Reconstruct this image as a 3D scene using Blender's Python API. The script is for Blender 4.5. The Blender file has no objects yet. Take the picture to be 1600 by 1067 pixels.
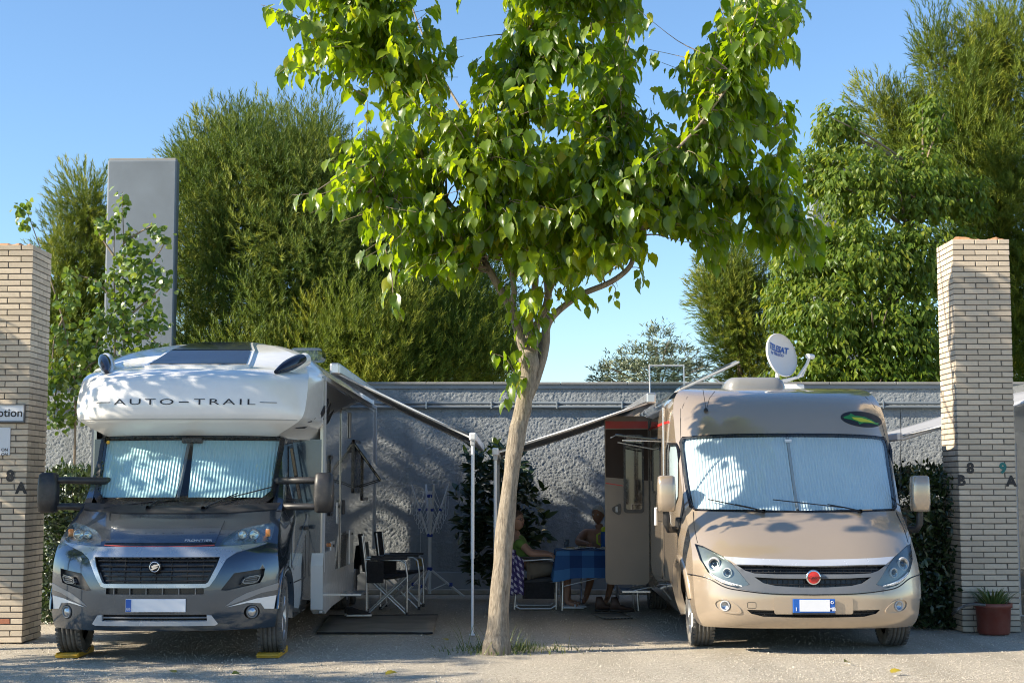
import bpy, bmesh, math, random
import numpy as np
from mathutils import Vector, Matrix, noise
from mathutils.geometry import delaunay_2d_cdt
R = math.radians
rng = np.random.default_rng(7)
random.seed(7)
SC = bpy.context.scene
COL = SC.collection

# ------------------------------------------------------------------ camera
F_PX, CAM_H = 2400.0, 1.53
PITCH = math.atan(226.5 / F_PX)
cam_data = bpy.data.cameras.new('camera')
cam = bpy.data.objects.new('camera', cam_data)
COL.objects.link(cam)
cam.location = (0, 0, CAM_H)
cam.rotation_euler = (R(90) + PITCH, 0, 0)
cam_data.sensor_width = 36
cam_data.sensor_fit = 'HORIZONTAL'
cam_data.lens = F_PX / 1600 * 36
cam_data.clip_end = 5000
SC.camera = cam

# ------------------------------------------------------------------ sky, sun, exposure
SUN_TRAVEL = Vector((1.0, 0.26, -0.56)).normalized()
SUN_EL = math.asin(-SUN_TRAVEL.z)
SUN_AZ = math.atan2(-SUN_TRAVEL.x, -SUN_TRAVEL.y)      # clockwise from +Y
world = bpy.data.worlds.new('World')
SC.world = world
world.use_nodes = True
wn = world.node_tree
wn.nodes.clear()
w_out = wn.nodes.new('ShaderNodeOutputWorld')
w_bg = wn.nodes.new('ShaderNodeBackground')
w_sky = wn.nodes.new('ShaderNodeTexSky')
w_sky.sky_type = 'NISHITA'
w_sky.sun_disc = False
w_sky.sun_elevation = SUN_EL
w_sky.sun_rotation = SUN_AZ
w_sky.altitude = 0
w_sky.air_density = 1.1
w_sky.dust_density = 0.0
w_sky.ozone_density = 5.5
w_bg.inputs['Strength'].default_value = 0.098
wn.links.new(w_sky.outputs[0], w_bg.inputs[0])
wn.links.new(w_bg.outputs[0], w_out.inputs[0])
sun_data = bpy.data.lights.new('sun', 'SUN')
sun_data.energy = 5.0
sun_data.angle = R(0.53)
sun_data.color = (1.0, 0.88, 0.70)
sun = bpy.data.objects.new('sun', sun_data)
COL.objects.link(sun)
sun.rotation_euler = SUN_TRAVEL.to_track_quat('-Z', 'Y').to_euler()
sun.location = (-20, -5, 20)
SC.view_settings.view_transform = 'Standard'
SC.view_settings.look = 'None'
SC.view_settings.gamma = 1
SC.view_settings.exposure = 1.15
SC.view_settings.use_curve_mapping = False
SC.render.engine = 'CYCLES'
SC.cycles.max_bounces = 8
SC.cycles.transparent_max_bounces = 12
SC.cycles.use_denoising = True
SC.cycles.pixel_filter_type = 'BLACKMAN_HARRIS'
SC.cycles.filter_width = 1.05

# ------------------------------------------------------------------ measuring helpers
_cp, _sp = math.cos(PITCH), math.sin(PITCH)
def P(px, py, Y):
    """point of the world plane y = Y seen at photo position px, py"""
    a, b = (px - 800) / F_PX, (533.5 - py) / F_PX
    d = Vector((a, _cp - b * _sp, _sp + b * _cp))
    return Vector((0, 0, CAM_H)) + d * (Y / d.y)
def G(px, py):
    a, b = (px - 800) / F_PX, (533.5 - py) / F_PX
    d = Vector((a, _cp - b * _sp, _sp + b * _cp))
    return Vector((0, 0, CAM_H)) + d * (-CAM_H / d.z)

def proj(p):
    d = Vector(p) - Vector((0, 0, CAM_H))
    w = d.y * _cp + d.z * _sp
    return 800 + F_PX * d.x / w, 533.5 - F_PX * (-d.y * _sp + d.z * _cp) / w
def catmull(pts, k=6):
    pts = [Vector(p) for p in pts]; out = []
    for i in range(len(pts) - 1):
        p0, p1, p2, p3 = pts[max(i - 1, 0)], pts[i], pts[i + 1], pts[min(i + 2, len(pts) - 1)]
        for j in range(k):
            t = j / k
            out.append(.5 * ((2 * p1) + (p2 - p0) * t + (2 * p0 - 5 * p1 + 4 * p2 - p3) * t * t + (3 * p1 - p0 - 3 * p2 + p3) * t**3))
    return out + [pts[-1]]

# ------------------------------------------------------------------ tagging
def tag(o, label=None, cat=None, group=None, kind=None):
    if label: o['label'] = label
    if cat: o['category'] = cat
    if group: o['group'] = group
    if kind: o['kind'] = kind
    return o
def thing(name, label, cat, loc=(0, 0, 0), rz=0, group=None):
    o = bpy.data.objects.new(name, None)
    COL.objects.link(o)
    o.empty_display_size = 0.1
    o.location = loc
    o.rotation_euler = (0, 0, rz)
    return tag(o, label, cat, group)

# ------------------------------------------------------------------ mesh building
class MB:
    def __init__(s):
        s.v, s.f, s.sm = [], [], []
    def add(s, verts, faces, smooth=False):
        n = len(s.v)
        s.v.extend([tuple(p) for p in verts])
        for f in faces:
            s.f.append(tuple(i + n for i in f)); s.sm.append(smooth)
        return s
    def box(s, c, d, M=None, taper=1.0):
        x, y, z = d[0] / 2, d[1] / 2, d[2] / 2
        vs = [Vector((a * x * (taper if k > 0 else 1), b * y * (taper if k > 0 else 1), k * z)) for k in (-1, 1) for a, b in ((-1, -1), (1, -1), (1, 1), (-1, 1))]
        if M is not None: vs = [M @ p for p in vs]
        c = Vector(c)
        return s.add([p + c for p in vs], [(3, 2, 1, 0), (4, 5, 6, 7), (0, 1, 5, 4), (1, 2, 6, 5), (2, 3, 7, 6), (3, 0, 4, 7)])
    def tube(s, pts, r, n=8, caps=True, smooth=True):
        pts = [Vector(p) for p in pts]
        if not hasattr(r, '__len__'): r = [r] * len(pts)
        rings, prev = [], None
        for i, p in enumerate(pts):
            t = (pts[min(i + 1, len(pts) - 1)] - pts[max(i - 1, 0)])
            if t.length < 1e-9: t = Vector((0, 0, 1))
            t.normalize()
            if prev is None:
                a = Vector((0, 0, 1)) if abs(t.z) < 0.9 else Vector((1, 0, 0))
                u = t.cross(a).normalized()
            else:
                u = prev - t * prev.dot(t)
                u = u.normalized() if u.length > 1e-6 else t.orthogonal().normalized()
            prev = u
            w = t.cross(u)
            rings.append([p + (u * math.cos(k * 2 * math.pi / n) + w * math.sin(k * 2 * math.pi / n)) * r[i] for k in range(n)])
        vs = [q for ring in rings for q in ring]
        fs = []
        for i in range(len(pts) - 1):
            for k in range(n):
                a, b = i * n + k, i * n + (k + 1) % n
                fs.append((a, b, b + n, a + n))
        s.add(vs, fs, smooth)
        if caps:
            s.add(rings[0], [tuple(range(n))[::-1]])
            s.add(rings[-1], [tuple(range(n))])
        return s
    def lathe(s, prof, c=(0, 0, 0), axis='Z', n=24, smooth=True):
        """prof: (radius, height) pairs"""
        vs, fs = [], []
        for r, h in prof:
            for k in range(n):
                a = 2 * math.pi * k / n
                p = (r * math.cos(a), r * math.sin(a), h)
                if axis == 'X': p = (p[2], p[0], p[1])
                if axis == 'Y': p = (p[0], p[2], p[1])
                vs.append(Vector(p) + Vector(c))
        for i in range(len(prof) - 1):
            for k in range(n):
                a, b = i * n + k, i * n + (k + 1) % n
                fs.append((a, b, b + n, a + n))
        return s.add(vs, fs, smooth)
    def loft(s, rings, closed=True, smooth=True, caps=False):
        n = len(rings[0])
        vs = [p for r in rings for p in r]
        fs = []
        for i in range(len(rings) - 1):
            for k in range(n if closed else n - 1):
                a, b = i * n + k, i * n + (k + 1) % n
                fs.append((a, b, b + n, a + n))
        s.add(vs, fs, smooth)
        if caps:
            s.add(rings[0], [tuple(range(n))[::-1]]); s.add(rings[-1], [tuple(range(n))])
        return s
    def quad(s, a, b, c, d):
        return s.add([a, b, c, d], [(0, 1, 2, 3)])
    def prism(s, poly, y0, y1, M=None, sharp=True):
        """2d outline (x, z) pushed along y"""
        n = len(poly)
        a = [Vector((x, y0, z)) for x, z in poly]; b = [Vector((x, y1, z)) for x, z in poly]
        if M is not None: a = [M @ p for p in a]; b = [M @ p for p in b]
        s.add(a, [tuple(range(n))]); s.add(b, [tuple(range(n))[::-1]])
        s.add(a + b, [(i, (i + 1) % n, (i + 1) % n + n, i + n)[::-1] for i in range(n)], not sharp)
        return s
    def build(s, name, mat, parent=None, bevel=0, seg=2, fixn=True, loc=None):
        me = bpy.data.meshes.new(name)
        me.from_pydata(s.v, [], s.f)
        if fixn:
            bm = bmesh.new(); bm.from_mesh(me)
            bmesh.ops.recalc_face_normals(bm, faces=bm.faces)
            bm.to_mesh(me); bm.free()
        me.polygons.foreach_set('use_smooth', s.sm)
        return link(name, me, mat, parent, bevel, seg, loc)
def link(name, me, mat, parent=None, bevel=0, seg=2, loc=None):
    o = bpy.data.objects.new(name, me)
    COL.objects.link(o)
    if mat is not None:
        me.materials.append(MAT[mat] if isinstance(mat, str) else mat)
    if parent is not None: o.parent = parent
    if loc is not None: o.location = loc
    if bevel:
        m = o.modifiers.new('bevel', 'BEVEL'); m.width = bevel; m.segments = seg; m.limit_method = 'ANGLE'; m.angle_limit = R(35); m.harden_normals = False
    return o
def fast_mesh(name, V, Fq, smooth=False, rnd=None):
    """V (n,3) array, Fq (m,k) array of one face size, optional per-face attribute"""
    me = bpy.data.meshes.new(name)
    V = np.ascontiguousarray(V, dtype=np.float32); Fq = np.ascontiguousarray(Fq, dtype=np.int32)
    k = Fq.shape[1]
    me.vertices.add(len(V)); me.vertices.foreach_set('co', V.ravel())
    me.loops.add(Fq.size); me.loops.foreach_set('vertex_index', Fq.ravel())
    me.polygons.add(len(Fq))
    me.polygons.foreach_set('loop_start', np.arange(len(Fq), dtype=np.int32) * k)
    me.polygons.foreach_set('use_smooth', np.full(len(Fq), smooth))
    if rnd is not None:
        at = me.attributes.new('rnd', 'FLOAT', 'FACE')
        at.data.foreach_set('value', np.ascontiguousarray(rnd, dtype=np.float32))
    me.update(calc_edges=True)
    me.validate()
    return me
def scatter(name, bv, bf, pos, rot, scale, smooth=False, rnd=None):
    """copies of one small shape: pos (n,3), rot (n,3,3), scale (n,) or (n,3)"""
    bv = np.asarray(bv, float); bf = np.asarray(bf, int); n = len(pos)
    scale = np.asarray(scale, float)
    if scale.ndim == 1: scale = scale[:, None].repeat(3, 1)
    L = bv[None] * scale[:, None, :]
    V = np.einsum('nij,nkj->nki', rot, L) + pos[:, None, :]
    Fq = (bf[None] + (np.arange(n) * len(bv))[:, None, None]).reshape(-1, bf.shape[1])
    if rnd is None: rnd = rng.random(n)
    return fast_mesh(name, V.reshape(-1, 3), Fq, smooth, np.repeat(rnd, len(bf)))
def frames(zdir, ydir=None, spin=None):
    """rotation matrices (columns x, y, z) with +Y along ydir and Z near zdir"""
    y = ydir / np.maximum(np.linalg.norm(ydir, axis=1, keepdims=True), 1e-9)
    x = np.cross(y, zdir); nx = np.linalg.norm(x, axis=1, keepdims=True)
    bad = nx[:, 0] < 1e-4
    x[bad] = np.cross(y[bad], np.array([0.3, 0.9, 0.2])); x /= np.maximum(np.linalg.norm(x, axis=1, keepdims=True), 1e-9)
    z = np.cross(x, y)
    return np.stack([x, y, z], axis=2)

def pip(x, y, poly):
    c = False; j = len(poly) - 1
    for i in range(len(poly)):
        xi, yi = poly[i]; xj, yj = poly[j]
        if (yi > y) != (yj > y) and x < (xj - xi) * (y - yi) / (yj - yi) + xi: c = not c
        j = i
    return c
def resample(poly, step):
    out = []
    for i in range(len(poly)):
        a, b = Vector(poly[i]), Vector(poly[(i + 1) % len(poly)])
        k = max(1, int(math.ceil((b - a).length / step)))
        out += [tuple(a + (b - a) * (j / k)) for j in range(k)]
    return out
def smooth_poly(poly, it=2):
    """corner cutting for rounded outlines"""
    for _ in range(it):
        q = []
        for i in range(len(poly)):
            a, b = Vector(poly[i]), Vector(poly[(i + 1) % len(poly)])
            q += [tuple(a * .75 + b * .25), tuple(a * .25 + b * .75)]
        poly = q
    return poly
def patch(name, poly, S, mat, parent=None, off=0.0, skirt=None, holes=(), step=.06, smooth=True, flip=False, mb=None):
    """curved sheet: the 2d outline laid on the surface S(u,v), raised by off along its normal, with a rim going down to height skirt"""
    outer = resample(poly, step); hl = [resample(h, step) for h in holes]
    pts, edges = [], []
    for lp in [outer] + hl:
        n0 = len(pts); pts += [Vector(p) for p in lp]
        edges += [(n0 + i, n0 + (i + 1) % len(lp)) for i in range(len(lp))]
    us = [p[0] for p in outer]; vs = [p[1] for p in outer]
    u = min(us) + step / 2
    while u < max(us):
        v = min(vs) + step / 2
        while v < max(vs):
            if pip(u, v, outer) and not any(pip(u, v, h) for h in hl): pts.append(Vector((u, v)))
            v += step
        u += step
    vc, ve, fc = delaunay_2d_cdt(pts, edges, [], 0, 1e-5)[:3]
    tris = []
    for t in fc:
        cx = sum(vc[i][0] for i in t) / 3; cy = sum(vc[i][1] for i in t) / 3
        if pip(cx, cy, outer) and not any(pip(cx, cy, h) for h in hl): tris.append(tuple(t))
    e = 1e-3
    def up(u, v, h):
        p = Vector(S(u, v))
        if h == 0: return p
        a = Vector(S(u + e, v)) - Vector(S(u - e, v)); b = Vector(S(u, v + e)) - Vector(S(u, v - e))
        nrm = a.cross(b).normalized()
        if flip: nrm = -nrm
        return p + nrm * h
    own = mb is None
    mb = mb or MB()
    mb.add([up(p[0], p[1], off) for p in vc], [t if not flip else t[::-1] for t in tris], smooth)
    if skirt is not None:
        for lp in [outer] + hl:
            a = [up(p[0], p[1], off) for p in lp]; b = [up(p[0], p[1], skirt) for p in lp]; n = len(lp)
            mb.add(a + b, [(i, (i + 1) % n, (i + 1) % n + n, i + n) for i in range(n)], False)
    return mb.build(name, mat, parent, fixn=False) if own else mb
def text_mesh(txt, size, M, mat, parent, name='lettering', extrude=.002, bold=0.0, align='CENTER', sx=1.0, space=1.0):
    cu = bpy.data.curves.new(name, 'FONT')
    cu.body = txt; cu.size = size; cu.extrude = extrude; cu.offset = bold; cu.align_x = align; cu.align_y = 'CENTER'; cu.space_character = space
    cu.resolution_u = 3
    t = bpy.data.objects.new(name, cu); COL.objects.link(t)
    dg = bpy.context.evaluated_depsgraph_get()
    me = bpy.data.meshes.new_from_object(t.evaluated_get(dg))
    bpy.data.objects.remove(t); bpy.data.curves.remove(cu)
    me.transform(M @ Matrix.Diagonal((sx, 1, 1, 1)))
    me.materials.clear()
    return link(name, me, mat, parent)
FACE = Matrix(((1, 0, 0, 0), (0, 0, -1, 0), (0, 1, 0, 0), (0, 0, 0, 1)))      # text upright, read from -y
def interp(tab):
    xs = [t[0] for t in tab]; ys = [t[1] for t in tab]
    # monotone cubic through the table
    n = len(xs); d = [(ys[i + 1] - ys[i]) / (xs[i + 1] - xs[i]) for i in range(n - 1)]
    m = [d[0]] + [0 if d[i - 1] * d[i] <= 0 else 2 * d[i - 1] * d[i] / (d[i - 1] + d[i]) for i in range(1, n - 1)] + [d[-1]]
    def f(x):
        if x <= xs[0]: return ys[0] + m[0] * (x - xs[0])
        if x >= xs[-1]: return ys[-1] + m[-1] * (x - xs[-1])
        i = 0
        while x > xs[i + 1]: i += 1
        h = xs[i + 1] - xs[i]; t = (x - xs[i]) / h
        return (2 * t**3 - 3 * t**2 + 1) * ys[i] + (t**3 - 2 * t**2 + t) * h * m[i] + (-2 * t**3 + 3 * t**2) * ys[i + 1] + (t**3 - t**2) * h * m[i + 1]
    return f

# ------------------------------------------------------------------ materials
MAT = {}
def nodes_of(name):
    m = bpy.data.materials.new(name); m.use_nodes = True
    MAT[name] = m
    nt = m.node_tree
    return m, nt, nt.nodes['Principled BSDF'], nt.nodes['Material Output']
def N(nt, t, **kw):
    n = nt.nodes.new(t)
    for k, v in kw.items():
        if k in n.inputs: n.inputs[k].default_value = v
        else: setattr(n, k, v)
    return n
def coords(nt, kind='Object'):
    return nt.nodes.new('ShaderNodeTexCoord').outputs[kind]
def noise_node(nt, vec, scale, detail=4, rough=.55):
    n = N(nt, 'ShaderNodeTexNoise', Scale=scale, Detail=detail, Roughness=rough)
    nt.links.new(vec, n.inputs['Vector']); return n.outputs['Fac']
def ramp(nt, fac, stops, interp_mode='LINEAR'):
    r = nt.nodes.new('ShaderNodeValToRGB'); r.color_ramp.interpolation = interp_mode
    el = r.color_ramp.elements
    while len(el) < len(stops): el.new(0.5)
    for e, (p, c) in zip(el, stops):
        e.position = p; e.color = (*c, 1) if len(c) == 3 else c
    nt.links.new(fac, r.inputs[0]); return r.outputs['Color']
def mixc(nt, fac, a, b, mode='MIX'):
    m = nt.nodes.new('ShaderNodeMix'); m.data_type = 'RGBA'; m.blend_type = mode
    for key, val in ((0, fac), (6, a), (7, b)):
        if hasattr(val, 'node'): nt.links.new(val, m.inputs[key])
        elif key == 0: m.inputs[0].default_value = val
        else: m.inputs[key].default_value = (*val, 1)
    return m.outputs[2]
def bump(nt, bs, h, strength=.3, dist=.01):
    b = N(nt, 'ShaderNodeBump', Strength=strength, Distance=dist)
    nt.links.new(h, b.inputs['Height']); nt.links.new(b.outputs[0], bs.inputs['Normal']); return b
def pbr(name, col, rough=.5, metal=0, coat=0, var=.12, vscale=3, rvar=.1, bmp=0, bscale=60, bdist=.004, spec=.5, sheen=0, dust=0, dustc=(.33, .3, .25)):
    m, nt, b, o = nodes_of(name)
    v = coords(nt)
    n1 = noise_node(nt, v, vscale, 5, .6)
    dark = tuple(c * (1 - var) for c in col); lite = tuple(min(1, c * (1 + var)) for c in col)
    c = ramp(nt, n1, [(.3, dark), (.7, lite)])
    if dust:
        n3 = noise_node(nt, v, vscale * 2.3, 6, .7)
        c = mixc(nt, ramp(nt, n3, [(.42, (0, 0, 0)), (.85, (dust,) * 3)]), c, dustc)
    nt.links.new(c, b.inputs['Base Color'])
    b.inputs['Metallic'].default_value = metal
    b.inputs['Coat Weight'].default_value = coat
    b.inputs['Coat Roughness'].default_value = .04
    b.inputs['Specular IOR Level'].default_value = spec
    rr = ramp(nt, noise_node(nt, v, vscale * 4, 4, .6), [(.3, (max(0, rough - rvar * rough * 2),) * 3), (.75, (min(1, rough + rvar * rough * 2),) * 3)])
    nt.links.new(rr, b.inputs['Roughness'])
    if sheen: b.inputs['Sheen Weight'].default_value = sheen
    if bmp: bump(nt, b, noise_node(nt, v, bscale, 4, .6), bmp, bdist)
    return m
def flat_print(name, col, rough=.5): return pbr(name, col, rough, var=.04, vscale=8)
def schlick(nt, f0=.04, gain=1.0, mx=1.0):
    """two-sided Fresnel weight for thin sheets"""
    g = N(nt, 'ShaderNodeNewGeometry')
    d = N(nt, 'ShaderNodeVectorMath', operation='DOT_PRODUCT'); nt.links.new(g.outputs['Incoming'], d.inputs[0]); nt.links.new(g.outputs['Normal'], d.inputs[1])
    def M(op, a, b=None):
        m = N(nt, 'ShaderNodeMath', operation=op)
        for i, v in enumerate((a, b)):
            if v is None: continue
            if hasattr(v, 'node'): nt.links.new(v, m.inputs[i])
            else: m.inputs[i].default_value = v
        return m.outputs[0]
    k = M('POWER', M('SUBTRACT', 1.0, M('ABSOLUTE', d.outputs['Value'])), 5.0)
    return M('MINIMUM', M('MULTIPLY', M('ADD', M('MULTIPLY', k, 1 - f0), f0), gain), mx)
def leaf_mat(name, cols, tcols, trans=.35, gloss=.12, grough=.35, vein=False):
    """leaf: diffuse front, coloured light coming through, a soft sheen; each leaf its own tone"""
    m, nt, b, o = nodes_of(name)
    nt.nodes.remove(b)
    at = N(nt, 'ShaderNodeAttribute', attribute_name='rnd')
    k = len(cols)
    st = [(i / max(1, k - 1), c) for i, c in enumerate(cols)]; tt = [(i / max(1, len(tcols) - 1), c) for i, c in enumerate(tcols)]
    c = ramp(nt, at.outputs['Fac'], st); t = ramp(nt, at.outputs['Fac'], tt)
    d = N(nt, 'ShaderNodeBsdfDiffuse'); tr = N(nt, 'ShaderNodeBsdfTranslucent'); g = N(nt, 'ShaderNodeBsdfGlossy', Roughness=grough)
    g.inputs['Color'].default_value = (.9, .95, .9, 1)
    nt.links.new(c, d.inputs['Color']); nt.links.new(t, tr.inputs['Color'])
    m1 = N(nt, 'ShaderNodeMixShader'); m1.inputs[0].default_value = trans
    nt.links.new(d.outputs[0], m1.inputs[1]); nt.links.new(tr.outputs[0], m1.inputs[2])
    m2 = N(nt, 'ShaderNodeMixShader')
    nt.links.new(schlick(nt, .04, gloss * 14, .35), m2.inputs[0])
    nt.links.new(m1.outputs[0], m2.inputs[1]); nt.links.new(g.outputs[0], m2.inputs[2])
    nt.links.new(m2.outputs[0], o.inputs['Surface'])
    return m
def glass_mat(name, tint=(.75, .85, .85), refl=1.0, rough=.0):
    m, nt, b, o = nodes_of(name)
    nt.nodes.remove(b)
    tr = N(nt, 'ShaderNodeBsdfTransparent'); tr.inputs['Color'].default_value = (*tint, 1)
    g = N(nt, 'ShaderNodeBsdfGlossy', Roughness=rough)
    ms = N(nt, 'ShaderNodeMixShader')
    nt.links.new(schlick(nt, .06, refl), ms.inputs[0]); nt.links.new(tr.outputs[0], ms.inputs[1]); nt.links.new(g.outputs[0], ms.inputs[2])
    nt.links.new(ms.outputs[0], o.inputs['Surface'])
    return m

pbr('white_paint', (.78, .78, .76), .22, coat=.6, var=.03, dust=.10)
pbr('slate_paint', (.050, .074, .108), .17, metal=.7, coat=1.0, var=.06, dust=.02)
pbr('silver_paint', (.42, .45, .48), .28, metal=.6, coat=.8, var=.02, rvar=.03, dust=.0)
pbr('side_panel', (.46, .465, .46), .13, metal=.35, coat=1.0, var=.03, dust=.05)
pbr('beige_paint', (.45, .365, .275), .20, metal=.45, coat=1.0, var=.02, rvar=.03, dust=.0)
pbr('shaded_beige_panel', (.23, .185, .142), .42, metal=.1, coat=.1, var=.05)  # darker copy of the beige: the open door's shade is in the colour
pbr('black_plastic', (.018, .018, .02), .45, var=.2, dust=.15)
pbr('satin_black', (.012, .012, .014), .28, var=.2)
pbr('grey_plastic', (.16, .165, .17), .4, metal=.3, var=.1, coat=.3)
pbr('pale_grey_plastic', (.42, .43, .44), .4, var=.06)
pbr('chrome', (.75, .77, .8), .12, metal=1, var=.03)
pbr('aluminium', (.62, .63, .64), .32, metal=.85, var=.06)
pbr('steel', (.45, .46, .47), .38, metal=.9, var=.1)
pbr('white_metal', (.72, .73, .74), .35, var=.04, dust=.1)
pbr('rubber', (.085, .085, .083), .85, var=.2, dust=.9, dustc=(.30, .28, .245), bmp=.2, bscale=90)
pbr('red_paint', (.55, .03, .025), .35, var=.06)
pbr('red_stripe', (.45, .06, .05), .4, var=.06)
pbr('blue_print', (.012, .10, .42), .4, var=.05)
pbr('plate_white', (.74, .75, .78), .35, var=.03)
pbr('ink', (.015, .015, .017), .55, var=.1)
pbr('dark_ink', (.045, .05, .058), .8, var=.1, spec=.05)
pbr('silver_ink', (.5, .52, .55), .3, metal=.6, var=.05)
pbr('lens_amber', (.55, .2, .04), .15, coat=1, var=.05)
pbr('lamp_bowl', (.40, .43, .47), .16, metal=.9, var=.25, vscale=22, bmp=.5, bscale=45, bdist=.008)
pbr('dark_glass', (.006, .009, .016), .06, coat=1, var=.1)
pbr('roof_glass', (.010, .014, .030), .12, var=.1, spec=.22)
pbr('bright_trim', (.66, .68, .71), .25, metal=.45, coat=.5, var=.03)
glass_mat('clear_glass', (.80, .88, .89), 1.0)
glass_mat('screen_glass', (.86, .92, .935), 1.15)
glass_mat('smoke_glass', (.30, .32, .33), 1.0)
glass_mat('acrylic', (.80, .84, .86), 1.4, .08)
# ------------------------------------------------------------------ ground
WALL_Y = 22.4
def ground_material():
    m, nt, b, o = nodes_of('gravel_ground')
    v = coords(nt)
    vo = N(nt, 'ShaderNodeTexVoronoi', Scale=70.0); nt.links.new(v, vo.inputs['Vector'])
    vo2 = N(nt, 'ShaderNodeTexVoronoi', Scale=160.0); nt.links.new(v, vo2.inputs['Vector'])
    sep = N(nt, 'ShaderNodeSeparateColor'); nt.links.new(vo.outputs['Color'], sep.inputs[0])
    c1 = ramp(nt, sep.outputs[0], [(0, (.34, .30, .235)), (.4, (.47, .42, .34)), (.75, (.55, .50, .41)), (1, (.64, .58, .49))])
    n1 = noise_node(nt, v, .55, 5, .6)
    c2 = mixc(nt, ramp(nt, n1, [(.35, (0, 0, 0)), (.7, (.55,) * 3)]), c1, (.52, .465, .375))
    n2 = noise_node(nt, v, 4, 4, .6)
    c3 = mixc(nt, ramp(nt, n2, [(.5, (0, 0, 0)), (.75, (.35,) * 3)]), c2, (.38, .335, .265))
    mp = N(nt, 'ShaderNodeMapping'); mp.inputs['Scale'].default_value = (1.6, .16, 1); nt.links.new(v, mp.inputs[0])
    c3 = mixc(nt, ramp(nt, noise_node(nt, mp.outputs[0], 1.0, 4, .6), [(.46, (0, 0, 0)), (.66, (.5,) * 3)]), c3, (.30, .265, .205))
    nt.links.new(c3, b.inputs['Base Color'])
    b.inputs['Roughness'].default_value = .9
    b.inputs['Specular IOR Level'].default_value = .25
    ad = N(nt, 'ShaderNodeMath', operation='ADD')
    nt.links.new(vo.outputs['Distance'], ad.inputs[0]); nt.links.new(vo2.outputs['Distance'], ad.inputs[1])
    bump(nt, b, ad.outputs[0], .8, .009)
ground_material()
def build_ground():
    # finely undulating sheet near the view, long strips out to the horizon
    xs = np.unique(np.concatenate([np.linspace(-400, -9, 12), np.linspace(-9, 9, 91), np.linspace(9, 400, 12)]))
    ys = np.unique(np.concatenate([np.linspace(-60, 8, 8), np.linspace(8, 26, 91), np.linspace(26, 900, 16)]))
    V = []
    for y in ys:
        for x in xs:
            near = 1.0 if (abs(x) < 9 and 8 < y < 22) else 0
            z = near * (.012 * noise.noise(Vector((x * .6, y * .6, 0))) + .006 * noise.noise(Vector((x * 2, y * 2, 3)))) - .008
            V.append((x, y, z))
    nx = len(xs)
    Fq = [(j * nx + i, j * nx + i + 1, (j + 1) * nx + i + 1, (j + 1) * nx + i) for j in range(len(ys) - 1) for i in range(nx - 1)]
    me = fast_mesh('ground', np.array(V), np.array(Fq), True)
    return tag(link('ground', me, 'gravel_ground'), kind='structure')
build_ground()
def gravel_material():
    m, nt, b, o = nodes_of('pebble')
    at = N(nt, 'ShaderNodeAttribute', attribute_name='rnd')
    nt.links.new(ramp(nt, at.outputs['Fac'], [(0, (.33, .29, .225)), (.45, (.48, .43, .35)), (.8, (.56, .51, .425)), (1, (.66, .61, .53))]), b.inputs['Base Color'])
    b.inputs['Roughness'].default_value = .85
gravel_material()
def build_gravel():
    n = 40000
    u = rng.random(n)
    y = 12.3 + 8.5 * u ** 1.7
    x = (rng.random(n) * 2 - 1) * (y * .36)
    s = .0035 + .0045 * rng.random(n) ** 2 + .007 * (rng.random(n) > .99)
    pos = np.stack([x, y, s * .12], 1)
    bv = np.array([(1, 0, 0), (-.5, .86, .1), (-.5, -.86, -.1), (.1, .1, .75), (0, 0, -.6), (.35, .8, .25)])
    bf = np.array([(0, 5, 3), (5, 1, 3), (1, 2, 3), (2, 0, 3), (0, 5, 4), (5, 1, 4), (1, 2, 4), (2, 0, 4)])
    a = rng.random(n) * 6.283
    yd = np.stack([np.cos(a), np.sin(a), rng.normal(0, .25, n)], 1); zd = np.stack([rng.normal(0, .25, n), rng.normal(0, .25, n), np.ones(n)], 1)
    me = scatter('gravel', bv, bf, pos, frames(zd, yd), np.stack([s * (.7 + .6 * rng.random(n)), s, s * (.6 + .5 * rng.random(n))], 1))
    tag(link('gravel', me, 'pebble'), 'loose pale gravel covering the pitch in front of the motorhomes', 'gravel', kind='stuff')
build_gravel()

# ------------------------------------------------------------------ rendered boundary wall
def stucco_material():
    m, nt, b, o = nodes_of('stucco')
    v = coords(nt)
    n1 = noise_node(nt, v, 1.2, 5, .6)
    c = ramp(nt, n1, [(.3, (.23, .255, .27)), (.7, (.31, .335, .35))])
    n2 = noise_node(nt, v, 14, 3, .6)
    c = mixc(nt, ramp(nt, n2, [(.5, (0, 0, 0)), (.8, (.35,) * 3)]), c, (.33, .36, .375))
    mp = N(nt, 'ShaderNodeMapping'); mp.inputs['Scale'].default_value = (2.2, 1, .28); nt.links.new(v, mp.inputs[0])
    c = mixc(nt, ramp(nt, noise_node(nt, mp.outputs[0], 1.6, 6, .65), [(.48, (0, 0, 0)), (.72, (.55,) * 3)]), c, (.13, .145, .15))
    nt.links.new(c, b.inputs['Base Color']); b.inputs['Roughness'].default_value = .62
    b.inputs['Specular IOR Level'].default_value = .35
    bump(nt, b, noise_node(nt, v, 48, 5, .7), .9, .016)
stucco_material()
pbr('smooth_render', (.26, .28, .295), .75, var=.12, vscale=2, bmp=.25, bscale=40)
pbr('coping', (.27, .265, .25), .8, var=.15, vscale=4, bmp=.3, bscale=50)
pbr('slab_grey', (.165, .195, .22), .75, var=.24, vscale=.9, bmp=.15, bscale=12, bdist=.01)
pbr('kerb_stone', (.34, .31, .26), .85, var=.2, vscale=6, bmp=.4, bscale=40)
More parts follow.
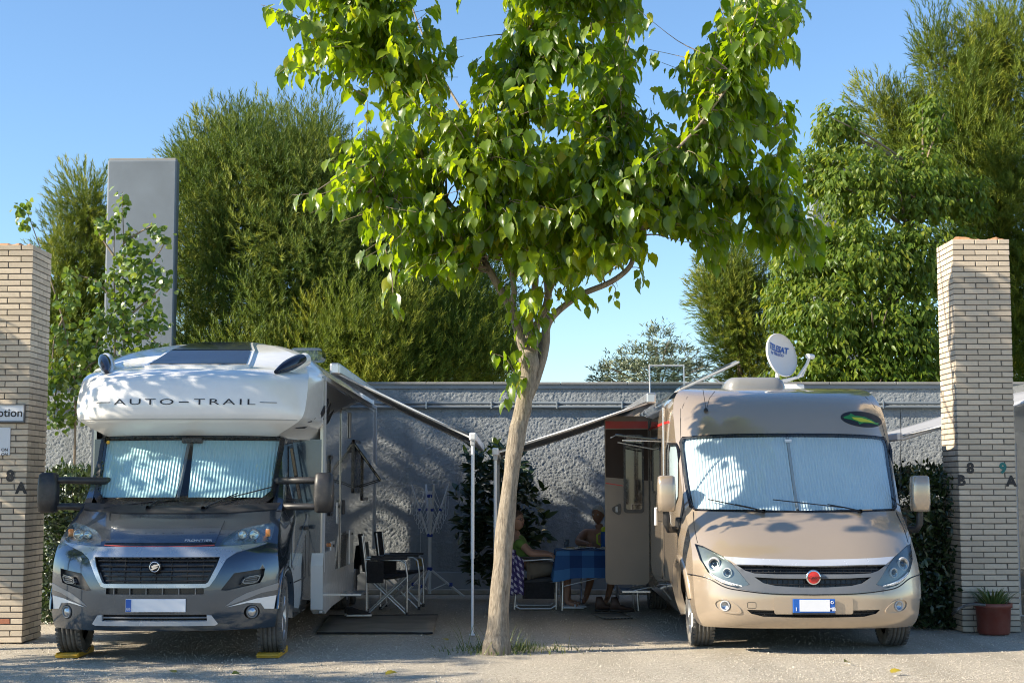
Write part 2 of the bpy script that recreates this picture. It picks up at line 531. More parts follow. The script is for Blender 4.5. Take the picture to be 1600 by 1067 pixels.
def stucco_height(x, z):
    p = Vector((x, 0, z))
    q = p * 1.75; q = q + Vector((noise.noise(p * 9), 0, noise.noise(p * 9 + Vector((7, 0, 0))))) * .05
    a = noise.noise(q * 11.0); b = noise.noise(q * 24.0 + Vector((3, 1, 0)))
    r = 1 - abs(noise.noise(q * 17 + Vector((0, 5, 0)))) * 2.2
    return .003 * max(-.3, a) + .006 * max(-.35, b) + .008 * max(0, r) ** 1.8
def stucco_sheet(mb_x0, mb_x1, z0, z1, y, step):
    xs = np.arange(mb_x0, mb_x1 + step / 2, step); zs = np.arange(z0, z1 + step / 2, step)
    zs[-1] = z1
    V = [(x, y - stucco_height(x, z), z) for z in zs for x in xs]
    nx = len(xs)
    Fq = [(j * nx + i, j * nx + i + 1, (j + 1) * nx + i + 1, (j + 1) * nx + i) for j in range(len(zs) - 1) for i in range(nx - 1)]
    return fast_mesh('stucco', np.array(V), np.array(Fq), True)
WALL_TOP = P(800, 599, WALL_Y).z
def build_wall():
    w = thing('boundary_wall', 'long grey blue stucco wall closing off the pitches behind the motorhomes', 'wall', (0, WALL_Y, 0))
    core = MB().box((0, .16, WALL_TOP / 2 - .02), (26, .26, WALL_TOP - .05)); core.build('core', 'smooth_render', w)
    for x0, x1, st in ((-7.4, 7.6, .0145),):
        o = link('stucco', stucco_sheet(x0, x1, .30, WALL_TOP - .075, 0.0, st), 'stucco', w)
    for x0, x1 in ((-13, -7.4), (7.6, 13)):
        link('stucco', stucco_sheet(x0, x1, .30, WALL_TOP - .075, 0.0, .09), 'stucco', w)
    MB().box((0, .005, .15), (26, .09, .31)).build('plinth', 'smooth_render', w, bevel=.008)
    MB().box((0, .02, WALL_TOP - .048), (26, .10, .062)).build('band', 'smooth_render', w, bevel=.006)
    for i in range(27):
        MB().box((-13 + i * .98 + .48, .14, WALL_TOP), (.972, .40, .035)).build('coping_stone', 'coping', w, bevel=.006)
    MB().box((0, -.12, .03), (26, .14, .07)).build('kerb', 'kerb_stone', w, bevel=.012)
    zt = P(800, 630, WALL_Y).z
    MB().tube([(-13, -.045, zt), (13, -.045, zt)], .020, 8).build('conduit', 'slab_grey', w)
    MB().tube([(-13, -.05, zt - .055), (13, -.05, zt - .055)], .024, 8).build('conduit', 'slab_grey', w)
    for i in range(14):
        MB().box((-6 + i * .95, -.045, zt - .028), (.02, .068, .11)).build('pipe_clip', 'steel', w, bevel=.004)
build_wall()

def build_slab(px0, px1, pyt, Y, label, depth=.55, yaw=0):
    a, b = P(px0, pyt, Y), P(px1, pyt, Y)
    t = thing('concrete_slab_tower', label, 'tower', ((a.x + b.x) / 2, Y + depth / 2, 0), yaw, 'grey slab towers behind the wall')
    w = b.x - a.x
    MB().box((0, 0, a.z / 2), (w, depth, a.z)).build('shaft', 'slab_grey', t, bevel=.03)
    MB().box((0, 0, a.z + .012), (w - .05, depth - .05, .05)).build('cap', 'coping', t, bevel=.01)
build_slab(168, 277, 250, 26.0, 'tall plain grey slab tower beside the pine above white motorhome', .22, R(-1))
build_slab(1268, 1345, 250, 28.5, 'pale slab tower mostly hidden by the drooping leaves on the right', .6)

# ------------------------------------------------------------------ brick pillars
def brick_material(name, col, var):
    m, nt, b, o = nodes_of(name)
    v = coords(nt)
    oi = N(nt, 'ShaderNodeObjectInfo')
    at = N(nt, 'ShaderNodeAttribute', attribute_name='rnd')
    ad = N(nt, 'ShaderNodeMath', operation='ADD'); nt.links.new(oi.outputs['Random'], ad.inputs[0]); nt.links.new(at.outputs['Fac'], ad.inputs[1])
    fr = N(nt, 'ShaderNodeMath', operation='FRACT'); nt.links.new(ad.outputs[0], fr.inputs[0])
    c = ramp(nt, fr.outputs[0], [(0, tuple(x * (1 - var) for x in col)), (.5, col), (1, tuple(min(1, x * (1 + var)) for x in col))])
    g = coords(nt, 'Object')
    n1 = noise_node(nt, g, 22, 5, .65)
    c = mixc(nt, ramp(nt, n1, [(.45, (0, 0, 0)), (.8, (.45,) * 3)]), c, tuple(x * .62 for x in col))
    nt.links.new(c, b.inputs['Base Color']); b.inputs['Roughness'].default_value = .8
    b.inputs['Specular IOR Level'].default_value = .3
    bump(nt, b, noise_node(nt, g, 120, 3, .6), .35, .004)
brick_material('cream_brick', (.56, .475, .365), .14)
brick_material('red_brick', (.36, .15, .09), .1)
pbr('mortar', (.13, .115, .098), .95, var=.25, vscale=9, bmp=.5, bscale=70)
pbr('broken_clay', (.50, .25, .12), .9, var=.35, vscale=14, bmp=.6, bscale=60)
BL, BW, BH, BJ, PITCHZ = .24, .115, .0488, .010, .0600
def brick_mesh(lx, ly, seed):
    r = random.Random(seed)
    bm = bmesh.new(); bmesh.ops.create_cube(bm, size=1)
    for v in bm.verts:
        v.co = Vector((v.co.x * lx, v.co.y * ly, v.co.z * BH)) + Vector((r.uniform(-1, 1), r.uniform(-1, 1), r.uniform(-1, 1))) * .0016
    bmesh.ops.bevel(bm, geom=list(bm.edges), offset=.0028, segments=1, affect='EDGES')
    if seed % 3 == 0:                                        # a chipped corner
        c = max(bm.verts, key=lambda v: v.co.dot(Vector((r.choice((-1, 1)), -1, r.choice((-1, 1))))))
        for v in bm.verts:
            if (v.co - c.co).length < .012: v.co *= .965
    me = bpy.data.meshes.new('brick'); bm.to_mesh(me); bm.free()
    at = me.attributes.new('rnd', 'FLOAT', 'FACE'); at.data.foreach_set('value', [r.random() * .0] * len(me.polygons))
    return me
BR_X = [brick_mesh(BL, BW, s) for s in range(6)]
BR_Y = [brick_mesh(BW, BL, s + 10) for s in range(6)]
for me in BR_X + BR_Y: me.materials.append(MAT['cream_brick'])
RED_X = brick_mesh(BL, BW, 99); RED_X.materials.append(MAT['red_brick'])
S_P = 2 * BL + BW + 2 * BJ
def build_pillar(loc, n, label, side, red=()):
    """square brick pillar of n courses, two stretchers and a header per face; loc = front left corner of the base"""
    t = thing('brick_pillar', label, 'pillar', loc, 0, 'cream brick pillars marking the pitches')
    H = n * PITCHZ
    MB().box((S_P / 2, S_P / 2, H / 2 - .01), (S_P - .016, S_P - .016, H - .02)).build('mortar', 'mortar', t)
    shown, hidden = [], []
    for i in range(n):
        z = i * PITCHZ + BH / 2 + .004
        L = [((BW / 2, BL / 2), 'Y', 'left'), ((BW / 2, BL * 1.5 + BJ), 'Y', 'left'),
             ((BW + BJ + BL / 2, BW / 2), 'X', 'front'), ((BW + BL * 1.5 + 2 * BJ, BW / 2), 'X', 'front'),
             ((S_P - BW / 2, BW + BJ + BL / 2), 'Y', 'right'), ((S_P - BW / 2, BW + BL * 1.5 + 2 * BJ), 'Y', 'right'),
             ((BL / 2, S_P - BW / 2), 'X', 'back'), ((BL * 1.5 + BJ, S_P - BW / 2), 'X', 'back')]
        for (x, y), ax, sd in L:
            mir = i % 2 == 1
            if mir:
                x = S_P - x; sd = {'left': 'right', 'right': 'left'}.get(sd, sd)
            vis = sd == 'front' or sd == side or (sd in ('left', 'right') and y < .2)
            (shown if vis else hidden).append((x, y, z, ax, i, sd))
    shown.sort(key=lambda b: (b[1] > .3, b[4]))
    hidden += shown[300:]; shown = shown[:300]
    for x, y, z, ax, i, sd in shown:
        me = random.choice(BR_X if ax == 'X' else BR_Y)
        if i in red and sd == 'front': me = RED_X
        o = bpy.data.objects.new('brick', me); COL.objects.link(o); o.parent = t
        o.location = (x + random.uniform(-.001, .001), y + random.uniform(-.0015, .0015), z + random.uniform(-.0006, .0006))
        o.rotation_euler = (0, 0, random.uniform(-.006, .006))
    bm = bmesh.new()
    for x, y, z, ax, i, sd in hidden:
        d = (BL, BW, BH) if ax == 'X' else (BW, BL, BH)
        bmesh.ops.create_cube(bm, size=1, matrix=Matrix.Translation((x, y, z)) @ Matrix.Diagonal((*d, 1)))
    me = bpy.data.meshes.new('brick_courses'); bm.to_mesh(me); bm.free()
    at = me.attributes.new('rnd', 'FLOAT', 'FACE'); at.data.foreach_set('value', np.repeat(rng.random(len(me.polygons) // 6), 6))
    tag(link('brick_courses', me, 'cream_brick', t), kind='stuff')
    # crumbled mortar and clay on the top
    mb = MB()
    k = 16
    hts = [[max(0, .02 + .035 * noise.noise(Vector((a * .5 + loc[0], b * .5, 0)))) * (0 if a in (0, k) or b in (0, k) else 1) for a in range(k + 1)] for b in range(k + 1)]
    vs = [(.01 + (S_P - .02) * a / k, .01 + (S_P - .02) * b / k, H - .012 + hts[b][a]) for b in range(k + 1) for a in range(k + 1)]
    mb.add(vs, [(b * (k + 1) + a, b * (k + 1) + a + 1, (b + 1) * (k + 1) + a + 1, (b + 1) * (k + 1) + a) for a in range(k) for b in range(k)])
    mb.build('broken_top', 'broken_clay', t)
    return t
g_r = G(1504.5, 987)
n_r = round(P(1486, 372, g_r.y).z / PITCHZ)
pillar_right = build_pillar((g_r.x, g_r.y, 0), n_r, 'cream brick pillar with painted marks 8 B and 9 A beside the beige motorhome', 'left')
g_l = G(34, 1004)
n_l = round(P(48, 378, g_l.y).z / PITCHZ)
pillar_left = build_pillar((g_l.x - S_P, g_l.y, 0), n_l, 'cream brick pillar with signs and painted 8 A beside the white motorhome', 'right', red=(3,))

# painted pitch numbers and signs
pbr('teal_ink', (.01, .14, .13), .55, var=.1)
def mark(txt, px, py, pillar, Y, size, mat='ink'):
    p = P(px, py, Y) - Vector(pillar.location)
    M = Matrix.Translation((p.x, -.0035, p.z)) @ FACE
    o = text_mesh(txt, size, M, mat, pillar, 'pitch_mark', .0015, .012 * size * 4)
    # stencil bridges: thin brick-coloured bars across each character
    return o
yr, yl = g_r.y, g_l.y
mark('8', 1516, 732, pillar_right, yr, .15); mark('B', 1502, 751, pillar_right, yr, .15)
mark('9', 1567, 732, pillar_right, yr, .15, 'teal_ink'); mark('A', 1580, 752, pillar_right, yr, .15)
mark('8', 16, 744, pillar_left, yl, .15); mark('A', 33, 763, pillar_left, yl, .15)
pbr('sign_white', (.62, .66, .72), .35, var=.03)
pbr('sign_frame', (.10, .105, .11), .5, var=.1)
def sign_board(label, px0, px1, py0, py1, frame, lines):
    a, b = P(px0, py0, yl), P(px1, py1, yl)
    t = thing('sign', label, 'sign', ((a.x + b.x) / 2, yl - .012, (a.z + b.z) / 2))
    w, h = b.x - a.x, a.z - b.z
    MB().box((0, 0, 0), (w, .02, h)).build('panel', 'sign_white', t, bevel=.003)
    if frame:
        for z, hh in ((-h / 2, .016), (h / 2, .010)):
            MB().box((0, -.004, z), (w + .02, .034, hh)).build('frame', 'sign_frame', t, bevel=.003)
        MB().box((w / 2 + .004, -.004, 0), (.012, .034, h)).build('frame', 'sign_frame', t, bevel=.002)
    for txt, s, dx, dz, al in lines:
        text_mesh(txt, s, Matrix.Translation((dx, -.0125, dz)) @ FACE, 'ink', t, 'lettering', .001, .01 * s, al)
w1 = P(38, 645, yl).x - P(-52, 645, yl).x
sign_board('small white Reception sign on the left brick pillar', -52, 38, 632, 659, True, [('Reception', .118, w1 / 2 - .008, 0, 'RIGHT')])
w2 = P(16, 690, yl).x - P(-60, 690, yl).x
sign_board('square white notice under the Reception sign on left pillar', -60, 16, 668, 711, False, [('ON', .042, w2 / 2 - .012, -.085, 'RIGHT'), ('ON', .042, w2 / 2 - .012, -.13, 'RIGHT')])
# ------------------------------------------------------------------ vegetation
leaf_mat('mulberry_leaf', [(.034, .078, .005), (.072, .132, .007), (.145, .205, .010), (.28, .28, .015)], [(.30, .47, .006), (.47, .63, .008), (.64, .73, .012), (.80, .75, .02)], .54, .055, .36)
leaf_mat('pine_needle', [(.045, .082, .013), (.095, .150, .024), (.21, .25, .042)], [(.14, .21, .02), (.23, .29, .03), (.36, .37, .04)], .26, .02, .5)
leaf_mat('sun_tinted_pine_needle', [(.055, .09, .010), (.12, .165, .018), (.24, .26, .03)], [(.17, .26, .02), (.28, .35, .03), (.40, .42, .04)], .26, .02, .5)  # brighter, yellower needle copy: sunshine on the pines is put into the colour
leaf_mat('glossy_leaf', [(.05, .095, .012), (.105, .165, .020), (.21, .25, .035)], [(.22, .34, .025), (.36, .45, .035), (.52, .53, .05)], .40, .03, .4)
leaf_mat('olive_leaf', [(.08, .11, .055), (.14, .17, .09), (.22, .25, .15)], [(.12, .17, .06), (.18, .22, .08), (.22, .26, .1)], .2, .10, .4)
leaf_mat('vine_leaf', [(.045, .095, .012), (.095, .165, .02), (.18, .25, .04)], [(.2, .34, .02), (.32, .45, .03), (.46, .54, .05)], .36, .09, .35)
leaf_mat('hedge_leaf', [(.012, .026, .009), (.022, .045, .012), (.04, .07, .016)], [(.05, .09, .012), (.07, .12, .015), (.10, .16, .02)], .2, .10, .35)
leaf_mat('grass_blade', [(.06, .10, .02), (.12, .16, .04), (.24, .22, .09)], [(.12, .2, .03), (.2, .26, .05), (.3, .28, .1)], .3, .05, .5)
def bark_material(name, c0, c1, scale, stretch=.25):
    m, nt, b, o = nodes_of(name)
    v = coords(nt)
    mp = N(nt, 'ShaderNodeMapping'); mp.inputs['Scale'].default_value = (1, 1, stretch); nt.links.new(v, mp.inputs[0])
    n1 = noise_node(nt, mp.outputs[0], scale, 7, .7)
    c = ramp(nt, n1, [(.3, c0), (.7, c1)])
    n2 = noise_node(nt, v, 3.5, 4, .6)
    c = mixc(nt, ramp(nt, n2, [(.45, (0, 0, 0)), (.75, (.5,) * 3)]), c, tuple(x * .7 for x in c1))
    nt.links.new(c, b.inputs['Base Color']); b.inputs['Roughness'].default_value = .85
    b.inputs['Specular IOR Level'].default_value = .25
    bump(nt, b, n1, 1.0, .02)
bark_material('mulberry_bark', (.11, .088, .065), (.40, .345, .27), 46, .22)
bark_material('pine_bark', (.06, .042, .03), (.16, .12, .09), 14)
bark_material('twig_bark', (.16, .12, .08), (.33, .27, .20), 30)

# ---- the mulberry between the two motorhomes
def mulberry_leaf_shape():
    vs, fs = [], []
    rows = [(-.10, .0, .0), (.0, .27, 0), (.15, .36, 1), (.31, .375, 0), (.47, .34, 1), (.64, .26, 0), (.82, .14, 1), (1.08, .012, 0)]
    for t, w, k in rows:
        sag = -.16 * max(0, t - .3) ** 2 * 2
        z = .036 if k else -.020
        mid = max(t, 0.0)
        vs += [(-w, t + (.05 if w > .05 else 0), .10 * w * 2 + z + sag), (-w * .5, (t + mid) / 2, .055 * w * 2 - z * .7 + sag), (0, mid if t < 0 else t, sag - .0), (w * .5, (t + mid) / 2, .055 * w * 2 - z * .7 + sag), (w, t + (.05 if w > .05 else 0), .10 * w * 2 + z + sag)]
    for i in range(1, len(rows) - 1):
        for k in range(4):
            a = i * 5 + k; fs.append((a, a + 1, a + 6, a + 5))
    # the two lobes beside the stalk
    vs += [(-.16, -.10, .06), (.16, -.10, .06)]
    n = len(vs)
    fs += [(5, n - 2, 7, 6), (9, 8, 7, n - 1)]
    return vs, fs
ML_V, ML_F = mulberry_leaf_shape()
TY = 14.45
CROWN = [(405, -40), (412, 25), (461, 61), (432, 95), (430, 125), (470, 130), (522, 140), (540, 165), (555, 197), (517, 220), (500, 265), (452, 300), (484, 345), (555, 365), (550, 389), (573, 422), (597, 469), (620, 500), (644, 478), (632, 436), (690, 422), (705, 459), (737, 445), (747, 389), (790, 400), (822, 500), (840, 500), (850, 440), (930, 432), (1005, 395), (1005, 347), (1051, 366), (1080, 380), (1103, 425), (1126, 425), (1160, 390), (1206, 408), (1253, 424), (1290, 412), (1300, 350), (1262, 290), (1244, 225), (1255, 155), (1206, 150), (1220, 126), (1253, 84), (1260, 28), (1250, -60), (1190, -130), (1050, -170), (900, -180), (700, -170), (520, -130)]
GAPS = [[(1010, -60), (1150, -60), (1120, 20), (1060, 95), (1035, 110), (1020, 60)], [(640, -60), (684, -60), (662, 62), (648, 60)], [(724, -50), (792, -50), (788, 60), (740, 92), (706, 172), (694, 150), (716, 80)], [(690, 285), (712, 268), (722, 330), (700, 335)]]
def build_mulberry():
    base = G(776, 1017)
    t = thing('mulberry_tree', 'leafy mulberry tree with leaning pale trunk between the two motorhomes', 'tree', base)
    o = Vector(base)
    def Q(px, py, dy=0): return P(px, py, TY + dy) - o
    # trunk
    tp = [Q(775, 1030), Q(776, 1010), Q(779, 960), Q(785, 880), Q(792, 800), Q(801, 720), Q(813, 655), Q(822, 610), Q(826, 570), Q(829, 545)]
    tr = [.135, .108, .092, .084, .077, .071, .070, .072, .088, .040]
    pts = catmull(tp, 10); rr = [tr[min(int(i / 10), 8)] * (1 - (i % 10) / 10) + tr[min(int(i / 10) + 1, 9)] * ((i % 10) / 10) for i in range(len(pts))]
    mb = MB(); mb.tube(pts, rr, 32)
    knots = [(Q(800, 668, -.10), .07, .045), (Q(838, 645, -.03), .07, .05), (Q(841, 560, -.06), .11, .022), (Q(815, 552, -.08), .10, .04), (Q(806, 700, -.1), .12, .018), (Q(786, 905, -.12), .15, .02), (Q(822, 612, -.12), .09, .025), (Q(764, 1012, -.1), .12, .04), (Q(790, 1014, -.1), .12, .035)]
    # burls
    bm_v = []
    for i, v in enumerate(mb.v):
        p = Vector(v); q = p + o
        k = noise.noise(q * 2.3) * .016 + noise.noise(Vector((q.x * 9, q.y * 9, q.z * 2.5))) * .007 + noise.noise(Vector((q.x * 34, q.y * 34, q.z * 6))) * .0035 + sum(h * math.exp(-((p - kc).length / kr) ** 2) for kc, kr, h in knots)
        c = min(pts, key=lambda c: (c - p).length)
        d = (p - c); d = d.normalized() if d.length > 1e-5 else Vector()
        bm_v.append(p + d * k)
    mb.v = [tuple(p) for p in bm_v]
    mb.build('trunk', 'mulberry_bark', t)
    wood = MB()
    limbs = []
    def limb(pl, r0, r1, n=10):
        p = catmull([Q(*a) for a in pl], 5)
        k = len(p)
        p = [q + Vector((noise.noise(q * 3), noise.noise(q * 3 + Vector((5, 0, 0))), 0)) * .012 for q in p]
        wood.tube(p, [(r0 + (r1 - r0) * i / (k - 1)) * .76 for i in range(k)], n)
        limbs.append((p, r0, r1))
    limb([(824, 600), (820, 560), (812, 520), (800, 488), (783, 455), (764, 420), (750, 395, .1), (725, 355, .2), (690, 300, .35), (650, 250, .5)], .072, .022)
    limb([(798, 490, 0), (803, 455, -.1), (800, 430, -.15), (790, 390, -.3), (770, 330, -.6), (740, 250, -.9)], .042, .018)
    limb([(824, 600), (832, 560), (838, 510, -.05), (852, 480, -.1), (860, 450, -.1), (880, 420, -.15), (905, 395, -.2), (940, 350, -.3), (960, 290, -.45), (975, 210, -.7)], .060, .018)
    limb([(824, 625, .03), (838, 590, .04), (848, 560, .06), (852, 535, .08), (854, 510, .1), (870, 488, .1), (905, 462, .1), (955, 440, .05), (985, 415, 0), (992, 385, 0), (1010, 345, 0), (1060, 320, .1), (1120, 312, .2), (1190, 325, .2)], .062, .014)
    limb([(826, 600, .03), (838, 562, .12), (850, 520, .3), (855, 460, .5), (850, 400, .7), (865, 320, .9), (900, 220, 1.1), (930, 110, 1.2)], .055, .016)
    limb([(822, 555, .1), (828, 500, .25), (836, 440, .3), (830, 370, .3), (820, 280, .25), (810, 180, .2), (815, 60, .1), (820, -80, 0)], .055, .015)
    limb([(750, 395, .1), (700, 360, -.3), (640, 340, -.6), (580, 300, -.8)], .028, .010, 8)
    limb([(690, 300, .35), (640, 200, .2), (600, 100, .1), (570, 0, 0), (540, -100, -.1)], .026, .010, 8)
    limb([(940, 350, -.3), (1010, 280, -.6), (1080, 210, -.9), (1150, 120, -1.0)], .028, .010, 8)
    limb([(1060, 320, .1), (1110, 240, .4), (1160, 140, .6), (1190, 40, .7), (1210, -80, .8)], .022, .009, 8)
    limb([(900, 220, 1.1), (960, 120, 1.5), (1000, 0, 1.8), (1020, -120, 1.9)], .022, .009, 8)
    limb([(820, 280, .25), (740, 200, .9), (680, 100, 1.4), (640, 0, 1.7)], .026, .009, 8)
    limb([(815, 60, .1), (880, -30, -.6), (930, -130, -1.0)], .018, .008, 8)
    wood.build('branch', 'mulberry_bark', t)
    nodes = [(q, r0 + (r1 - r0) * i / len(p)) for p, r0, r1 in limbs for i, q in enumerate(p) if i > len(p) * .35]
    # leafy shoots
    rnd = random.Random(21)
    twigs = MB()
    LP, LY, LZ, LS = [], [], [], []
    def leafy(pts, spacing, size, droop=.55, tone=None):
        L = 0; n0 = len(LP)
        nxt = rnd.uniform(0, spacing); side = rnd.random() * 6.28
        for i in range(len(pts) - 1):
            a, b = pts[i], pts[i + 1]; seg = (b - a).length; d = (b - a).normalized()
            while nxt < L + seg:
                q = a + d * (nxt - L)
                side += 2.4
                s = d.orthogonal().normalized(); w = d.cross(s)
                out = (s * math.cos(side) + w * math.sin(side))
                out = (out + d * .5).normalized()
                ph = q + out * rnd.uniform(.03, .055)
                yd = (out * .75 + Vector((0, 0, -droop - .15 - rnd.random() * .9)) + Vector((rnd.gauss(0, .22), rnd.gauss(0, .22), 0))).normalized()
                zd = Vector((rnd.gauss(0, .45), rnd.gauss(0, .45), 1)) + out * rnd.uniform(.2, .9)
                X, Yp = proj(ph + yd * .06 + o)
                thin = tone != 'free' and X < 700 and Yp > 250 and abs(ph.y) > .35 and rnd.random() < .5
                if not thin and pip(X, Yp, CROWN) and not any(pip(X, Yp, g) for g in GAPS) or tone == 'free':
                    LP.append(ph); LY.append(yd); LZ.append(zd); LS.append(size * rnd.uniform(.62, 1.32) * (1 if rnd.random() > .15 else .55))
                nxt += spacing * rnd.uniform(.7, 1.3)
            L += seg
        return len(LP) - n0
    made = 0; tries = 0
    while made < 1280 and tries < 60000:
        tries += 1
        px, py = (rnd.uniform(405, 1300), rnd.uniform(-180, 500)) if rnd.random() > .22 else (rnd.uniform(620, 1020), rnd.uniform(220, 430))
        if not pip(px, py, CROWN) or any(pip(px, py, g) for g in GAPS): continue
        if py < -150 or (py < -50 and rnd.random() < .65): continue
        ex = min(1, abs(px - 850) / 470); ez = min(1, abs(py - 120) / 420)
        half = 1.15 * math.sqrt(max(.06, 1 - ex ** 2 * .75 - ez ** 2 * .3))
        dy = rnd.uniform(-half, half * .55)
        end = Q(px, py, dy)
        q, r = min(nodes, key=lambda n: (n[0] - end).length + rnd.uniform(0, .2) + (0 if n[0].z < end.z + .2 else .7))
        v = end - q
        if v.length < .12 or v.length > (1.15 if py < 250 else .85): continue
        mid = q + v * .5 + Vector((rnd.gauss(0, .06), rnd.gauss(0, .06), -.02 + .10 * rnd.random()))
        tip = end + Vector((rnd.gauss(0, .05), rnd.gauss(0, .05), -.03))
        pts = catmull([q, q + v * .22 + Vector((0, 0, .03)), mid, tip], 4)
        k = len(pts)
        cut = 0 if v.length < .7 else int(k * max(0, 1 - .85 / v.length))
        got = leafy(pts[cut:], .042, .125)
        if got < 5: continue
        twigs.tube(pts, [max(.0025, .010 * (1 - i / k)) for i in range(k)], 5, caps=False)
        made += 1
    # hand-placed outer shoots that draw the outline
    for pl in ([(560, 60, -.4), (490, 40, -.6), (430, 15, -.7), (408, 8, -.7)], [(570, 150, -.3), (510, 118, -.5), (455, 105, -.6), (432, 118, -.6)], [(600, 250, -.8), (540, 270, -1.0), (490, 300, -1.1), (456, 305, -1.1)], [(600, 380, -.6), (612, 430, -.7), (615, 470, -.7), (628, 498, -.7)],
               [(1190, 90, -.5), (1225, 60, -.6), (1245, 30, -.6), (1240, 5, -.6)], [(1180, 220, .1), (1220, 190, 0), (1245, 160, 0)], [(1190, 325, .2), (1240, 350, .1), (1275, 380, 0), (1285, 410, 0)], [(1120, 312, .2), (1130, 360, .1), (1115, 400, .1), (1112, 425, .1)], [(1190, 325, .2), (1215, 370, .3), (1250, 400, .3), (1255, 425, .3)], [(690, 360, .1), (700, 410, -.1), (705, 455, -.1)], [(1060, 320, .1), (1090, 355, .2), (1100, 390, .2)],
               [(1000, 330, .5), (1080, 340, .4), (1160, 360, .3), (1220, 390, .3)], [(960, 330, -.4), (1060, 350, -.3), (1140, 380, -.2)]):
        pts = catmull([Q(*a) for a in pl], 5)
        twigs.tube(pts, [.007 * (1 - .7 * i / len(pts)) for i in range(len(pts))], 5, caps=False)
        leafy(pts, .030, .13)
    # sucker shoots low on the trunk
    for pl in ([(822, 590, -.1), (806, 585, -.2), (790, 560, -.25), (768, 552, -.25)], [(820, 600, -.1), (805, 590, -.2), (797, 600, -.25), (792, 630, -.25)], [(818, 575, -.1), (808, 540, -.2), (800, 528, -.2)], [(826, 545, -.1), (830, 500, -.15), (822, 470, -.2)], [(838, 520, -.1), (830, 490, -.2), (826, 462, -.2)], [(815, 520, -.1), (800, 480, -.2), (790, 440, -.25), (800, 410, -.2)], [(845, 500, -.1), (862, 470, -.2), (855, 430, -.25)], [(905, 462, .05), (915, 470, 0), (930, 478, 0)], [(955, 442, .05), (962, 452, 0), (958, 470, 0)], [(985, 418, 0), (1000, 420, -.05), (1004, 440, -.05)], [(992, 385, 0), (1008, 388, -.1), (1014, 405, -.1)], [(880, 430, -.15), (900, 440, -.25), (895, 462, -.25)], [(870, 470, -.1), (885, 450, -.2), (905, 430, -.2)]):
        pts = catmull([Q(*a) for a in pl], 5)
        twigs.tube(pts, [.005 * (1 - .6 * i / len(pts)) for i in range(len(pts))], 5, caps=False)
        leafy(pts, .036, .105, .9, 'free')
    twigs.build('twig', 'twig_bark', t)
    LP = np.array(LP); LY = np.array(LY); LZ = np.array(LZ); LS = np.array(LS)
    M = frames(LZ, LY)
    # tone: yellower low pendant shoots; left side's backlit glow is put into the colour
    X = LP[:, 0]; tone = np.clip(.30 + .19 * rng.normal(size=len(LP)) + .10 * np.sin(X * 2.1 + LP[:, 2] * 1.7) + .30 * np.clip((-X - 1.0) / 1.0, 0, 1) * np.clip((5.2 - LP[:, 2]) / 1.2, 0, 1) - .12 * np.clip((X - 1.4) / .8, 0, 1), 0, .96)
    tone[rng.random(len(LP)) < .03] = .97
    order = np.argsort(np.linalg.norm(LP + np.array(o) - np.array([0, 0, CAM_H]), axis=1) - LS * 6 + np.where(LP[:, 2] + o.z > 6.0, 50, 0))
    big, rest = order[:300], order[300:]
    me = scatter('foliage', ML_V, ML_F, LP[rest], M[rest], LS[rest], True, tone[rest])
    tag(link('foliage', me, 'mulberry_leaf', t), kind='stuff')
    global sparse_foliage
    few = rest[rng.random(len(rest)) < .17]
    sparse_foliage = scatter('foliage', ML_V, ML_F, LP[few], M[few], LS[few], True, tone[few]); sparse_foliage.materials.append(MAT['mulberry_leaf'])
    global bare_foliage
    few = rest[rng.random(len(rest)) < .06]
    bare_foliage = scatter('foliage', ML_V, ML_F, LP[few], M[few], LS[few], True, tone[few]); bare_foliage.materials.append(MAT['mulberry_leaf'])
    shapes = []
    for k in range(6):
        e = scatter('leaf', ML_V, ML_F, np.zeros((1, 3)), np.eye(3)[None], np.array([1.0]), True, np.array([.16 + .13 * k]))
        e.materials.append(MAT['mulberry_leaf']); shapes.append(e)
    for i in big:
        lf = bpy.data.objects.new('leaf', shapes[int(np.clip(round((tone[i] - .16) / .13), 0, 5))]); COL.objects.link(lf); lf.parent = t
        lf.matrix_local = Matrix.Translation(LP[i]) @ Matrix(M[i].tolist()).to_4x4() @ Matrix.Scale(float(LS[i]), 4)
    return t, len(LP)
mulberry, n_leaves = build_mulberry()
print('mulberry leaves', n_leaves)
# a neighbour of the same row, just outside the left edge, whose shade dapples the white motorhome
def copy_tree(root, loc, rz, sc, label, zs=.74, bare=False):
    c = thing('mulberry_tree', label, 'tree', loc, rz)
    c.scale = (sc, sc, sc * zs)
    for ch in root.children:
        if ch.name.startswith('leaf'): continue
        k = ch.copy(); COL.objects.link(k); k.parent = c
        if ch.name.startswith('foliage'): k.data = bare_foliage if bare else sparse_foliage
    return c
copy_tree(mulberry, (-7.5, 13.9, 0), R(160), .98, 'mulberry tree at the far left whose crown shades the white motorhome')

copy_tree(mulberry, (-9.2, 11.7, 0), R(80), .95, 'mulberry tree nearest the camera left of view shading the foreground gravel')
copy_tree(mulberry, (-9.7, 20.1, 0), R(200), .95, 'mulberry tree at far left near the wall whose branches shade the stucco', 1.15, True)
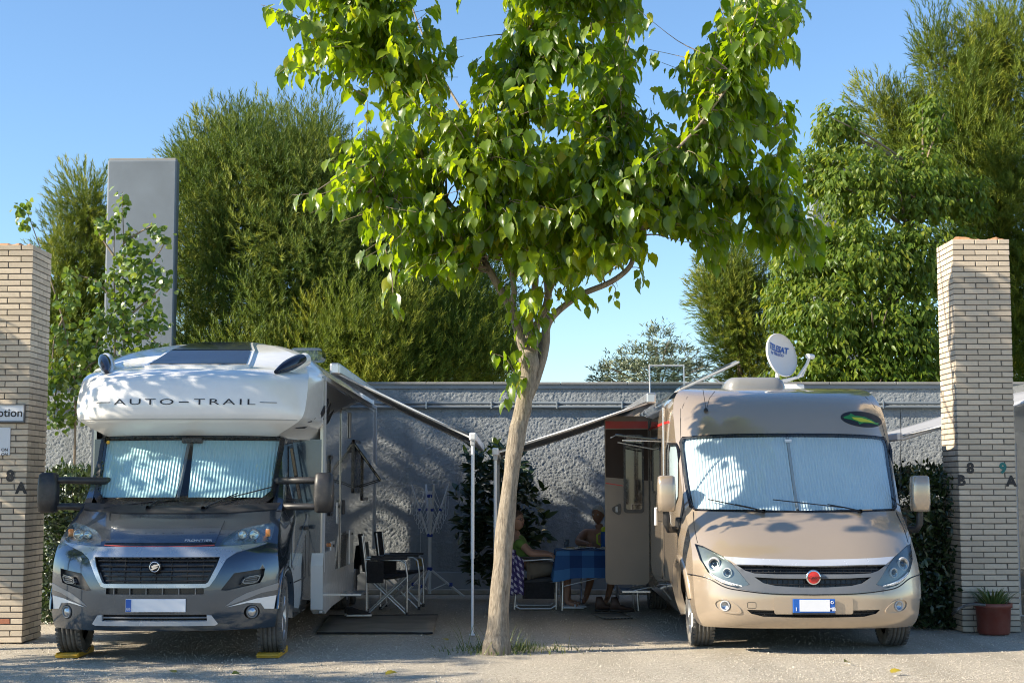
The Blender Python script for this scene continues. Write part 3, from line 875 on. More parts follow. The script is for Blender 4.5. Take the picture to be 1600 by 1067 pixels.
# ---- generic crowns
def lobes_to_world(lobes):
    out = []
    for px, py, rx, ry, Y, *dz in lobes:
        c = P(px, py, Y); s = Y / F_PX
        out.append((np.array(c), np.array([rx * s, dz[0] if dz else (rx + ry) * .5 * s, ry * s])))
    return out
def sample_lobes(lobes, n, inner=.55, lump=.25):
    L = lobes_to_world(lobes)
    area = np.array([(r[0] * r[2] + r[1] * r[2] + r[0] * r[1]) for c, r in L]); area /= area.sum()
    idx = rng.choice(len(L), n, p=area)
    d = rng.normal(size=(n, 3)); d /= np.linalg.norm(d, axis=1, keepdims=True)
    rad = inner + (1 - inner) * rng.random(n) ** .6
    C = np.array([L[i][0] for i in idx]); Rr = np.array([L[i][1] for i in idx])
    lumpv = np.array([1 + lump * noise.noise(Vector(q * 3.1) + Vector((float(i) * 3.7, 0, 0))) * 2 for q, i in zip(d, idx)])
    pos = C + d * Rr * (rad * lumpv)[:, None]
    return pos, d, rad, idx, L
def tuft_shape(k=12, seed=3):
    r = random.Random(seed); vs, fs = [], []
    for i in range(k):
        t = i / k * .75; a = i * 2.4
        b = Vector((0, t, 0)); out = Vector((math.cos(a), 1.1 + r.uniform(-.2, .5), math.sin(a))).normalized() * r.uniform(.34, .5)
        w = Vector((-math.sin(a), 0, math.cos(a))) * .034
        n = len(vs); vs += [b - w, b + w, b + out]; fs.append((n, n + 1, n + 2))
    return [tuple(v) for v in vs], fs
TUFT_V, TUFT_F = tuft_shape()
def pine(name, label, lobes, n, trunk_px, size, mat='pine_needle', group='pines beyond the wall', upw=1.0, base_r=.22, inner=.5):
    L = lobes_to_world(lobes)
    area = np.array([(r[0] * r[2] + r[1] * r[2] + r[0] * r[1]) for c, r in L]); tot = area.sum(); area = area / tot
    ncl = int(n / 95)
    ci = rng.choice(len(L), ncl, p=area)
    cd = rng.normal(size=(ncl, 3)); cd /= np.linalg.norm(cd, axis=1, keepdims=True)
    cr = .55 + .50 * rng.random(ncl) ** .5
    C = np.array([L[i_][0] for i_ in ci]) + cd * np.array([L[i_][1] for i_ in ci]) * cr[:, None]
    csz = size * (.85 + .95 * rng.random(ncl))
    k_ = rng.integers(0, ncl, n)
    d = rng.normal(size=(n, 3)); d /= np.linalg.norm(d, axis=1, keepdims=True)
    up = np.array([0, 0, 1.0])
    pos = C[k_] + (d * .85 + cd[k_] * .15) * (csz[k_] * rng.random(n) ** .38)[:, None] * np.array([1, 1, 1.35])
    rad = cr[k_]
    a = P(trunk_px[0], 700, trunk_px[1])
    root = Vector((a.x, trunk_px[1], 0))
    t = thing(name, label, 'tree', root, 0, group)
    o = np.array(root)
    yd = d * .9 + cd[k_] * .5 + up * upw * .8 + rng.normal(0, .25, (n, 3))
    zd = rng.normal(size=(n, 3))
    sc = size * .58 * (.7 + .6 * rng.random(n))
    tone = np.clip(.42 + .16 * rng.normal(size=n) + .30 * rng.normal(size=ncl)[k_], 0, 1)
    me = scatter('crown', TUFT_V, TUFT_F, pos - o, frames(zd, yd), sc, False, tone)
    tag(link('crown', me, mat, t), kind='stuff')
    top = max(L, key=lambda l: l[0][2])[0]
    mid = Vector(top) - root
    tpts = catmull([Vector((0, 0, -.1)), Vector((mid.x * .15, 0, mid.z * .35)), Vector((mid.x * .5, mid.y * .5, mid.z * .7)), mid], 5)
    k = len(tpts)
    MB().tube(tpts, [base_r * (1 - .8 * i / k) for i in range(k)], 10).build('trunk', 'pine_bark', t)
    bm = MB()
    for c, r in L:
        e = Vector(c) - root
        s = min(tpts, key=lambda q: abs(q.z - max(.8, e.z - .9)))
        p = catmull([s, s + (e - s) * .5 + Vector((0, 0, -.15)), e], 4)
        bm.tube(p, [.05 * (1 - .7 * i / len(p)) for i in range(len(p))], 6, caps=False)
    bm.build('limb', 'pine_bark', t)
    return t
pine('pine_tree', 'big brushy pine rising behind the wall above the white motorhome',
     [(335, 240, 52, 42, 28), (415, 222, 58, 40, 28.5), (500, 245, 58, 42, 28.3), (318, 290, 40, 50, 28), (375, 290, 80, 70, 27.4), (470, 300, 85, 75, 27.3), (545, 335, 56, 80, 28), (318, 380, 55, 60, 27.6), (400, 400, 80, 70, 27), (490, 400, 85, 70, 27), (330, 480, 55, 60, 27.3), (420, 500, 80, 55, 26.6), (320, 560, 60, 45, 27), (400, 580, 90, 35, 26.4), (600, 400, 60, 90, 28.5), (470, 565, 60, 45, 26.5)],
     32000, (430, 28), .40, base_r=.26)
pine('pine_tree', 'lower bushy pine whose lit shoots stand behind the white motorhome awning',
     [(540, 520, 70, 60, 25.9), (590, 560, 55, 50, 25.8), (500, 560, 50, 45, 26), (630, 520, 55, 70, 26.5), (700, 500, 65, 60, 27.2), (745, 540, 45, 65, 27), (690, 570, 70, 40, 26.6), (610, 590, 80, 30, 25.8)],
     14000, (600, 26.4), .36, 'sun_tinted_pine_needle', base_r=.16, upw=1.5)
pine('pine_tree', 'dark spreading pine glimpsed behind the mulberry trunk',
     [(660, 450, 75, 55, 30), (720, 460, 70, 60, 30), (600, 470, 70, 60, 30), (700, 530, 85, 60, 30), (765, 520, 25, 70, 30)], 7500, (690, 30), .40, base_r=.16, upw=.4)
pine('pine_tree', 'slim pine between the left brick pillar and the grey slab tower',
     [(140, 330, 32, 40, 29), (112, 390, 38, 50, 29), (150, 420, 40, 60, 29), (105, 470, 38, 55, 28.6), (140, 520, 45, 60, 28.6), (95, 560, 30, 60, 28.5)], 8000, (125, 29), .38, 'sun_tinted_pine_needle', base_r=.14)
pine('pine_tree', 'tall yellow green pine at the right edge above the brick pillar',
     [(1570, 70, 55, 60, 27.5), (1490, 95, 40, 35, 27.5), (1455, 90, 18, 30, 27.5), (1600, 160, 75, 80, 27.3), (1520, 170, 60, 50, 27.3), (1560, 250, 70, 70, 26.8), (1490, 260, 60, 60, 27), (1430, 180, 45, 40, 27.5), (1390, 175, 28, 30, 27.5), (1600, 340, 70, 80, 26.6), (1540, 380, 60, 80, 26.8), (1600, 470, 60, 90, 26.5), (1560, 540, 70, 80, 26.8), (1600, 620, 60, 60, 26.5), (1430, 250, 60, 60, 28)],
     24000, (1570, 27.6), .40, 'sun_tinted_pine_needle', base_r=.25)
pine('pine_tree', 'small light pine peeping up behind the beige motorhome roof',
     [(1148, 430, 34, 34, 29), (1130, 465, 24, 28, 29), (1168, 480, 45, 45, 29), (1150, 530, 30, 40, 29), (1185, 560, 45, 45, 29), (1145, 580, 20, 25, 29)], 6500, (1165, 29), .36, 'sun_tinted_pine_needle', base_r=.1, upw=.7)

LEAF_V = [(0, 0, 0), (-.20, .30, .05), (0, .35, 0), (.20, .30, .05), (-.15, .68, .0), (0, .7, -.05), (.15, .68, 0), (0, 1.05, -.16)]
LEAF_F = [(0, 2, 1), (0, 3, 2), (1, 2, 5), (1, 5, 4), (2, 3, 6), (2, 6, 5), (4, 5, 7), (5, 6, 7)]
ROUND_V = [(0, 0, 0), (-.42, .2, .08), (0, .35, 0), (.42, .2, .08), (-.40, .62, .05), (0, .68, -.02), (.40, .62, .05), (0, 1.0, -.1)]
THIN_V = [(x * .45, y, z) for x, y, z in LEAF_V]
def leafy_tree(name, label, lobes, n, trunk_px, size, mat, shape=LEAF_V, droop=.8, base_r=.09, group=None, stems=1, inner=.35, cat='tree', twig='twig_bark', clump=3.0, cl_pull=.45):
    pos, d, rad, idx, L = sample_lobes(lobes, n, inner, .3)
    root = Vector((P(trunk_px[0], 700, trunk_px[1]).x, trunk_px[1], 0))
    t = thing(name, label, cat, root, 0, group)
    cl = np.floor(pos * clump) / clump + .5 / clump + .12 * np.sin(np.floor(pos * clump) * 12.9898)
    pos = pos + (cl - pos) * cl_pull * rng.random(n)[:, None]
    pos[:, 2] = np.maximum(pos[:, 2], .02)
    az = rng.random(n) * 6.283
    yd = d * .5 + np.stack([np.cos(az) * .6, np.sin(az) * .6, -droop - .5 * rng.random(n)], 1)
    zd = d + rng.normal(0, .5, (n, 3)) + np.array([0, 0, .6])
    tone = np.clip(.4 + .28 * rng.normal(size=n) + .3 * np.array([noise.noise(Vector(q * 1.3)) for q in pos]), 0, 1)
    me = scatter('crown', shape, LEAF_F, pos - np.array(root), frames(zd, yd), size * (.65 + .6 * rng.random(n)), True, tone)
    tag(link('crown', me, mat, t), kind='stuff')
    top = Vector(max(L, key=lambda l: l[0][2])[0]) - root
    bm = MB(); tr = MB()
    tpts = catmull([Vector((0, 0, -.05)), Vector((top.x * .1, 0, top.z * .4)), top * .88], 6)
    k = len(tpts)
    tr.tube(tpts, [base_r * (1 - .8 * i / k) for i in range(k)], 8)
    tr.build('trunk', twig, t)
    for c, r in L:
        e = Vector(c) - root
        s = min(tpts, key=lambda q: abs(q.z - max(.2, e.z - .6)))
        for j in range(3):
            e2 = e + Vector([rng.normal() * r[0] * .6, rng.normal() * r[1] * .6, abs(rng.normal()) * r[2] * .2])
            p = catmull([s, s + (e2 - s) * .5 + Vector((0, 0, .08)), e2], 4)
            bm.tube(p, [base_r * .18 * (1 - .8 * i / len(p)) for i in range(len(p))], 5, caps=False)
    bm.build('branch', twig, t)
    return t
leafy_tree('broadleaf_tree', 'broadleaf tree with drooping pointed leaves behind the beige motorhome',
     [(1310, 205, 42, 45, 25.5), (1275, 270, 40, 45, 25.5), (1340, 290, 70, 60, 25), (1455, 190, 28, 45, 25.5), (1440, 290, 60, 70, 25.3), (1510, 310, 35, 45, 25.5), (1255, 400, 50, 70, 25), (1340, 400, 80, 70, 24.6), (1430, 400, 60, 70, 24.8), (1225, 470, 38, 50, 25), (1300, 500, 80, 70, 24.4), (1390, 520, 80, 70, 24.4), (1270, 580, 70, 60, 24.3), (1350, 610, 80, 60, 24.2), (1420, 620, 60, 60, 24.2), (1450, 540, 40, 80, 24.6), (1495, 420, 30, 80, 25.3)],
     34000, (1345, 25.2), .125, 'glossy_leaf', droop=.6, base_r=.16, clump=2.2, cl_pull=.30)
leafy_tree('olive_tree', 'feathery grey green olive tree showing over the wall coping',
     [(960, 578, 34, 26, 27), (1000, 560, 34, 30, 27), (1030, 535, 28, 30, 27), (1065, 560, 34, 30, 27), (1020, 580, 70, 26, 26.6), (1095, 580, 24, 22, 27), (940, 590, 24, 16, 27)], 5200, (1020, 27), .10, 'olive_leaf', THIN_V, -.5, .10, clump=3.4)
# slender climber by the left pillar: hand-placed stems with leaf clusters
def build_climber():
    YC = 20.6
    root = Vector((P(150, 700, YC).x, YC, 0))
    t = thing('climbing_shrub', 'thin stemmed shrub with round pale leaves between left pillar and motorhome', 'shrub', root)
    stems = [[(190, 925), (200, 700), (194, 560), (192, 450), (193, 380), (191, 300)], [(170, 925), (176, 650), (180, 520), (178, 420), (179, 345)], [(110, 925), (118, 640), (112, 570), (98, 500), (80, 440), (60, 380), (42, 330)], [(150, 925), (150, 700), (140, 600), (150, 540), (170, 500)], [(192, 450), (225, 420), (245, 400), (262, 372)], [(193, 500), (230, 470), (262, 440)], [(112, 570), (90, 600), (85, 650), (90, 670)], [(180, 470), (150, 440), (120, 430)], [(192, 520), (225, 520), (252, 545)], [(178, 400), (158, 370), (148, 345)], [(193, 380), (220, 362), (240, 352)], [(118, 600), (140, 570), (175, 560)], [(98, 500), (85, 530), (80, 600)]]
    mb = MB()
    for s in stems:
        p = catmull([P(x, y, YC + .15 * noise.noise(Vector((x, y, 0)) * .05)) - root for x, y in s], 5)
        mb.tube(p, [.018 * (1 - .75 * i / len(p)) for i in range(len(p))], 6, caps=False)
    mb.build('stem', 'twig_bark', t)
    cl = [(34, 325, 13), (40, 348, 11), (192, 312, 12), (188, 335, 12), (170, 352, 17), (155, 350, 12), (242, 360, 14), (258, 375, 10), (200, 370, 14), (215, 390, 18), (190, 400, 14), (230, 420, 22), (255, 435, 16), (205, 430, 22), (175, 430, 16), (225, 460, 24), (190, 470, 24), (150, 445, 14), (240, 500, 22), (200, 510, 30), (160, 500, 26), (110, 430, 12), (105, 470, 20), (95, 520, 22), (130, 540, 28), (170, 555, 32), (215, 550, 30), (250, 545, 14), (100, 580, 26), (140, 590, 32), (180, 600, 34), (220, 590, 28), (85, 630, 14), (92, 655, 18), (115, 650, 14), (80, 600, 20), (120, 615, 22)]
    pos = []
    for x, y, r in cl:
        k = int(r * r * .17) + 6
        c = P(x, y, YC); s = YC / F_PX * r
        pos += [np.array(c) + rng.normal(0, .5, 3) * np.array([s, s * 1.2, s]) for _ in range(k)]
    pos = np.array(pos); n = len(pos)
    az = rng.random(n) * 6.283
    yd = np.stack([np.cos(az), np.sin(az), -.5 - .8 * rng.random(n)], 1); zd = rng.normal(0, .6, (n, 3)) + np.array([-.3, -.4, .7])
    me = scatter('foliage', ROUND_V, LEAF_F, pos - np.array(root), frames(zd, yd), .085 * (.6 + .7 * rng.random(n)), True)
    tag(link('foliage', me, 'vine_leaf', t), kind='stuff')
build_climber()
def box_hedge(label, px0, px1, pyt, Y0, Y1, n):
    a, b = P(px0, pyt, Y0), P(px1, pyt, Y0)
    root = Vector(((a.x + b.x) / 2, (Y0 + Y1) / 2, 0)); H = a.z
    t = thing('hedge', label, 'hedge', root, 0, 'clipped dark hedges beside the vehicles')
    w, l = (b.x - a.x) / 2, (Y1 - Y0) / 2
    face = rng.random(n)
    u = rng.random((n, 3)) * 2 - 1
    u[face < .35, 2] = 1; m = (face >= .35) & (face < .7); u[m, 1] = -1; m = face >= .7; u[m, 0] = np.sign(u[m, 0])
    nrm = np.where(np.abs(u) >= .999, u, 0) + 1e-6
    pos = u * np.array([w, l, H / 2]) * (1 + .10 * rng.normal(size=(n, 1)) * .6) + np.array([0, 0, H / 2])
    pos += .05 * rng.normal(size=(n, 3)); pos[:, 2] = np.maximum(pos[:, 2], .03)
    yd = nrm * .5 + rng.normal(0, .6, (n, 3)) + np.array([0, 0, .3]); zd = nrm + rng.normal(0, .6, (n, 3))
    me = scatter('foliage', LEAF_V, LEAF_F, pos, frames(zd, yd), .075 * (.6 + .8 * rng.random(n)), True)
    tag(link('foliage', me, 'hedge_leaf', t), kind='stuff')
    st = MB()
    for i in range(14):
        x, y = (random.random() * 2 - 1) * w * .7, (random.random() * 2 - 1) * l * .8
        st.tube([(x, y, -.02), (x + .05, y, H * .4), (x + random.uniform(-.1, .1), y, H * .85)], [.018, .012, .005], 5)
    st.build('stem', 'pine_bark', t)
    MB().box((0, 0, H * .42), (w * 1.3, l * 1.5, H * .80)).build('dense_core', 'hedge_leaf', t)
box_hedge('clipped hedge between the left pillar and the white motorhome', 58, 150, 752, 17.6, 20.3, 8500)
box_hedge('clipped hedge between the beige motorhome and the right pillar', 1424, 1520, 752, 16.9, 20.5, 8500)
leafy_tree('laurel_shrub', 'dark laurel shrub against the wall behind the mulberry trunk',
     [(750, 735, 24, 40, 21.3), (790, 735, 28, 44, 21.4), (738, 800, 24, 44, 21.2), (782, 800, 38, 44, 21.2), (822, 775, 22, 36, 21.4), (748, 855, 28, 36, 21.2), (800, 850, 36, 32, 21.2), (836, 828, 18, 24, 21.3), (770, 890, 42, 22, 21.2)], 1700, (775, 21.4), .16, 'hedge_leaf', droop=-.4, base_r=.03, cat='shrub', clump=3.2, inner=.2)

# grass round the trunk, fallen leaves
def build_grass():
    c = G(776, 1016)
    n = 620
    a = rng.random(n) * 6.283; r = np.abs(rng.normal(0, .22, n)) + .10
    pos = np.stack([c.x + .08 + np.cos(a) * r * 1.3, c.y + np.sin(a) * r * .9, np.zeros(n)], 1)
    bv = [(-.03, 0, 0), (.03, 0, 0), (-.02, .5, .06), (.02, .5, .06), (0, 1, .24)]; bf = [(0, 1, 3), (0, 3, 2), (2, 3, 4)]
    lean = rng.normal(0, .45, (n, 2))
    yd = np.stack([lean[:, 0], lean[:, 1], np.ones(n)], 1); zd = np.stack([lean[:, 0] + .01, lean[:, 1] + .01, -.2 * np.ones(n)], 1)
    h = (.05 + .13 * rng.random(n) ** 2.5) * np.exp(-(r - .1) * 1.2); h[:24] = .22 + .16 * rng.random(24)
    me = scatter('grass', bv, bf, pos, frames(zd, yd), np.stack([np.full(n, .16), h, h], 1))
    tag(link('grass', me, 'grass_blade'), 'tuft of wild grass around the foot of the mulberry trunk', 'grass', kind='stuff')
build_grass()
leaf_mat('fallen_leaf', [(.35, .28, .03), (.45, .33, .04), (.2, .24, .03)], [(.4, .3, .03), (.45, .35, .04)], .2, .05)
for k, (px, py, lab) in enumerate([(603, 1056, 'curled yellow leaf on the gravel below the white motorhome awning'), (272, 1054, 'small yellow leaf on gravel in front of the white motorhome plate'), (1325, 1037, 'yellow green leaf on sunny gravel in front of the beige motorhome'), (1392, 1053, 'dry leaf scraps on gravel near the right photo corner'), (698, 1003, 'dark fallen leaf left of the mulberry foot'), (374, 1056, 'green fallen leaf between the yellow leaves in front')]):
    g = G(px, py)
    me = scatter('fallen_leaf', ML_V, ML_F, np.zeros((1, 3)), frames(np.array([[.3, -.4, 1]]), np.array([[math.cos(k * 2.1), math.sin(k * 2.1), .25]])), np.array([.085]), True, np.array([(k * .37) % 1]))
    tag(link('fallen_leaf', me, 'fallen_leaf', None, loc=(g.x, g.y, .02)), lab, 'leaf', 'fallen leaves on the gravel')
# ------------------------------------------------------------------ vehicle helpers
def vehicle_px(org):
    """photo position -> local (x, z) on a front surface y = f(x, z)"""
    def conv(f, pts):
        out = []
        for px, py in pts:
            y = 0.3
            for _ in range(12):
                w = P(px, py, org.y + y); x, z = w.x - org.x, w.z
                y = .5 * y + .5 * min(4, max(-.5, f(x, z)))
            out.append((x, z))
        return out
    return conv
def mir(poly): return [(-x, z) for x, z in poly][::-1]
def ellipse(cx, cz, a, b, n=20): return [(cx + a * math.cos(2 * math.pi * k / n), cz + b * math.sin(2 * math.pi * k / n)) for k in range(n)]
def rrect(x0, x1, z0, z1, r, n=4):
    out = []
    for cx, cz, a0 in ((x1 - r, z1 - r, 0), (x0 + r, z1 - r, 90), (x0 + r, z0 + r, 180), (x1 - r, z0 + r, 270)):
        out += [(cx + r * math.cos(R(a0 + 90 * k / n)), cz + r * math.sin(R(a0 + 90 * k / n))) for k in range(n + 1)]
    return out
def make_wheel(parent, c, r=.345, w=.225, side=1, steer=0, spokes=5, name='wheel'):
    """tyre with tread blocks and a spoked rim; the outer face looks towards side * x"""
    h = bpy.data.objects.new(name, None); COL.objects.link(h); h.parent = parent; h.location = c; h.rotation_euler = (0, 0, steer); h.empty_display_size = .1
    mb = MB(); n = 48
    hw = w / 2
    prof = [(r * .66, -hw * .72), (r * .70, -hw * .92), (r * .80, -hw), (r * .92, -hw * .97), (r * .972, -hw * .86), (r * .99, -hw * .74)]
    grooves = [-.52, -.18, .18, .52]
    for g in grooves:
        prof += [(r, (g - .05) * hw), (r * .974, (g - .045) * hw), (r * .974, (g + .045) * hw), (r, (g + .05) * hw)]
    prof += [(r * .99, hw * .74), (r * .972, hw * .86), (r * .92, hw * .97), (r * .80, hw), (r * .70, hw * .92), (r * .66, hw * .72)]
    mb.lathe(prof, (0, 0, 0), 'X', n)
    for k in range(n):                                         # cross sipes on the shoulders
        a = 2 * math.pi * (k + .5) / n
        for s in (-1, 1):
            M = Matrix.Rotation(a, 4, 'X')
            mb.box(M @ Vector((s * hw * .84, 0, r * .985)), (hw * .26, r * .075, r * .035), M.to_3x3())
    mb.build('tyre', 'rubber', h)
    rm = MB(); s = side
    rm.lathe([(r * .665, s * hw * .9), (r * .62, s * hw * .86), (r * .60, s * hw * .55), (r * .58, s * hw * .1), (.02, s * hw * .05)], (0, 0, 0), 'X', 32)
    rim = rm.build('rim', 'steel', h)
    sp = MB()
    for k in range(spokes):
        a = 2 * math.pi * k / spokes + .3
        M = Matrix.Rotation(a, 3, 'X')
        for da in (-.10, .10):
            M2 = Matrix.Rotation(a + da, 3, 'X')
            sp.tube([M @ Vector((s * hw * .62, 0, r * .10)), M2 @ Vector((s * hw * .72, 0, r * .36)), M2 @ Vector((s * hw * .70, 0, r * .63))], [.026, .022, .024], 6)
    sp.lathe([(r * .17, s * hw * .5), (r * .16, s * hw * .74), (r * .08, s * hw * .78), (.001, s * hw * .78)], (0, 0, 0), 'X', 16)
    sp.build('spokes', 'aluminium', h)
    return h
def well(par, x, y, z, r_):
    MB().loft([[Vector((x + dx, y + r_ * math.cos(R(a)), z + r_ * math.sin(R(a)))) for a in range(8, 173, 9)] for dx in (-.16, .13)], closed=False).build('wheel_well', 'wheel_well', par)
def pleated_blind(name, poly, S, mat, parent, pitch=.030, depth=.009, gap=.05, flip=False):
    """concertina screen behind a windscreen: vertical pleats following the surface S(u, v)"""
    us = [p[0] for p in poly]
    u0, u1 = min(us), max(us); n = int((u1 - u0) / pitch) * 2
    mb = MB(); cols = []
    for i in range(n + 1):
        u = u0 + (u1 - u0) * i / n
        vs = []
        uu = min(max(u, u0 + 1e-4), u1 - 1e-4)
        for k in range(len(poly)):
            (xa, za), (xb, zb) = poly[k], poly[(k + 1) % len(poly)]
            if (xa - uu) * (xb - uu) <= 0 and xa != xb: vs.append(za + (zb - za) * (uu - xa) / (xb - xa))
        if len(vs) < 2: continue
        z0, z1 = min(vs), max(vs)
        col = []
        for j in range(9):
            z = z0 + (z1 - z0) * j / 8
            p = Vector(S(uu, z)); col.append(p + Vector((0, gap + (depth if i % 2 else 0), 0)))
        cols.append(col)
    vs = [p for c in cols for p in c]
    mb.add(vs, [(i * 9 + j, (i + 1) * 9 + j, (i + 1) * 9 + j + 1, i * 9 + j + 1) for i in range(len(cols) - 1) for j in range(8)])
    return mb.build(name, mat, parent)
pbr('blind_silver', (.42, .60, .62), .5, metal=.15, var=.04)
pbr('blind_white', (.66, .73, .76), .5, var=.03)
pbr('wheel_well', (.008, .008, .009), .9, var=.2)
pbr('underbody', (.02, .019, .018), .9, var=.3)
pbr('graphic_grey', (.22, .225, .23), .35, coat=.6, var=.05)
pbr('ramp_yellow', (.62, .36, .02), .55, var=.12, dust=.3)
pbr('amber', (.55, .19, .03), .3, coat=.5, var=.05)

# ------------------------------------------------------------------ white and slate coachbuilt motorhome
VL = Vector((-3.10, 13.45, 0))
cv = vehicle_px(VL)
van_a = thing('motorhome', 'white and slate coachbuilt motorhome with overcab bed and silver windscreen blinds', 'motorhome', VL, 0, 'motorhomes parked nose out')
def c2(l): return [(60 + x / 3.81, 760 + y / 3.81) for x, y in l]
def c1(l): return [(x / 2.963, 500 + y / 2.963) for x, y in l]
YcA = interp([(.20, .16), (.27, .06), (.34, .02), (.45, 0), (.60, 0), (.78, .012), (.92, .05), (1.0, .115), (1.1, .28), (1.2, .48), (1.31, .76), (1.44, 1.0), (1.72, 1.18), (2.0, 1.37), (2.15, 1.47)])
aA = interp([(.2, .46), (.95, .44), (1.1, .40), (1.3, .34), (1.45, .26), (2.1, .24)])
hA = interp([(.20, .93), (.30, .985), (.5, 1.01), (.8, 1.01), (.95, .995), (1.1, .975), (1.31, .945), (1.44, .93), (1.72, .895), (2.05, .85), (2.15, .84)])
def fA(x, z):
    return YcA(z) + aA(z) * min(1.3, abs(x) / 1.03) ** 3.2
def SA(x, z): return (x, fA(x, z), z)
zs = [.285 + (2.02 - .285) * i / 40 for i in range(41)]
outline = [(hA(z), z) for z in zs] + [(-hA(z), z) for z in reversed(zs)]
# regions measured on the photograph's right-hand half, mirrored
def both(crop, pts): r = cv(fA, crop(pts)); return r, mir(r)
hl_r, hl_l = both(c2, [(1078, 345), (1112, 300), (1180, 260), (1290, 232), (1392, 213), (1408, 226), (1398, 275), (1385, 312), (1340, 332), (1150, 352)])
gr = cv(fA, c2([(730, 424), (1080, 420), (1062, 470), (1010, 568), (995, 578), (730, 580)])); cx0 = .0
grille = [(x, z) for x, z in gr if x > .05]
gz1, gz0 = max(z for x, z in grille), min(z for x, z in grille)
grille = grille + [(-x, z) for x, z in grille[::-1]]
lo = cv(fA, c2([(985, 603), (985, 640)])); sx = lo[0][0]
slot = rrect(-sx, sx, lo[1][1], lo[0][1], .006, 2)
lw = cv(fA, c2([(1003, 760), (1005, 797)])); lx = lw[0][0]
low = rrect(-lx, lx, lw[1][1], lw[0][1], .008, 2)
ve_r, ve_l = both(c2, [(1085, 616), (1165, 515), (1350, 485), (1342, 530), (1320, 572), (1120, 618)])
fg = cv(fA, c2([(1270, 745)]))[0]
fog_r = ellipse(fg[0], fg[1], .062, .062); fog_l = mir(fog_r)
ws = cv(fA, [(447, 681), (436, 740), (425, 790)]); wt, wm, wb = ws
glass = [(-wt[0] + .03, 2.012), (wt[0] - .03, 2.012), (wt[0], 1.985), wm, (wb[0], 1.375), (.55, 1.335), (0, 1.325), (-.55, 1.335), (-wb[0], 1.375), (-wm[0], wm[1]), (-wt[0], 1.985)]
holes = [hl_r, hl_l, grille, slot, low, ve_r, ve_l, fog_r, fog_l, glass]
patch('cab_front', outline, SA, 'slate_paint', van_a, 0, None, holes, .055)
# each opening: a recessed backing with its rim
def recess(poly, mat, depth, name, S=SA, par=van_a, step=.06): return patch(name, poly, S, mat, par, -depth, 0.0, (), step)
recess(grille, 'satin_black', .05, 'grille_recess'); recess(slot, 'satin_black', .04, 'air_slot'); recess(low, 'satin_black', .04, 'air_slot')
for q in (ve_r, ve_l):
    r_ = recess(q, 'black_plastic', .035, 'vent_pocket')
for q, sgn in ((hl_r, 1), (hl_l, -1)):
    h = recess(q, 'lamp_bowl', .03, 'headlight')
    patch('lens', q, SA, 'clear_glass', h, -.002)
    cx = sum(p[0] for p in q) / len(q); cz = sum(p[1] for p in q) / len(q)
    for dx, rr_ in ((-.075, .034), (.02, .042)):
        x = cx + sgn * dx; y = fA(x, cz)
        MB().lathe([(rr_, -.028), (rr_ * .96, -.02), (rr_ * .6, .02), (.001, .03)], (x, y + .012, cz), 'Y', 18).build('reflector', 'chrome', h)
        MB().lathe([(rr_ * 1.12, -.02), (rr_ * 1.2, -.028), (rr_ * 1.02, -.028), (rr_, -.02)], (x, y + .008, cz), 'Y', 18).build('bezel', 'grey_plastic', h)
    x = cx + sgn * .125
    MB().box((x, fA(x, cz) + .018, cz + .01), (.045, .02, .07), Matrix.Rotation(-sgn * .5, 3, 'Z')).build('indicator', 'lens_amber', h, bevel=.006)
# silver surround sweeping from the lamps round the grille
sil = cv(fA, c2([(1360, 336), (1300, 356), (1180, 392), (1118, 432), (1052, 545), (1018, 592), (990, 602)]))
top_e = cv(fA, c2([(1340, 340), (1150, 358), (1060, 362)]))
outer = [(0, sil[-1][1])] + [(x, z) for x, z in sil[::-1]] + [(x, z) for x, z in top_e[1:]] + [(0, top_e[-1][1] + .004)]
outer = [p for p in outer if p[0] > .01]
sur = outer + [(-x, z) for x, z in outer[::-1]]
patch('grille_surround', sur, SA, 'silver_paint', van_a, .012, -.03, [grille], .05)
gx = max(p[0] for p in grille)
for k in range(5):                                         # slats
    z = gz0 + (gz1 - gz0) * (k + .6) / 5.3
    half = gx * (.80 + .2 * (z - gz0) / (gz1 - gz0)) - .012
    MB().tube([(x, fA(x, z) + .022, z) for x in np.linspace(-half, half, 15)], .0085, 6).build('grille_slat', 'black_plastic', van_a)
for k in range(7):
    x = -gx * .75 + k * gx * .25
    MB().tube([(x, fA(x, z) + .034, z) for z in np.linspace(gz0 + .01, gz1 - .01, 5)], .004, 5).build('grille_bar', 'black_plastic', van_a)
for k in range(6):
    x = -sx + (k + .5) * sx / 3
    MB().box((x, fA(x, .6) + .015, (lo[0][1] + lo[1][1]) / 2), (.008, .03, lo[0][1] - lo[1][1])).build('slot_bar', 'grey_plastic', van_a)
MB().tube([(x, fA(x, lw[0][1]) + .012, (lw[0][1] + lw[1][1]) / 2) for x in np.linspace(-lx, lx, 9)], .009, 6).build('slot_bar', 'grey_plastic', van_a)
# bright lip under the low opening
lip = cv(fA, c2([(1003, 797), (1002, 762), (1030, 764), (1068, 812), (1050, 822)]))
lipo = [(x, z) for x, z in lip] ; lipz = lip[-1][1]
lp = lipo + [(-x, z) for x, z in lipo[::-1]]
patch('bumper_lip', lp, SA, 'bright_trim', van_a, .016, -.02, (), .05)
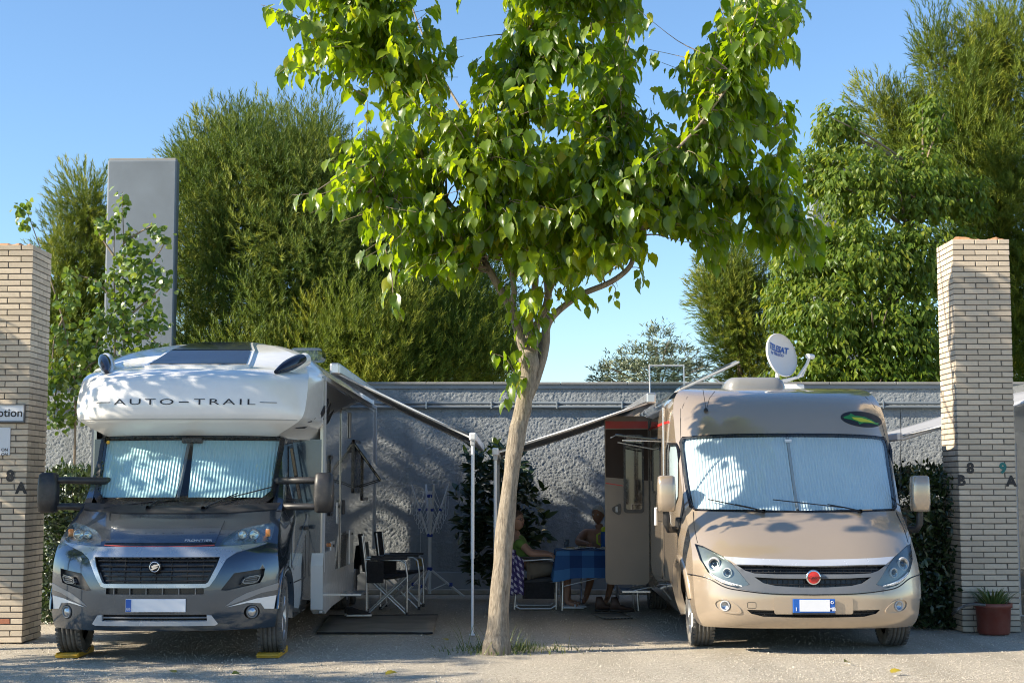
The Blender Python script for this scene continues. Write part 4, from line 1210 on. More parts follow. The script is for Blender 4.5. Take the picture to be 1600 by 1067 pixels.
# vents' fins, fog lamps
for q, sgn in ((ve_r, 1), (ve_l, -1)):
    v = cv(fA, c2([(1205, 582), (1230, 537), (1328, 520), (1303, 572)]))
    v = v if sgn > 0 else mir(v)
    fr = patch('vent_grille', v, SA, 'satin_black', van_a, -.004, -.034)
    patch('vent_ring', smooth_poly(v, 1), SA, 'grey_plastic', fr, .004, -.03, [[((p[0] - sum(a[0] for a in v) / 4) * .86 + sum(a[0] for a in v) / 4, (p[1] - sum(a[1] for a in v) / 4) * .74 + sum(a[1] for a in v) / 4) for p in smooth_poly(v, 1)]], .03)
    xs_ = sorted(p[0] for p in v); zc = sum(p[1] for p in v) / 4
    for k in (-1, 0, 1):
        MB().tube([(x, fA(x, zc) - .004, zc + k * .017 + sgn * .10 * (x - (xs_[0] + xs_[3]) / 2)) for x in np.linspace(xs_[0] + .035, xs_[3] - .035, 5)], .0045, 5).build('fin', 'grey_plastic', fr)
for q, sgn in ((fog_r, 1), (fog_l, -1)):
    x = sgn * abs(fg[0]); y = fA(x, fg[1])
    fp = recess(q, 'black_plastic', .04, 'fog_lamp')
    M_ = Matrix.Rotation(sgn * .6, 3, 'Z')
    lb = MB().lathe([(.058, .0), (.055, -.012), (.045, -.012), (.042, 0), (.02, .012), (.001, .014)], (0, 0, 0), 'Y', 20)
    lb.v = [tuple(M_ @ Vector(p) + Vector((x, y + .012, fg[1]))) for p in lb.v]
    lb.build('bezel', 'grey_plastic', fp)
    ll = MB().lathe([(.040, -.004), (.03, -.012), (.001, -.016)], (0, 0, 0), 'Y', 20)
    ll.v = [tuple(M_ @ Vector(p) + Vector((x, y + .012, fg[1]))) for p in ll.v]
    ll.build('lens', 'lamp_bowl', fp)
# painted swooshes on the bumper corners
sw_g = cv(fA, c2([(1110, 712), (1170, 668), (1240, 632), (1340, 598), (1428, 572), (1422, 612), (1330, 630), (1200, 682)]))
sw_w = cv(fA, c2([(1122, 716), (1200, 692), (1300, 664), (1415, 645), (1402, 725), (1345, 725), (1322, 692), (1245, 690)]))
for q in (sw_g, mir(sw_g)): patch('graphic', q, SA, 'graphic_grey', van_a, .003, 0, (), .04)
for q in (sw_w, mir(sw_w)): patch('graphic', q, SA, 'white_paint', van_a, .0035, 0, (), .04)
# number plate
pc = cv(fA, c2([(522, 706), (882, 702)])); pw = .52; pz = pc[0][1]; px_ = (pc[0][0] + pc[1][0]) / 2
pl = MB().box((px_, fA(0, pz) - .018, pz), (pw, .016, .112)).build('number_plate', 'plate_white', van_a, bevel=.004)
MB().box((px_ - pw / 2 + .026, fA(0, pz) - .028, pz), (.045, .004, .104)).build('band', 'blue_print', pl)
text_mesh('GB', .030, Matrix.Translation((px_ - pw / 2 + .026, fA(0, pz) - .0315, pz - .03)) @ FACE, 'plate_white', pl, 'lettering', .001)
MB().box((px_, fA(0, pz) - .012, pz - .060), (pw * .6, .012, .012)).build('plate_holder', 'black_plastic', pl)
# bonnet: raised centre panel, red line, name, emblem
pan = cv(fA, c2([(1110, 205), (1075, 285), (1050, 342)]))
pan = pan + [(-x, z) for x, z in pan[::-1]]
patch('bonnet_panel', pan, SA, 'slate_paint', van_a, .014, -.01, (), .05)
re_ = cv(fA, c2([(1050, 348)]))[0]
MB().tube([(x, fA(x, re_[1] - .012 * (1 - (x / re_[0]) ** 2)) - .012, re_[1] - .012 * (1 - (x / re_[0]) ** 2)) for x in np.linspace(-re_[0], re_[0], 21)], .006, 6).build('bonnet_line', 'red_stripe', van_a)
fr_ = cv(fA, c2([(957, 320)]))[0]
a_ = math.atan2(fA(fr_[0], fr_[1] + .02) - fA(fr_[0], fr_[1] - .02), .04)
text_mesh('FRONTIER', .047, Matrix.Translation((fr_[0], fA(*fr_) - .034, fr_[1])) @ Matrix.Rotation(-a_, 4, 'X') @ FACE, 'silver_ink', van_a, 'lettering', .002, .0008, sx=1.12)
em = MB().lathe([(.001, -.012), (.05, -.012), (.056, -.004), (.058, .006)], (0, fA(0, .82) - .01, (gz0 + gz1) / 2 + .035), 'Y', 28).build('emblem', 'satin_black', van_a)
ez = (gz0 + gz1) / 2 + .035; ey = fA(0, .82) - .026
MB().lathe([(.044, .004), (.047, 0), (.041, -.004), (.037, 0), (.041, .004)], (0, ey, ez), 'Y', 28).build('ring', 'chrome', em)
for k, pts_ in enumerate(([(-.03, .004), (.0, .02), (.052, .022), (.03, .010), (.01, .004), (-.015, -.012)], [(-.03, -.018), (-.005, -.004), (.036, .004), (.02, -.010), (.0, -.02), (-.02, -.030)])):
    mb_ = MB().prism([(x, z + ez) for x, z in pts_], ey - .006, ey + .004); mb_.build('wing', 'chrome', em)
# windscreen, frame, blinds, wipers
patch('windscreen_frame', smooth_poly(glass, 1), SA, 'satin_black', van_a, .004, -.05, [[(x * .955, 1.38 + (z - 1.335) * (.93) + .012) for x, z in smooth_poly(glass, 1)]], .05)
patch('windscreen', [(x * .985, z) for x, z in smooth_poly(glass, 1)], SA, 'screen_glass', van_a, .0, None, (), .06)
gl = [(-wt[0] * .93, 1.97), (-.03, 1.975), (-.05, 1.43), (-wb[0] * .94, 1.43)]
pleated_blind('windscreen_blind', gl, SA, 'blind_silver', van_a)
pleated_blind('windscreen_blind', mir(gl), SA, 'blind_silver', van_a)
MB().tube([(-.012, fA(0, 1.98) + .04, 1.98), (-.02, fA(0, 1.7) + .04, 1.7), (-.03, fA(0, 1.42) + .04, 1.42)], .016, 8).build('blind_post', 'grey_plastic', van_a)
MB().box((.02, fA(0, 1.965) + .02, 1.975), (.2, .03, .06)).build('sensor_housing', 'satin_black', van_a, bevel=.012)
MB().add([SA(x * .97, z) if k == 0 else (x * .97, fA(x, z) + .15, z) for k in (0, 1) for x, z in ((-.85, 1.36), (-.4, 1.34), (0, 1.33), (.4, 1.34), (.85, 1.36))], [(i, i + 1, i + 6, i + 5) for i in range(4)]).build('dashboard', 'satin_black', van_a)
cow = [(-.92, 1.375), (-.5, 1.352), (0, 1.344), (.5, 1.352), (.92, 1.375), (.90, 1.318), (.5, 1.285), (0, 1.28), (-.5, 1.285), (-.90, 1.318)]
patch('cowl', cow, SA, 'black_plastic', van_a, .010, -.02, (), .05)
def wiper(pts, par, f, org, lift=.035):
    q = vehicle_px(org)(f, pts)
    P3 = [Vector((x, f(x, z) - lift, z)) for x, z in q]
    w = MB().tube([P3[0], (P3[0] + P3[1]) / 2 + Vector((0, -.012, .004)), P3[1]], [.010, .007, .005], 6).build('wiper', 'satin_black', par)
    b0, b1 = P3[2], P3[3]
    MB().tube([b0, (b0 + b1) / 2 + Vector((0, -.006, 0)), b1], .006, 6).build('blade', 'black_plastic', w)
    MB().lathe([(.02, -.02), (.02, .02), (.001, .025)], P3[0], 'Y', 12).build('pivot', 'black_plastic', w)
wiper(c1([(945, 870), (1105, 800), (1000, 838), (1262, 772)]), van_a, fA, VL)
wiper(c1([(690, 868), (740, 830), (485, 868), (830, 822)]), van_a, fA, VL)
sx_, sz_ = -wt[0] * .90, 1.955
MB().lathe([(.018, 0), (.016, -.004), (.001, -.005)], (sx_, fA(sx_, sz_) - .008, sz_), 'Y', 14).build('toll_sticker', 'ramp_yellow', van_a)
# cab sides with doors and wheel arches
def xsA(y, z):
    yf = fA(hA(z), z); t = min(1, max(0, (y - yf) / .5)); t = t * t * (3 - 2 * t)
    lim = interp_side(z)
    return hA(z) + (lim - hA(z)) * t
interp_side = interp([(.2, 1.0), (.5, 1.025), (1.2, 1.025), (1.4, .985), (2.1, .86)])
def SR(y, z): return (xsA(y, z), y, z)
def SLf(y, z): return (-xsA(y, z), y, z)
fe = [(fA(hA(z), z), z) for z in zs]
arch = [(.83 + .40 * math.cos(R(a)), .37 + .40 * math.sin(R(a))) for a in range(-12, 193, 12)]
side = fe + [(2.3, 2.02), (2.3, .30), (1.24, .285)] + [p for p in arch if p[1] > .29 and p[0] > .5] + [(.46, .30)]
side = [p for i, p in enumerate(side)]
win = [(1.34, 1.42), (1.48, 1.55), (1.78, 1.90), (2.02, 1.92), (2.04, 1.40)]
for S_, fl, nm in ((SR, True, 1), (SLf, False, -1)):
    patch('cab_side', side, S_, 'slate_paint', van_a, 0, None, [win], .06, flip=not fl)
    d = patch('door_window', win, S_, 'dark_glass', van_a, -.012, .0, (), .06, flip=not fl)
    dr = [(1.12, .62), (1.12, 1.36), (1.30, 1.40), (1.46, 1.60), (1.76, 1.96), (2.10, 1.97), (2.12, .62)]
    ins = [(1.63 + (y - 1.63) * .978, 1.3 + (z - 1.3) * .985) for y, z in dr]
    patch('door_seam', dr, S_, 'ink', van_a, .002, 0, [ins], .06, flip=not fl)
    patch('window_trim', [(1.7 + (y - 1.7) * 1.10, 1.66 + (z - 1.66) * 1.12) for y, z in win], S_, 'satin_black', van_a, .006, 0, [win], .06, flip=not fl)
    gph = [(1.15, .80), (1.6, 1.0), (2.25, 1.26), (2.28, 1.16), (1.8, .90), (1.3, .74)]
    patch('graphic', gph, S_, 'silver_paint', van_a, .004, 0, (), .06, flip=not fl)
    MB().box((nm * 1.045, 2.0, 1.12), (.03, .2, .04)).build('door_handle', 'black_plastic', van_a, bevel=.01)
    MB().loft([[Vector((nm * (xsA(.83 + rr_ * math.cos(R(a)), .37 + rr_ * math.sin(R(a))) + dx), .83 + rr_ * math.cos(R(a)), .37 + rr_ * math.sin(R(a)))) for a in range(-10, 171, 10)] for rr_, dx in ((.395, -.06), (.398, .016), (.44, .018), (.455, -.004))], closed=False).build('arch_trim', 'slate_paint', van_a)
# mirrors on two arms
for s in (-1, 1):
    pts = c1([(1445, 735), (1440, 790)]) if s > 0 else None
    mx = 1.34 if s > 0 else -1.24
    my, mz = 1.02, 1.47
    m = bpy.data.objects.new('door_mirror', None); COL.objects.link(m); m.parent = van_a; m.location = (mx, my, mz)
    sec = []
    for z, wx, wy in ((-.185, .06, .05), (-.17, .085, .075), (-.06, .095, .085), (.06, .095, .085), (.17, .085, .075), (.19, .06, .05)):
        sec.append([Vector((wx * math.copysign(abs(math.cos(a)) ** .6, math.cos(a)), -.02 + wy * math.copysign(abs(math.sin(a)) ** .6, math.sin(a)), z)) for a in [2 * math.pi * k / 20 for k in range(20)]])
    MB().loft(sec, caps=True).build('housing', 'black_plastic', m)
    MB().box((-s * .0, .067, 0), (.14, .012, .30)).build('mirror_glass', 'chrome', m, bevel=.004)
    for z in (-.13, .115):
        MB().tube([(0, 0, z), (-s * .16, -.01, z + .004), (-s * .40, .10, z), (-s * .52, .30, z)], [.030, .032, .034, .036], 8).build('arm', 'black_plastic', m)
# wheels and ramps
for s in (-1, 1):
    well(van_a, s * .86, .83, .42, .43)
    make_wheel(van_a, (s * .905, .83, .365), .345, .225, s, R(3))
    for yy in (6.05, 6.9):
        make_wheel(van_a, (s * .93, yy, .345), .345, .225, s)
MB().box((0, 1.5, .36), (1.7, 2.4, .16)).build('underbody', 'underbody', van_a)
MB().box((0, 5.2, .40), (1.95, 6, .16)).build('underbody', 'underbody', van_a)
MB().box((0, 1.9, .95), (1.5, .06, 1.1)).build('bulkhead', 'satin_black', van_a)

# overcab
YcO = interp([(2.00, 1.50), (2.02, 1.38), (2.05, 1.29), (2.10, 1.19), (2.155, 1.09), (2.175, 1.068), (2.28, 1.045), (2.42, 1.06), (2.53, 1.105), (2.58, 1.16), (2.63, 1.30), (2.70, 1.62), (2.80, 1.98), (2.90, 2.32), (3.0, 2.75), (3.06, 3.10), (3.10, 3.6)])
hO = interp([(2.00, .80), (2.05, .88), (2.10, .97), (2.16, 1.055), (2.2, 1.085), (2.3, 1.105), (2.45, 1.11), (2.6, 1.10), (2.68, 1.06), (2.78, .98), (2.88, .86), (2.96, .70), (3.04, .48), (3.10, .20)])
aO = interp([(2.0, .25), (2.3, .36), (2.6, .46), (2.75, .42), (2.9, .25), (3.1, .05)])
def fO(x, z): return YcO(z) + aO(z) * min(1.2, abs(x) / 1.12) ** 4.2
def SO(x, z): return (x, fO(x, z), z)
zo = [2.0 + (3.10 - 2.0) * i / 36 for i in range(37)]
oo = [(hO(z), z) for z in zo] + [(-hO(z), z) for z in reversed(zo)]
sky_ = cv(fO, [(385, 573), (393, 551), (396, 532)])
sk = [(x * 1.0, z) for x, z in sky_]
sk = sk + [(-x, z) for x, z in sk[::-1]]
patch('overcab', oo, SO, 'white_paint', van_a, 0, None, (), .05)
rl = patch('roof_window', [(x * 1.06, z + (.012 if z > 2.9 else -.012)) for x, z in sk], SO, 'white_paint', van_a, .022, -.01, (), .05)
zmid = sky_[1][1]
lowp = [p for p in sk if p[1] <= zmid + 1e-4]; hip = [p for p in sk if p[1] >= zmid - 1e-4]
patch('pane', [(x * .985, z + (.006 if z < zmid - .02 else -.006)) for x, z in lowp], SO, 'roof_glass', rl, .03, .01, (), .05)
patch('pane', [(x * .985, z + (.006 if z < zmid + .02 else -.006)) for x, z in hip], SO, 'roof_glass', rl, .03, .01, (), .05)
# the shell behind: overcab flanks running back into the living box
HAB_X, HAB_R, HAB_Z0, HAB_Z1 = 1.172, 8.22, .42, 2.86
rings = [[Vector((hO(z), fO(hO(z), z), z)) for z in zo], [Vector((min(HAB_X, hO(z) + .10) if z < 2.62 else hO(z) + .06, max(2.0, fO(hO(z), z) + .05), z)) for z in zo], [Vector((HAB_X if z < 2.60 else min(HAB_X, hO(z) + .09), max(2.5, fO(hO(z), z) + .1), z)) for z in zo], [Vector((HAB_X if z < 2.60 else min(HAB_X, hO(z) + .09), HAB_R - .06, z * .985)) for z in zo]]
for s in (1, -1):
    MB().loft([[Vector((p.x * s, p.y, p.z)) for p in r] for r in rings[:3]], closed=False).build('overcab_side', 'white_paint', van_a)
    MB().loft([[Vector((p.x * s, p.y, p.z)) for p, z in zip(r, zo) if z > 2.61] for r in rings[2:]], closed=False).build('roof', 'white_paint', van_a)
MB().loft([[Vector((x, 3.5, 3.10)) for x in (-.3, 0, .3)], [Vector((x, HAB_R - .05, 3.05)) for x in (-.3, 0, .3)]], closed=False).build('roof', 'white_paint', van_a)
# underside of overcab
MB().loft([[Vector((x, fO(x, 2.0), 2.0)) for x in np.linspace(-.84, .84, 9)], [Vector((x * 1.2, 2.4, 2.0)) for x in np.linspace(-.84, .84, 9)]], closed=False).build('overcab_floor', 'white_paint', van_a)
MB().box((0, 2.28, 1.2), (2 * HAB_X - .03, .06, 1.62)).build('front_wall', 'slate_paint', van_a)
MB().box((0, HAB_R - .02, 1.64), (2 * HAB_X - .03, .06, 2.4)).build('rear_wall', 'white_paint', van_a, bevel=.02)
# living-box sides
sideH = [(2.26, .50), (2.26, 2.60), (HAB_R, 2.57), (HAB_R, .48), (7.55, .40), (7.5, .62), (7.3, .80), (5.65, .80), (5.45, .62), (5.40, .40), (3.0, .40)]
def HR(y, z): return (HAB_X, y, z)
def HL(y, z): return (-HAB_X, y, z)
for S_, fl, s in ((HR, False, 1), (HL, True, -1)):
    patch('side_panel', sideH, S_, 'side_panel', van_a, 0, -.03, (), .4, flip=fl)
    sk_ = [(2.26, .26), (2.26, .64), (5.35, .62), (5.35, .34), (5.2, .28)]
    patch('skirt', sk_, S_, 'white_paint', van_a, .012, -.02, (), .2, flip=fl)
    patch('skirt', [(2.2, .30), (2.16, .74), (2.24, .86), (2.9, .86), (2.95, .27), (2.4, .24)], S_, 'white_paint', van_a, .022, -.10, (), .2, flip=fl)
    for yy in (2.30, HAB_R - .03):
        MB().box((s * (HAB_X + .008), yy, 1.66), (.03, .07, 2.0)).build('edge_trim', 'pale_grey_plastic', van_a, bevel=.008)
    MB().box((s * (HAB_X + .004), 5.2, 2.63), (.05, 5.9, .05)).build('edge_trim', 'pale_grey_plastic', van_a, bevel=.01)
    for (y0, y1, z0, z1) in ((2.75, 3.05, 1.22, 1.86), (6.3, 7.1, 1.35, 1.95)) if s > 0 else ((3.0, 4.2, 1.2, 1.85),):
        w = patch('side_window', rrect(y0, y1, z0, z1, .06), S_, 'satin_black', van_a, .016, 0, (), .2, flip=fl)
        patch('pane', rrect(y0 + .04, y1 - .04, z0 + .04, z1 - .04, .05), S_, 'dark_glass', w, .022, .01, (), .2, flip=fl)
    for (y0, y1, z0, z1) in ((3.0, 3.35, .52, .95), (4.9, 5.3, .60, 1.02), (3.55, 3.72, 1.12, 1.36)):
        hb = patch('service_hatch', rrect(y0, y1, z0, z1, .03), S_, 'white_paint', van_a, .008, 0, (), .2, flip=fl)
        MB().box((s * (HAB_X + .012), (y0 + y1) / 2, z1 - .05), (.02, .06, .03)).build('latch', 'black_plastic', hb, bevel=.004)
    for (a, b) in (((2.30, 2.22), (2.9, 2.42)), ((2.30, 2.14), (3.2, 2.36))):
        q = [(a[0], a[1]), (a[0] + .25, a[1] + .10), (b[0], b[1]), (a[0] + .4, a[1] + .06)]
        patch('graphic', q, S_, 'ink', van_a, .004, 0, (), .1, flip=fl)
    MB().lathe([(.02, -.008), (.02, .012), (.001, .016)], (s * (HAB_X + .01), 2.85, .92), 'X', 10).build('side_marker', 'amber', van_a)
    well(van_a, s * 1.0, 6.05, .42, .44); well(van_a, s * 1.0, 6.9, .42, .44)
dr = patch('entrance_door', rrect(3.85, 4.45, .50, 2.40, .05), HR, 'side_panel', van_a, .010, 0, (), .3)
patch('seam', rrect(3.84, 4.46, .49, 2.41, .05), HR, 'ink', dr, .003, 0, [rrect(3.85, 4.45, .50, 2.40, .05)], .2)
MB().box((HAB_X + .03, 3.93, 1.30), (.03, .05, .16)).build('door_handle', 'black_plastic', dr, bevel=.008)
MB().box((HAB_X + .012, 4.75, 2.25), (.02, .10, .30)).build('awning_light', 'steel', van_a, bevel=.006)
MB().box((HAB_X + .10, 4.1, .33), (.30, .5, .03)).build('step', 'aluminium', van_a, bevel=.006)
# hinged-out window beside the wall
fw = MB(); Mw = Matrix.Rotation(R(-38), 3, 'Y')
wn_ = MB().box((HAB_X + .17, 5.6, 1.83), (.03, .75, .56), Matrix.Rotation(R(-36), 3, 'Y')).build('open_window', 'dark_glass', van_a, bevel=.01)
patch('frame', rrect(5.22, 5.98, 1.45, 2.10, .05), HR, 'satin_black', wn_, .02, 0, (), .3)
for yy in (5.26, 5.94):
    MB().tube([(HAB_X + .01, yy, 1.52), (HAB_X + .33, yy, 1.62)], .007, 6).build('stay', 'black_plastic', wn_)
# side swooshes and marker pods on the overcab
def SOs(y, z):
    return (hO(z) + .012 + .06 * min(1, max(0, (y - fO(hO(z), z)) / .8)), y, z)
for s in (1, -1):
    S_ = SOs if s > 0 else (lambda y, z: (-SOs(y, z)[0], y, z))
    for q in ([(1.62, 2.16), (2.0, 2.26), (2.5, 2.44), (2.55, 2.40), (2.05, 2.20)], [(1.5, 2.10), (1.9, 2.15), (2.6, 2.30), (2.6, 2.27), (1.95, 2.12)]):
        patch('graphic', q, S_, 'ink', van_a, .012, 0, (), .08, flip=s < 0)
    pod = MB()
    secs = []
    for t in np.linspace(0, 1, 9):
        c = Vector((s * (.80 + .20 * t), 1.45 + .62 * t - .05, 2.60 + .20 * t))
        r_ = .015 + .085 * math.sin(min(1, t * 1.15) * math.pi * .55)
        secs.append([c + Vector((s * .75 * r_ * math.cos(a), -.2 * r_ * math.cos(a), r_ * math.sin(a) * .75)) for a in [2 * math.pi * k / 14 for k in range(14)]])
    pod = MB().loft(secs, caps=True).build('marker_pod', 'white_paint', van_a)
    lens = []
    for t in np.linspace(.10, .95, 8):
        c = Vector((s * (.80 + .20 * t), 1.36 + .62 * t - .04, 2.60 + .20 * t + .012))
        r_ = (.008 + .052 * math.sin(min(1, t) * math.pi * .75))
        lens.append([c + Vector((s * 1.1 * r_ * math.cos(a), -.55 * r_ * math.sin(a) - .02, r_ * math.sin(a))) for a in [2 * math.pi * k / 14 for k in range(14)]])
    MB().loft(lens, caps=True).build('lens', 'roof_glass', pod)
    MB().lathe([(.03, 0), (.02, -.015), (.001, -.02)], (s * .955, 1.83, 2.775), 'Y', 14).build('bulb', 'chrome', pod)
# the maker's lettering across the nose
tz = cv(fO, [(290, 628)])[0][1]
def wrap_text(txt, size, width, zc, S, mat, par, space, sx):
    o = text_mesh(txt, size, FACE, mat, par, 'lettering', .0012, -.0002, sx=sx, space=space)
    me = o.data
    for v in me.vertices:
        x, z = v.co.x, v.co.z + zc
        v.co = Vector((x, S(x, z)[1] - .0035 + v.co.y, z))
    return o
lt_ = wrap_text('AUTO  TRAIL', .080, 1, tz, SO, 'dark_ink', van_a, 1.30, 2.25)
xs_t = sorted(v.co.x for v in lt_.data.vertices)
gap_ = max(((b - a, a, b) for a, b in zip(xs_t, xs_t[1:])))
gx0, gx1 = gap_[1] + gap_[0] * .26, gap_[2] - gap_[0] * .26
MB().loft([[Vector((x, fO(x, tz + dz) - .0045, tz + dz)) for x in np.linspace(gx0, gx1, 5)] for dz in (-.005, .005)], closed=False).build('lettering_dash', 'dark_ink', van_a)
for s in (-1, 1):
    MB().tube([(x, fO(x, tz) - .004, tz) for x in np.linspace(s * .71, s * .86, 6)], .003, 5).build('lettering_dash', 'dark_ink', van_a)
MB().loft([[Vector((x, fO(x, z) - .003, z)) for x in np.linspace(-1.04, 1.04, 25)] for z in (2.158, 2.166)], closed=False).build('nose_seam', 'pale_grey_plastic', van_a)
# roof odds and ends
MB().box((.80, 3.8, 3.0), (.36, .4, .14)).build('roof_hatch', 'acrylic', van_a, bevel=.04)
# awning
def awning(par, x0, y0, y1, z0, x1, z1, name, fabric, s, post_y, label=None, marks=False, second_post=True):
    """side awning: case on the vehicle, sagging cloth, lead rail, folding arms and legs"""
    a = bpy.data.objects.new('awning', None); COL.objects.link(a); a.parent = par
    MB().box((x0 + s * .05, (y0 + y1) / 2, z0 + .02), (.11, y1 - y0 + .06, .12)).build('case', 'aluminium', a, bevel=.02)
    rows = []
    for i in range(13):
        t = i / 12; sag = -.045 * math.sin(math.pi * t)
        rows.append([Vector((x0 + s * .06 + (x1 - x0 - s * .06) * t, y0 + (y1 - y0) * j / 8, z0 + (z1 - z0) * t + sag * (.7 + .3 * math.sin(j * 1.3)))) for j in range(9)])
    MB().loft(rows, closed=False).build('cloth', fabric, a)
    MB().box(((x1), (y0 + y1) / 2, z1 - .01), (.075, y1 - y0 + .05, .085)).build('lead_rail', 'white_metal', a, bevel=.018)
    L = Vector((x1 - x0, 0, z1 - z0))
    for yy in (y0 + .04, y1 - .04):
        p0 = Vector((x0 + s * .06, yy, z0 - .02))
        MB().tube([p0, p0 + L * .5 + Vector((0, .03, -.02)), Vector((x1 - s * .02, yy, z1 - .02))], [.014, .015, .013], 8).build('arm', 'white_metal', a)
    for yy in ([post_y, y1 - .15] if second_post else [post_y]):
        lg = MB().tube([(x1, yy, z1 - .04), (x1, yy, z1 * .38)], .019, 8); lg.tube([(x1, yy, z1 * .40), (x1, yy, .012)], .014, 8)
        lo_ = lg.build('leg', 'white_metal', a)
        MB().box((x1, yy, .008), (.06, .06, .014)).build('foot', 'white_metal', lo_, bevel=.003)
        MB().box((x1, yy, z1 - .07), (.05, .05, .07)).build('joint', 'pale_grey_plastic', lo_, bevel=.01)
        if marks:
            MB().lathe([(.030, -.008), (.030, .008), (.001, .01)], (x1 - .0, yy - .035, z1 - .02), 'Y', 14).build('stud', 'red_paint', lo_)
    return a
pbr('grey_cloth', (.30, .31, .33), .9, var=.08, vscale=5, bmp=.15, bscale=200)
pl_ = G(738, 992) - VL
awning(van_a, HAB_X + .02, pl_.y - .02, 7.4, 2.74, pl_.x, 2.06, 'awning', 'grey_cloth', 1, pl_.y, second_post=False)
# yellow levelling ramps under the front wheels
for s, lab in ((-1, 'yellow plastic levelling ramp under the wheel next to the left pillar'), (1, 'yellow plastic levelling ramp under the wheel nearer the mulberry')):
    c = VL + Vector((s * .905, .83, 0))
    t = thing('levelling_ramp', lab, 'ramp', c, 0, 'yellow ramps under the white motorhome')
    mb = MB()
    mb.prism([(-.28, 0), (.27, 0), (.27, .016), (.05, .020), (-.12, .055), (-.25, .062), (-.28, .04)], -.10, .10, Matrix.Rotation(R(-90), 3, 'Z'))
    mb.build('wedge', 'ramp_yellow', t, bevel=.005)
    for k in range(6):
        MB().box((0, -.29 + k * .055, .026 + .004 * (k > 3)), (.20, .012, .012)).build('rib', 'ramp_yellow', t)
    for s2 in (-1, 1):
        MB().box((s2 * .097, 0, .022), (.012, .50, .036)).build('side_rib', 'ramp_yellow', t, bevel=.003)
# ------------------------------------------------------------------ beige integrated motorhome
pbr('door_brown', (.042, .028, .022), .5, var=.06, spec=.2)
pbr('lamp_shell', (.21, .215, .215), .32, metal=.4, coat=.5, var=.06)
VB = Vector((2.76, 14.2, 0))
cb = vehicle_px(VB)
van_b = thing('motorhome', 'beige metallic integrated motorhome with big pleated windscreen blind and roof dish', 'motorhome', VB, 0, 'motorhomes parked nose out')
def c3(l): return [(1060 + x / 4.2105, 820 + y / 4.2105) for x, y in l]
def c5(l): return [(980 + x / 2.052, 500 + y / 2.052) for x, y in l]
YcB = interp([(.20, .16), (.245, .075), (.30, .02), (.40, 0), (.54, 0), (.60, .012), (.72, .03), (.82, .06), (.90, .12), (1.0, .235), (1.12, .40), (1.28, .66), (1.5, .84), (1.8, 1.04), (2.07, 1.22), (2.25, 1.36), (2.40, 1.54), (2.50, 1.78), (2.56, 2.08), (2.59, 2.5)])
aB = interp([(.2, .34), (.6, .34), (.9, .34), (1.1, .32), (1.3, .30), (2.1, .30), (2.4, .30), (2.59, .1)])
hB = interp([(.20, .94), (.27, 1.0), (.35, 1.035), (.5, 1.055), (.7, 1.06), (1.0, 1.055), (1.3, 1.06), (1.7, 1.075), (2.07, 1.09), (2.25, 1.09), (2.38, 1.075), (2.46, 1.05), (2.52, 1.01), (2.56, .95), (2.59, .80)])
def fB(x, z): return YcB(z) + aB(z) * min(1.2, abs(x) / 1.06) ** 4.5
def SB(x, z): return (x, fB(x, z), z)
zb = [.235 + (2.59 - .235) * i / 52 for i in range(53)]
ob = [(hB(z), z) for z in zb] + [(-hB(z), z) for z in reversed(zb)]
def bothB(pts): r = cb(fB, c3(pts)); return mir(r), r          # measured on the left lamp
hb_r, hb_l = bothB([(106, 122), (160, 137), (230, 172), (300, 210), (350, 250), (395, 300), (430, 345), (470, 392), (430, 412), (380, 412), (310, 395), (245, 360), (190, 305), (140, 225)])
gl_b = [(-1.03, 2.035), (-.6, 2.055), (0, 2.06), (.6, 2.055), (1.03, 2.035), (1.06, 1.98), (1.045, 1.6), (1.02, 1.33), (.97, 1.295), (.5, 1.285), (0, 1.282), (-.5, 1.285), (-.97, 1.295), (-1.02, 1.33), (-1.045, 1.6), (-1.06, 1.98)]
def half_to_full(pts):                                         # measured on the left side of the van's middle
    q = [p for p in cb(fB, c3(pts))]
    return q + [(-x, z) for x, z in q[::-1]]
up_g = half_to_full([(800, 324), (640, 324), (500, 318), (440, 300), (385, 264), (560, 268), (800, 276)])
lo_g = half_to_full([(800, 352), (640, 350), (500, 342), (560, 382), (640, 400), (800, 410)])
low_b = half_to_full([(800, 562), (600, 560), (450, 556), (480, 582), (560, 602), (800, 608)])
fgb = cb(fB, c3([(310, 530)]))[0]
fogB_l = ellipse(fgb[0], fgb[1], .048, .048); fogB_r = mir(fogB_l)
grey = half_to_full([(870, 455), (640, 448), (470, 430), (380, 415), (470, 392), (430, 345), (395, 300), (365, 262), (560, 268), (870, 276)])
patch('front_shell', ob, SB, 'beige_paint', van_b, 0, None, [hb_r, hb_l, gl_b, grey, low_b, fogB_l, fogB_r], .055)
gp = patch('grille_panel', grey, SB, 'grey_plastic', van_b, .006, -.03, [up_g, lo_g], .05)
for q in (up_g, lo_g):
    patch('grille_recess', q, SB, 'satin_black', van_b, -.055, .006, (), .06)
recB = patch('grille_recess', low_b, SB, 'satin_black', van_b, -.045, 0, (), .06)
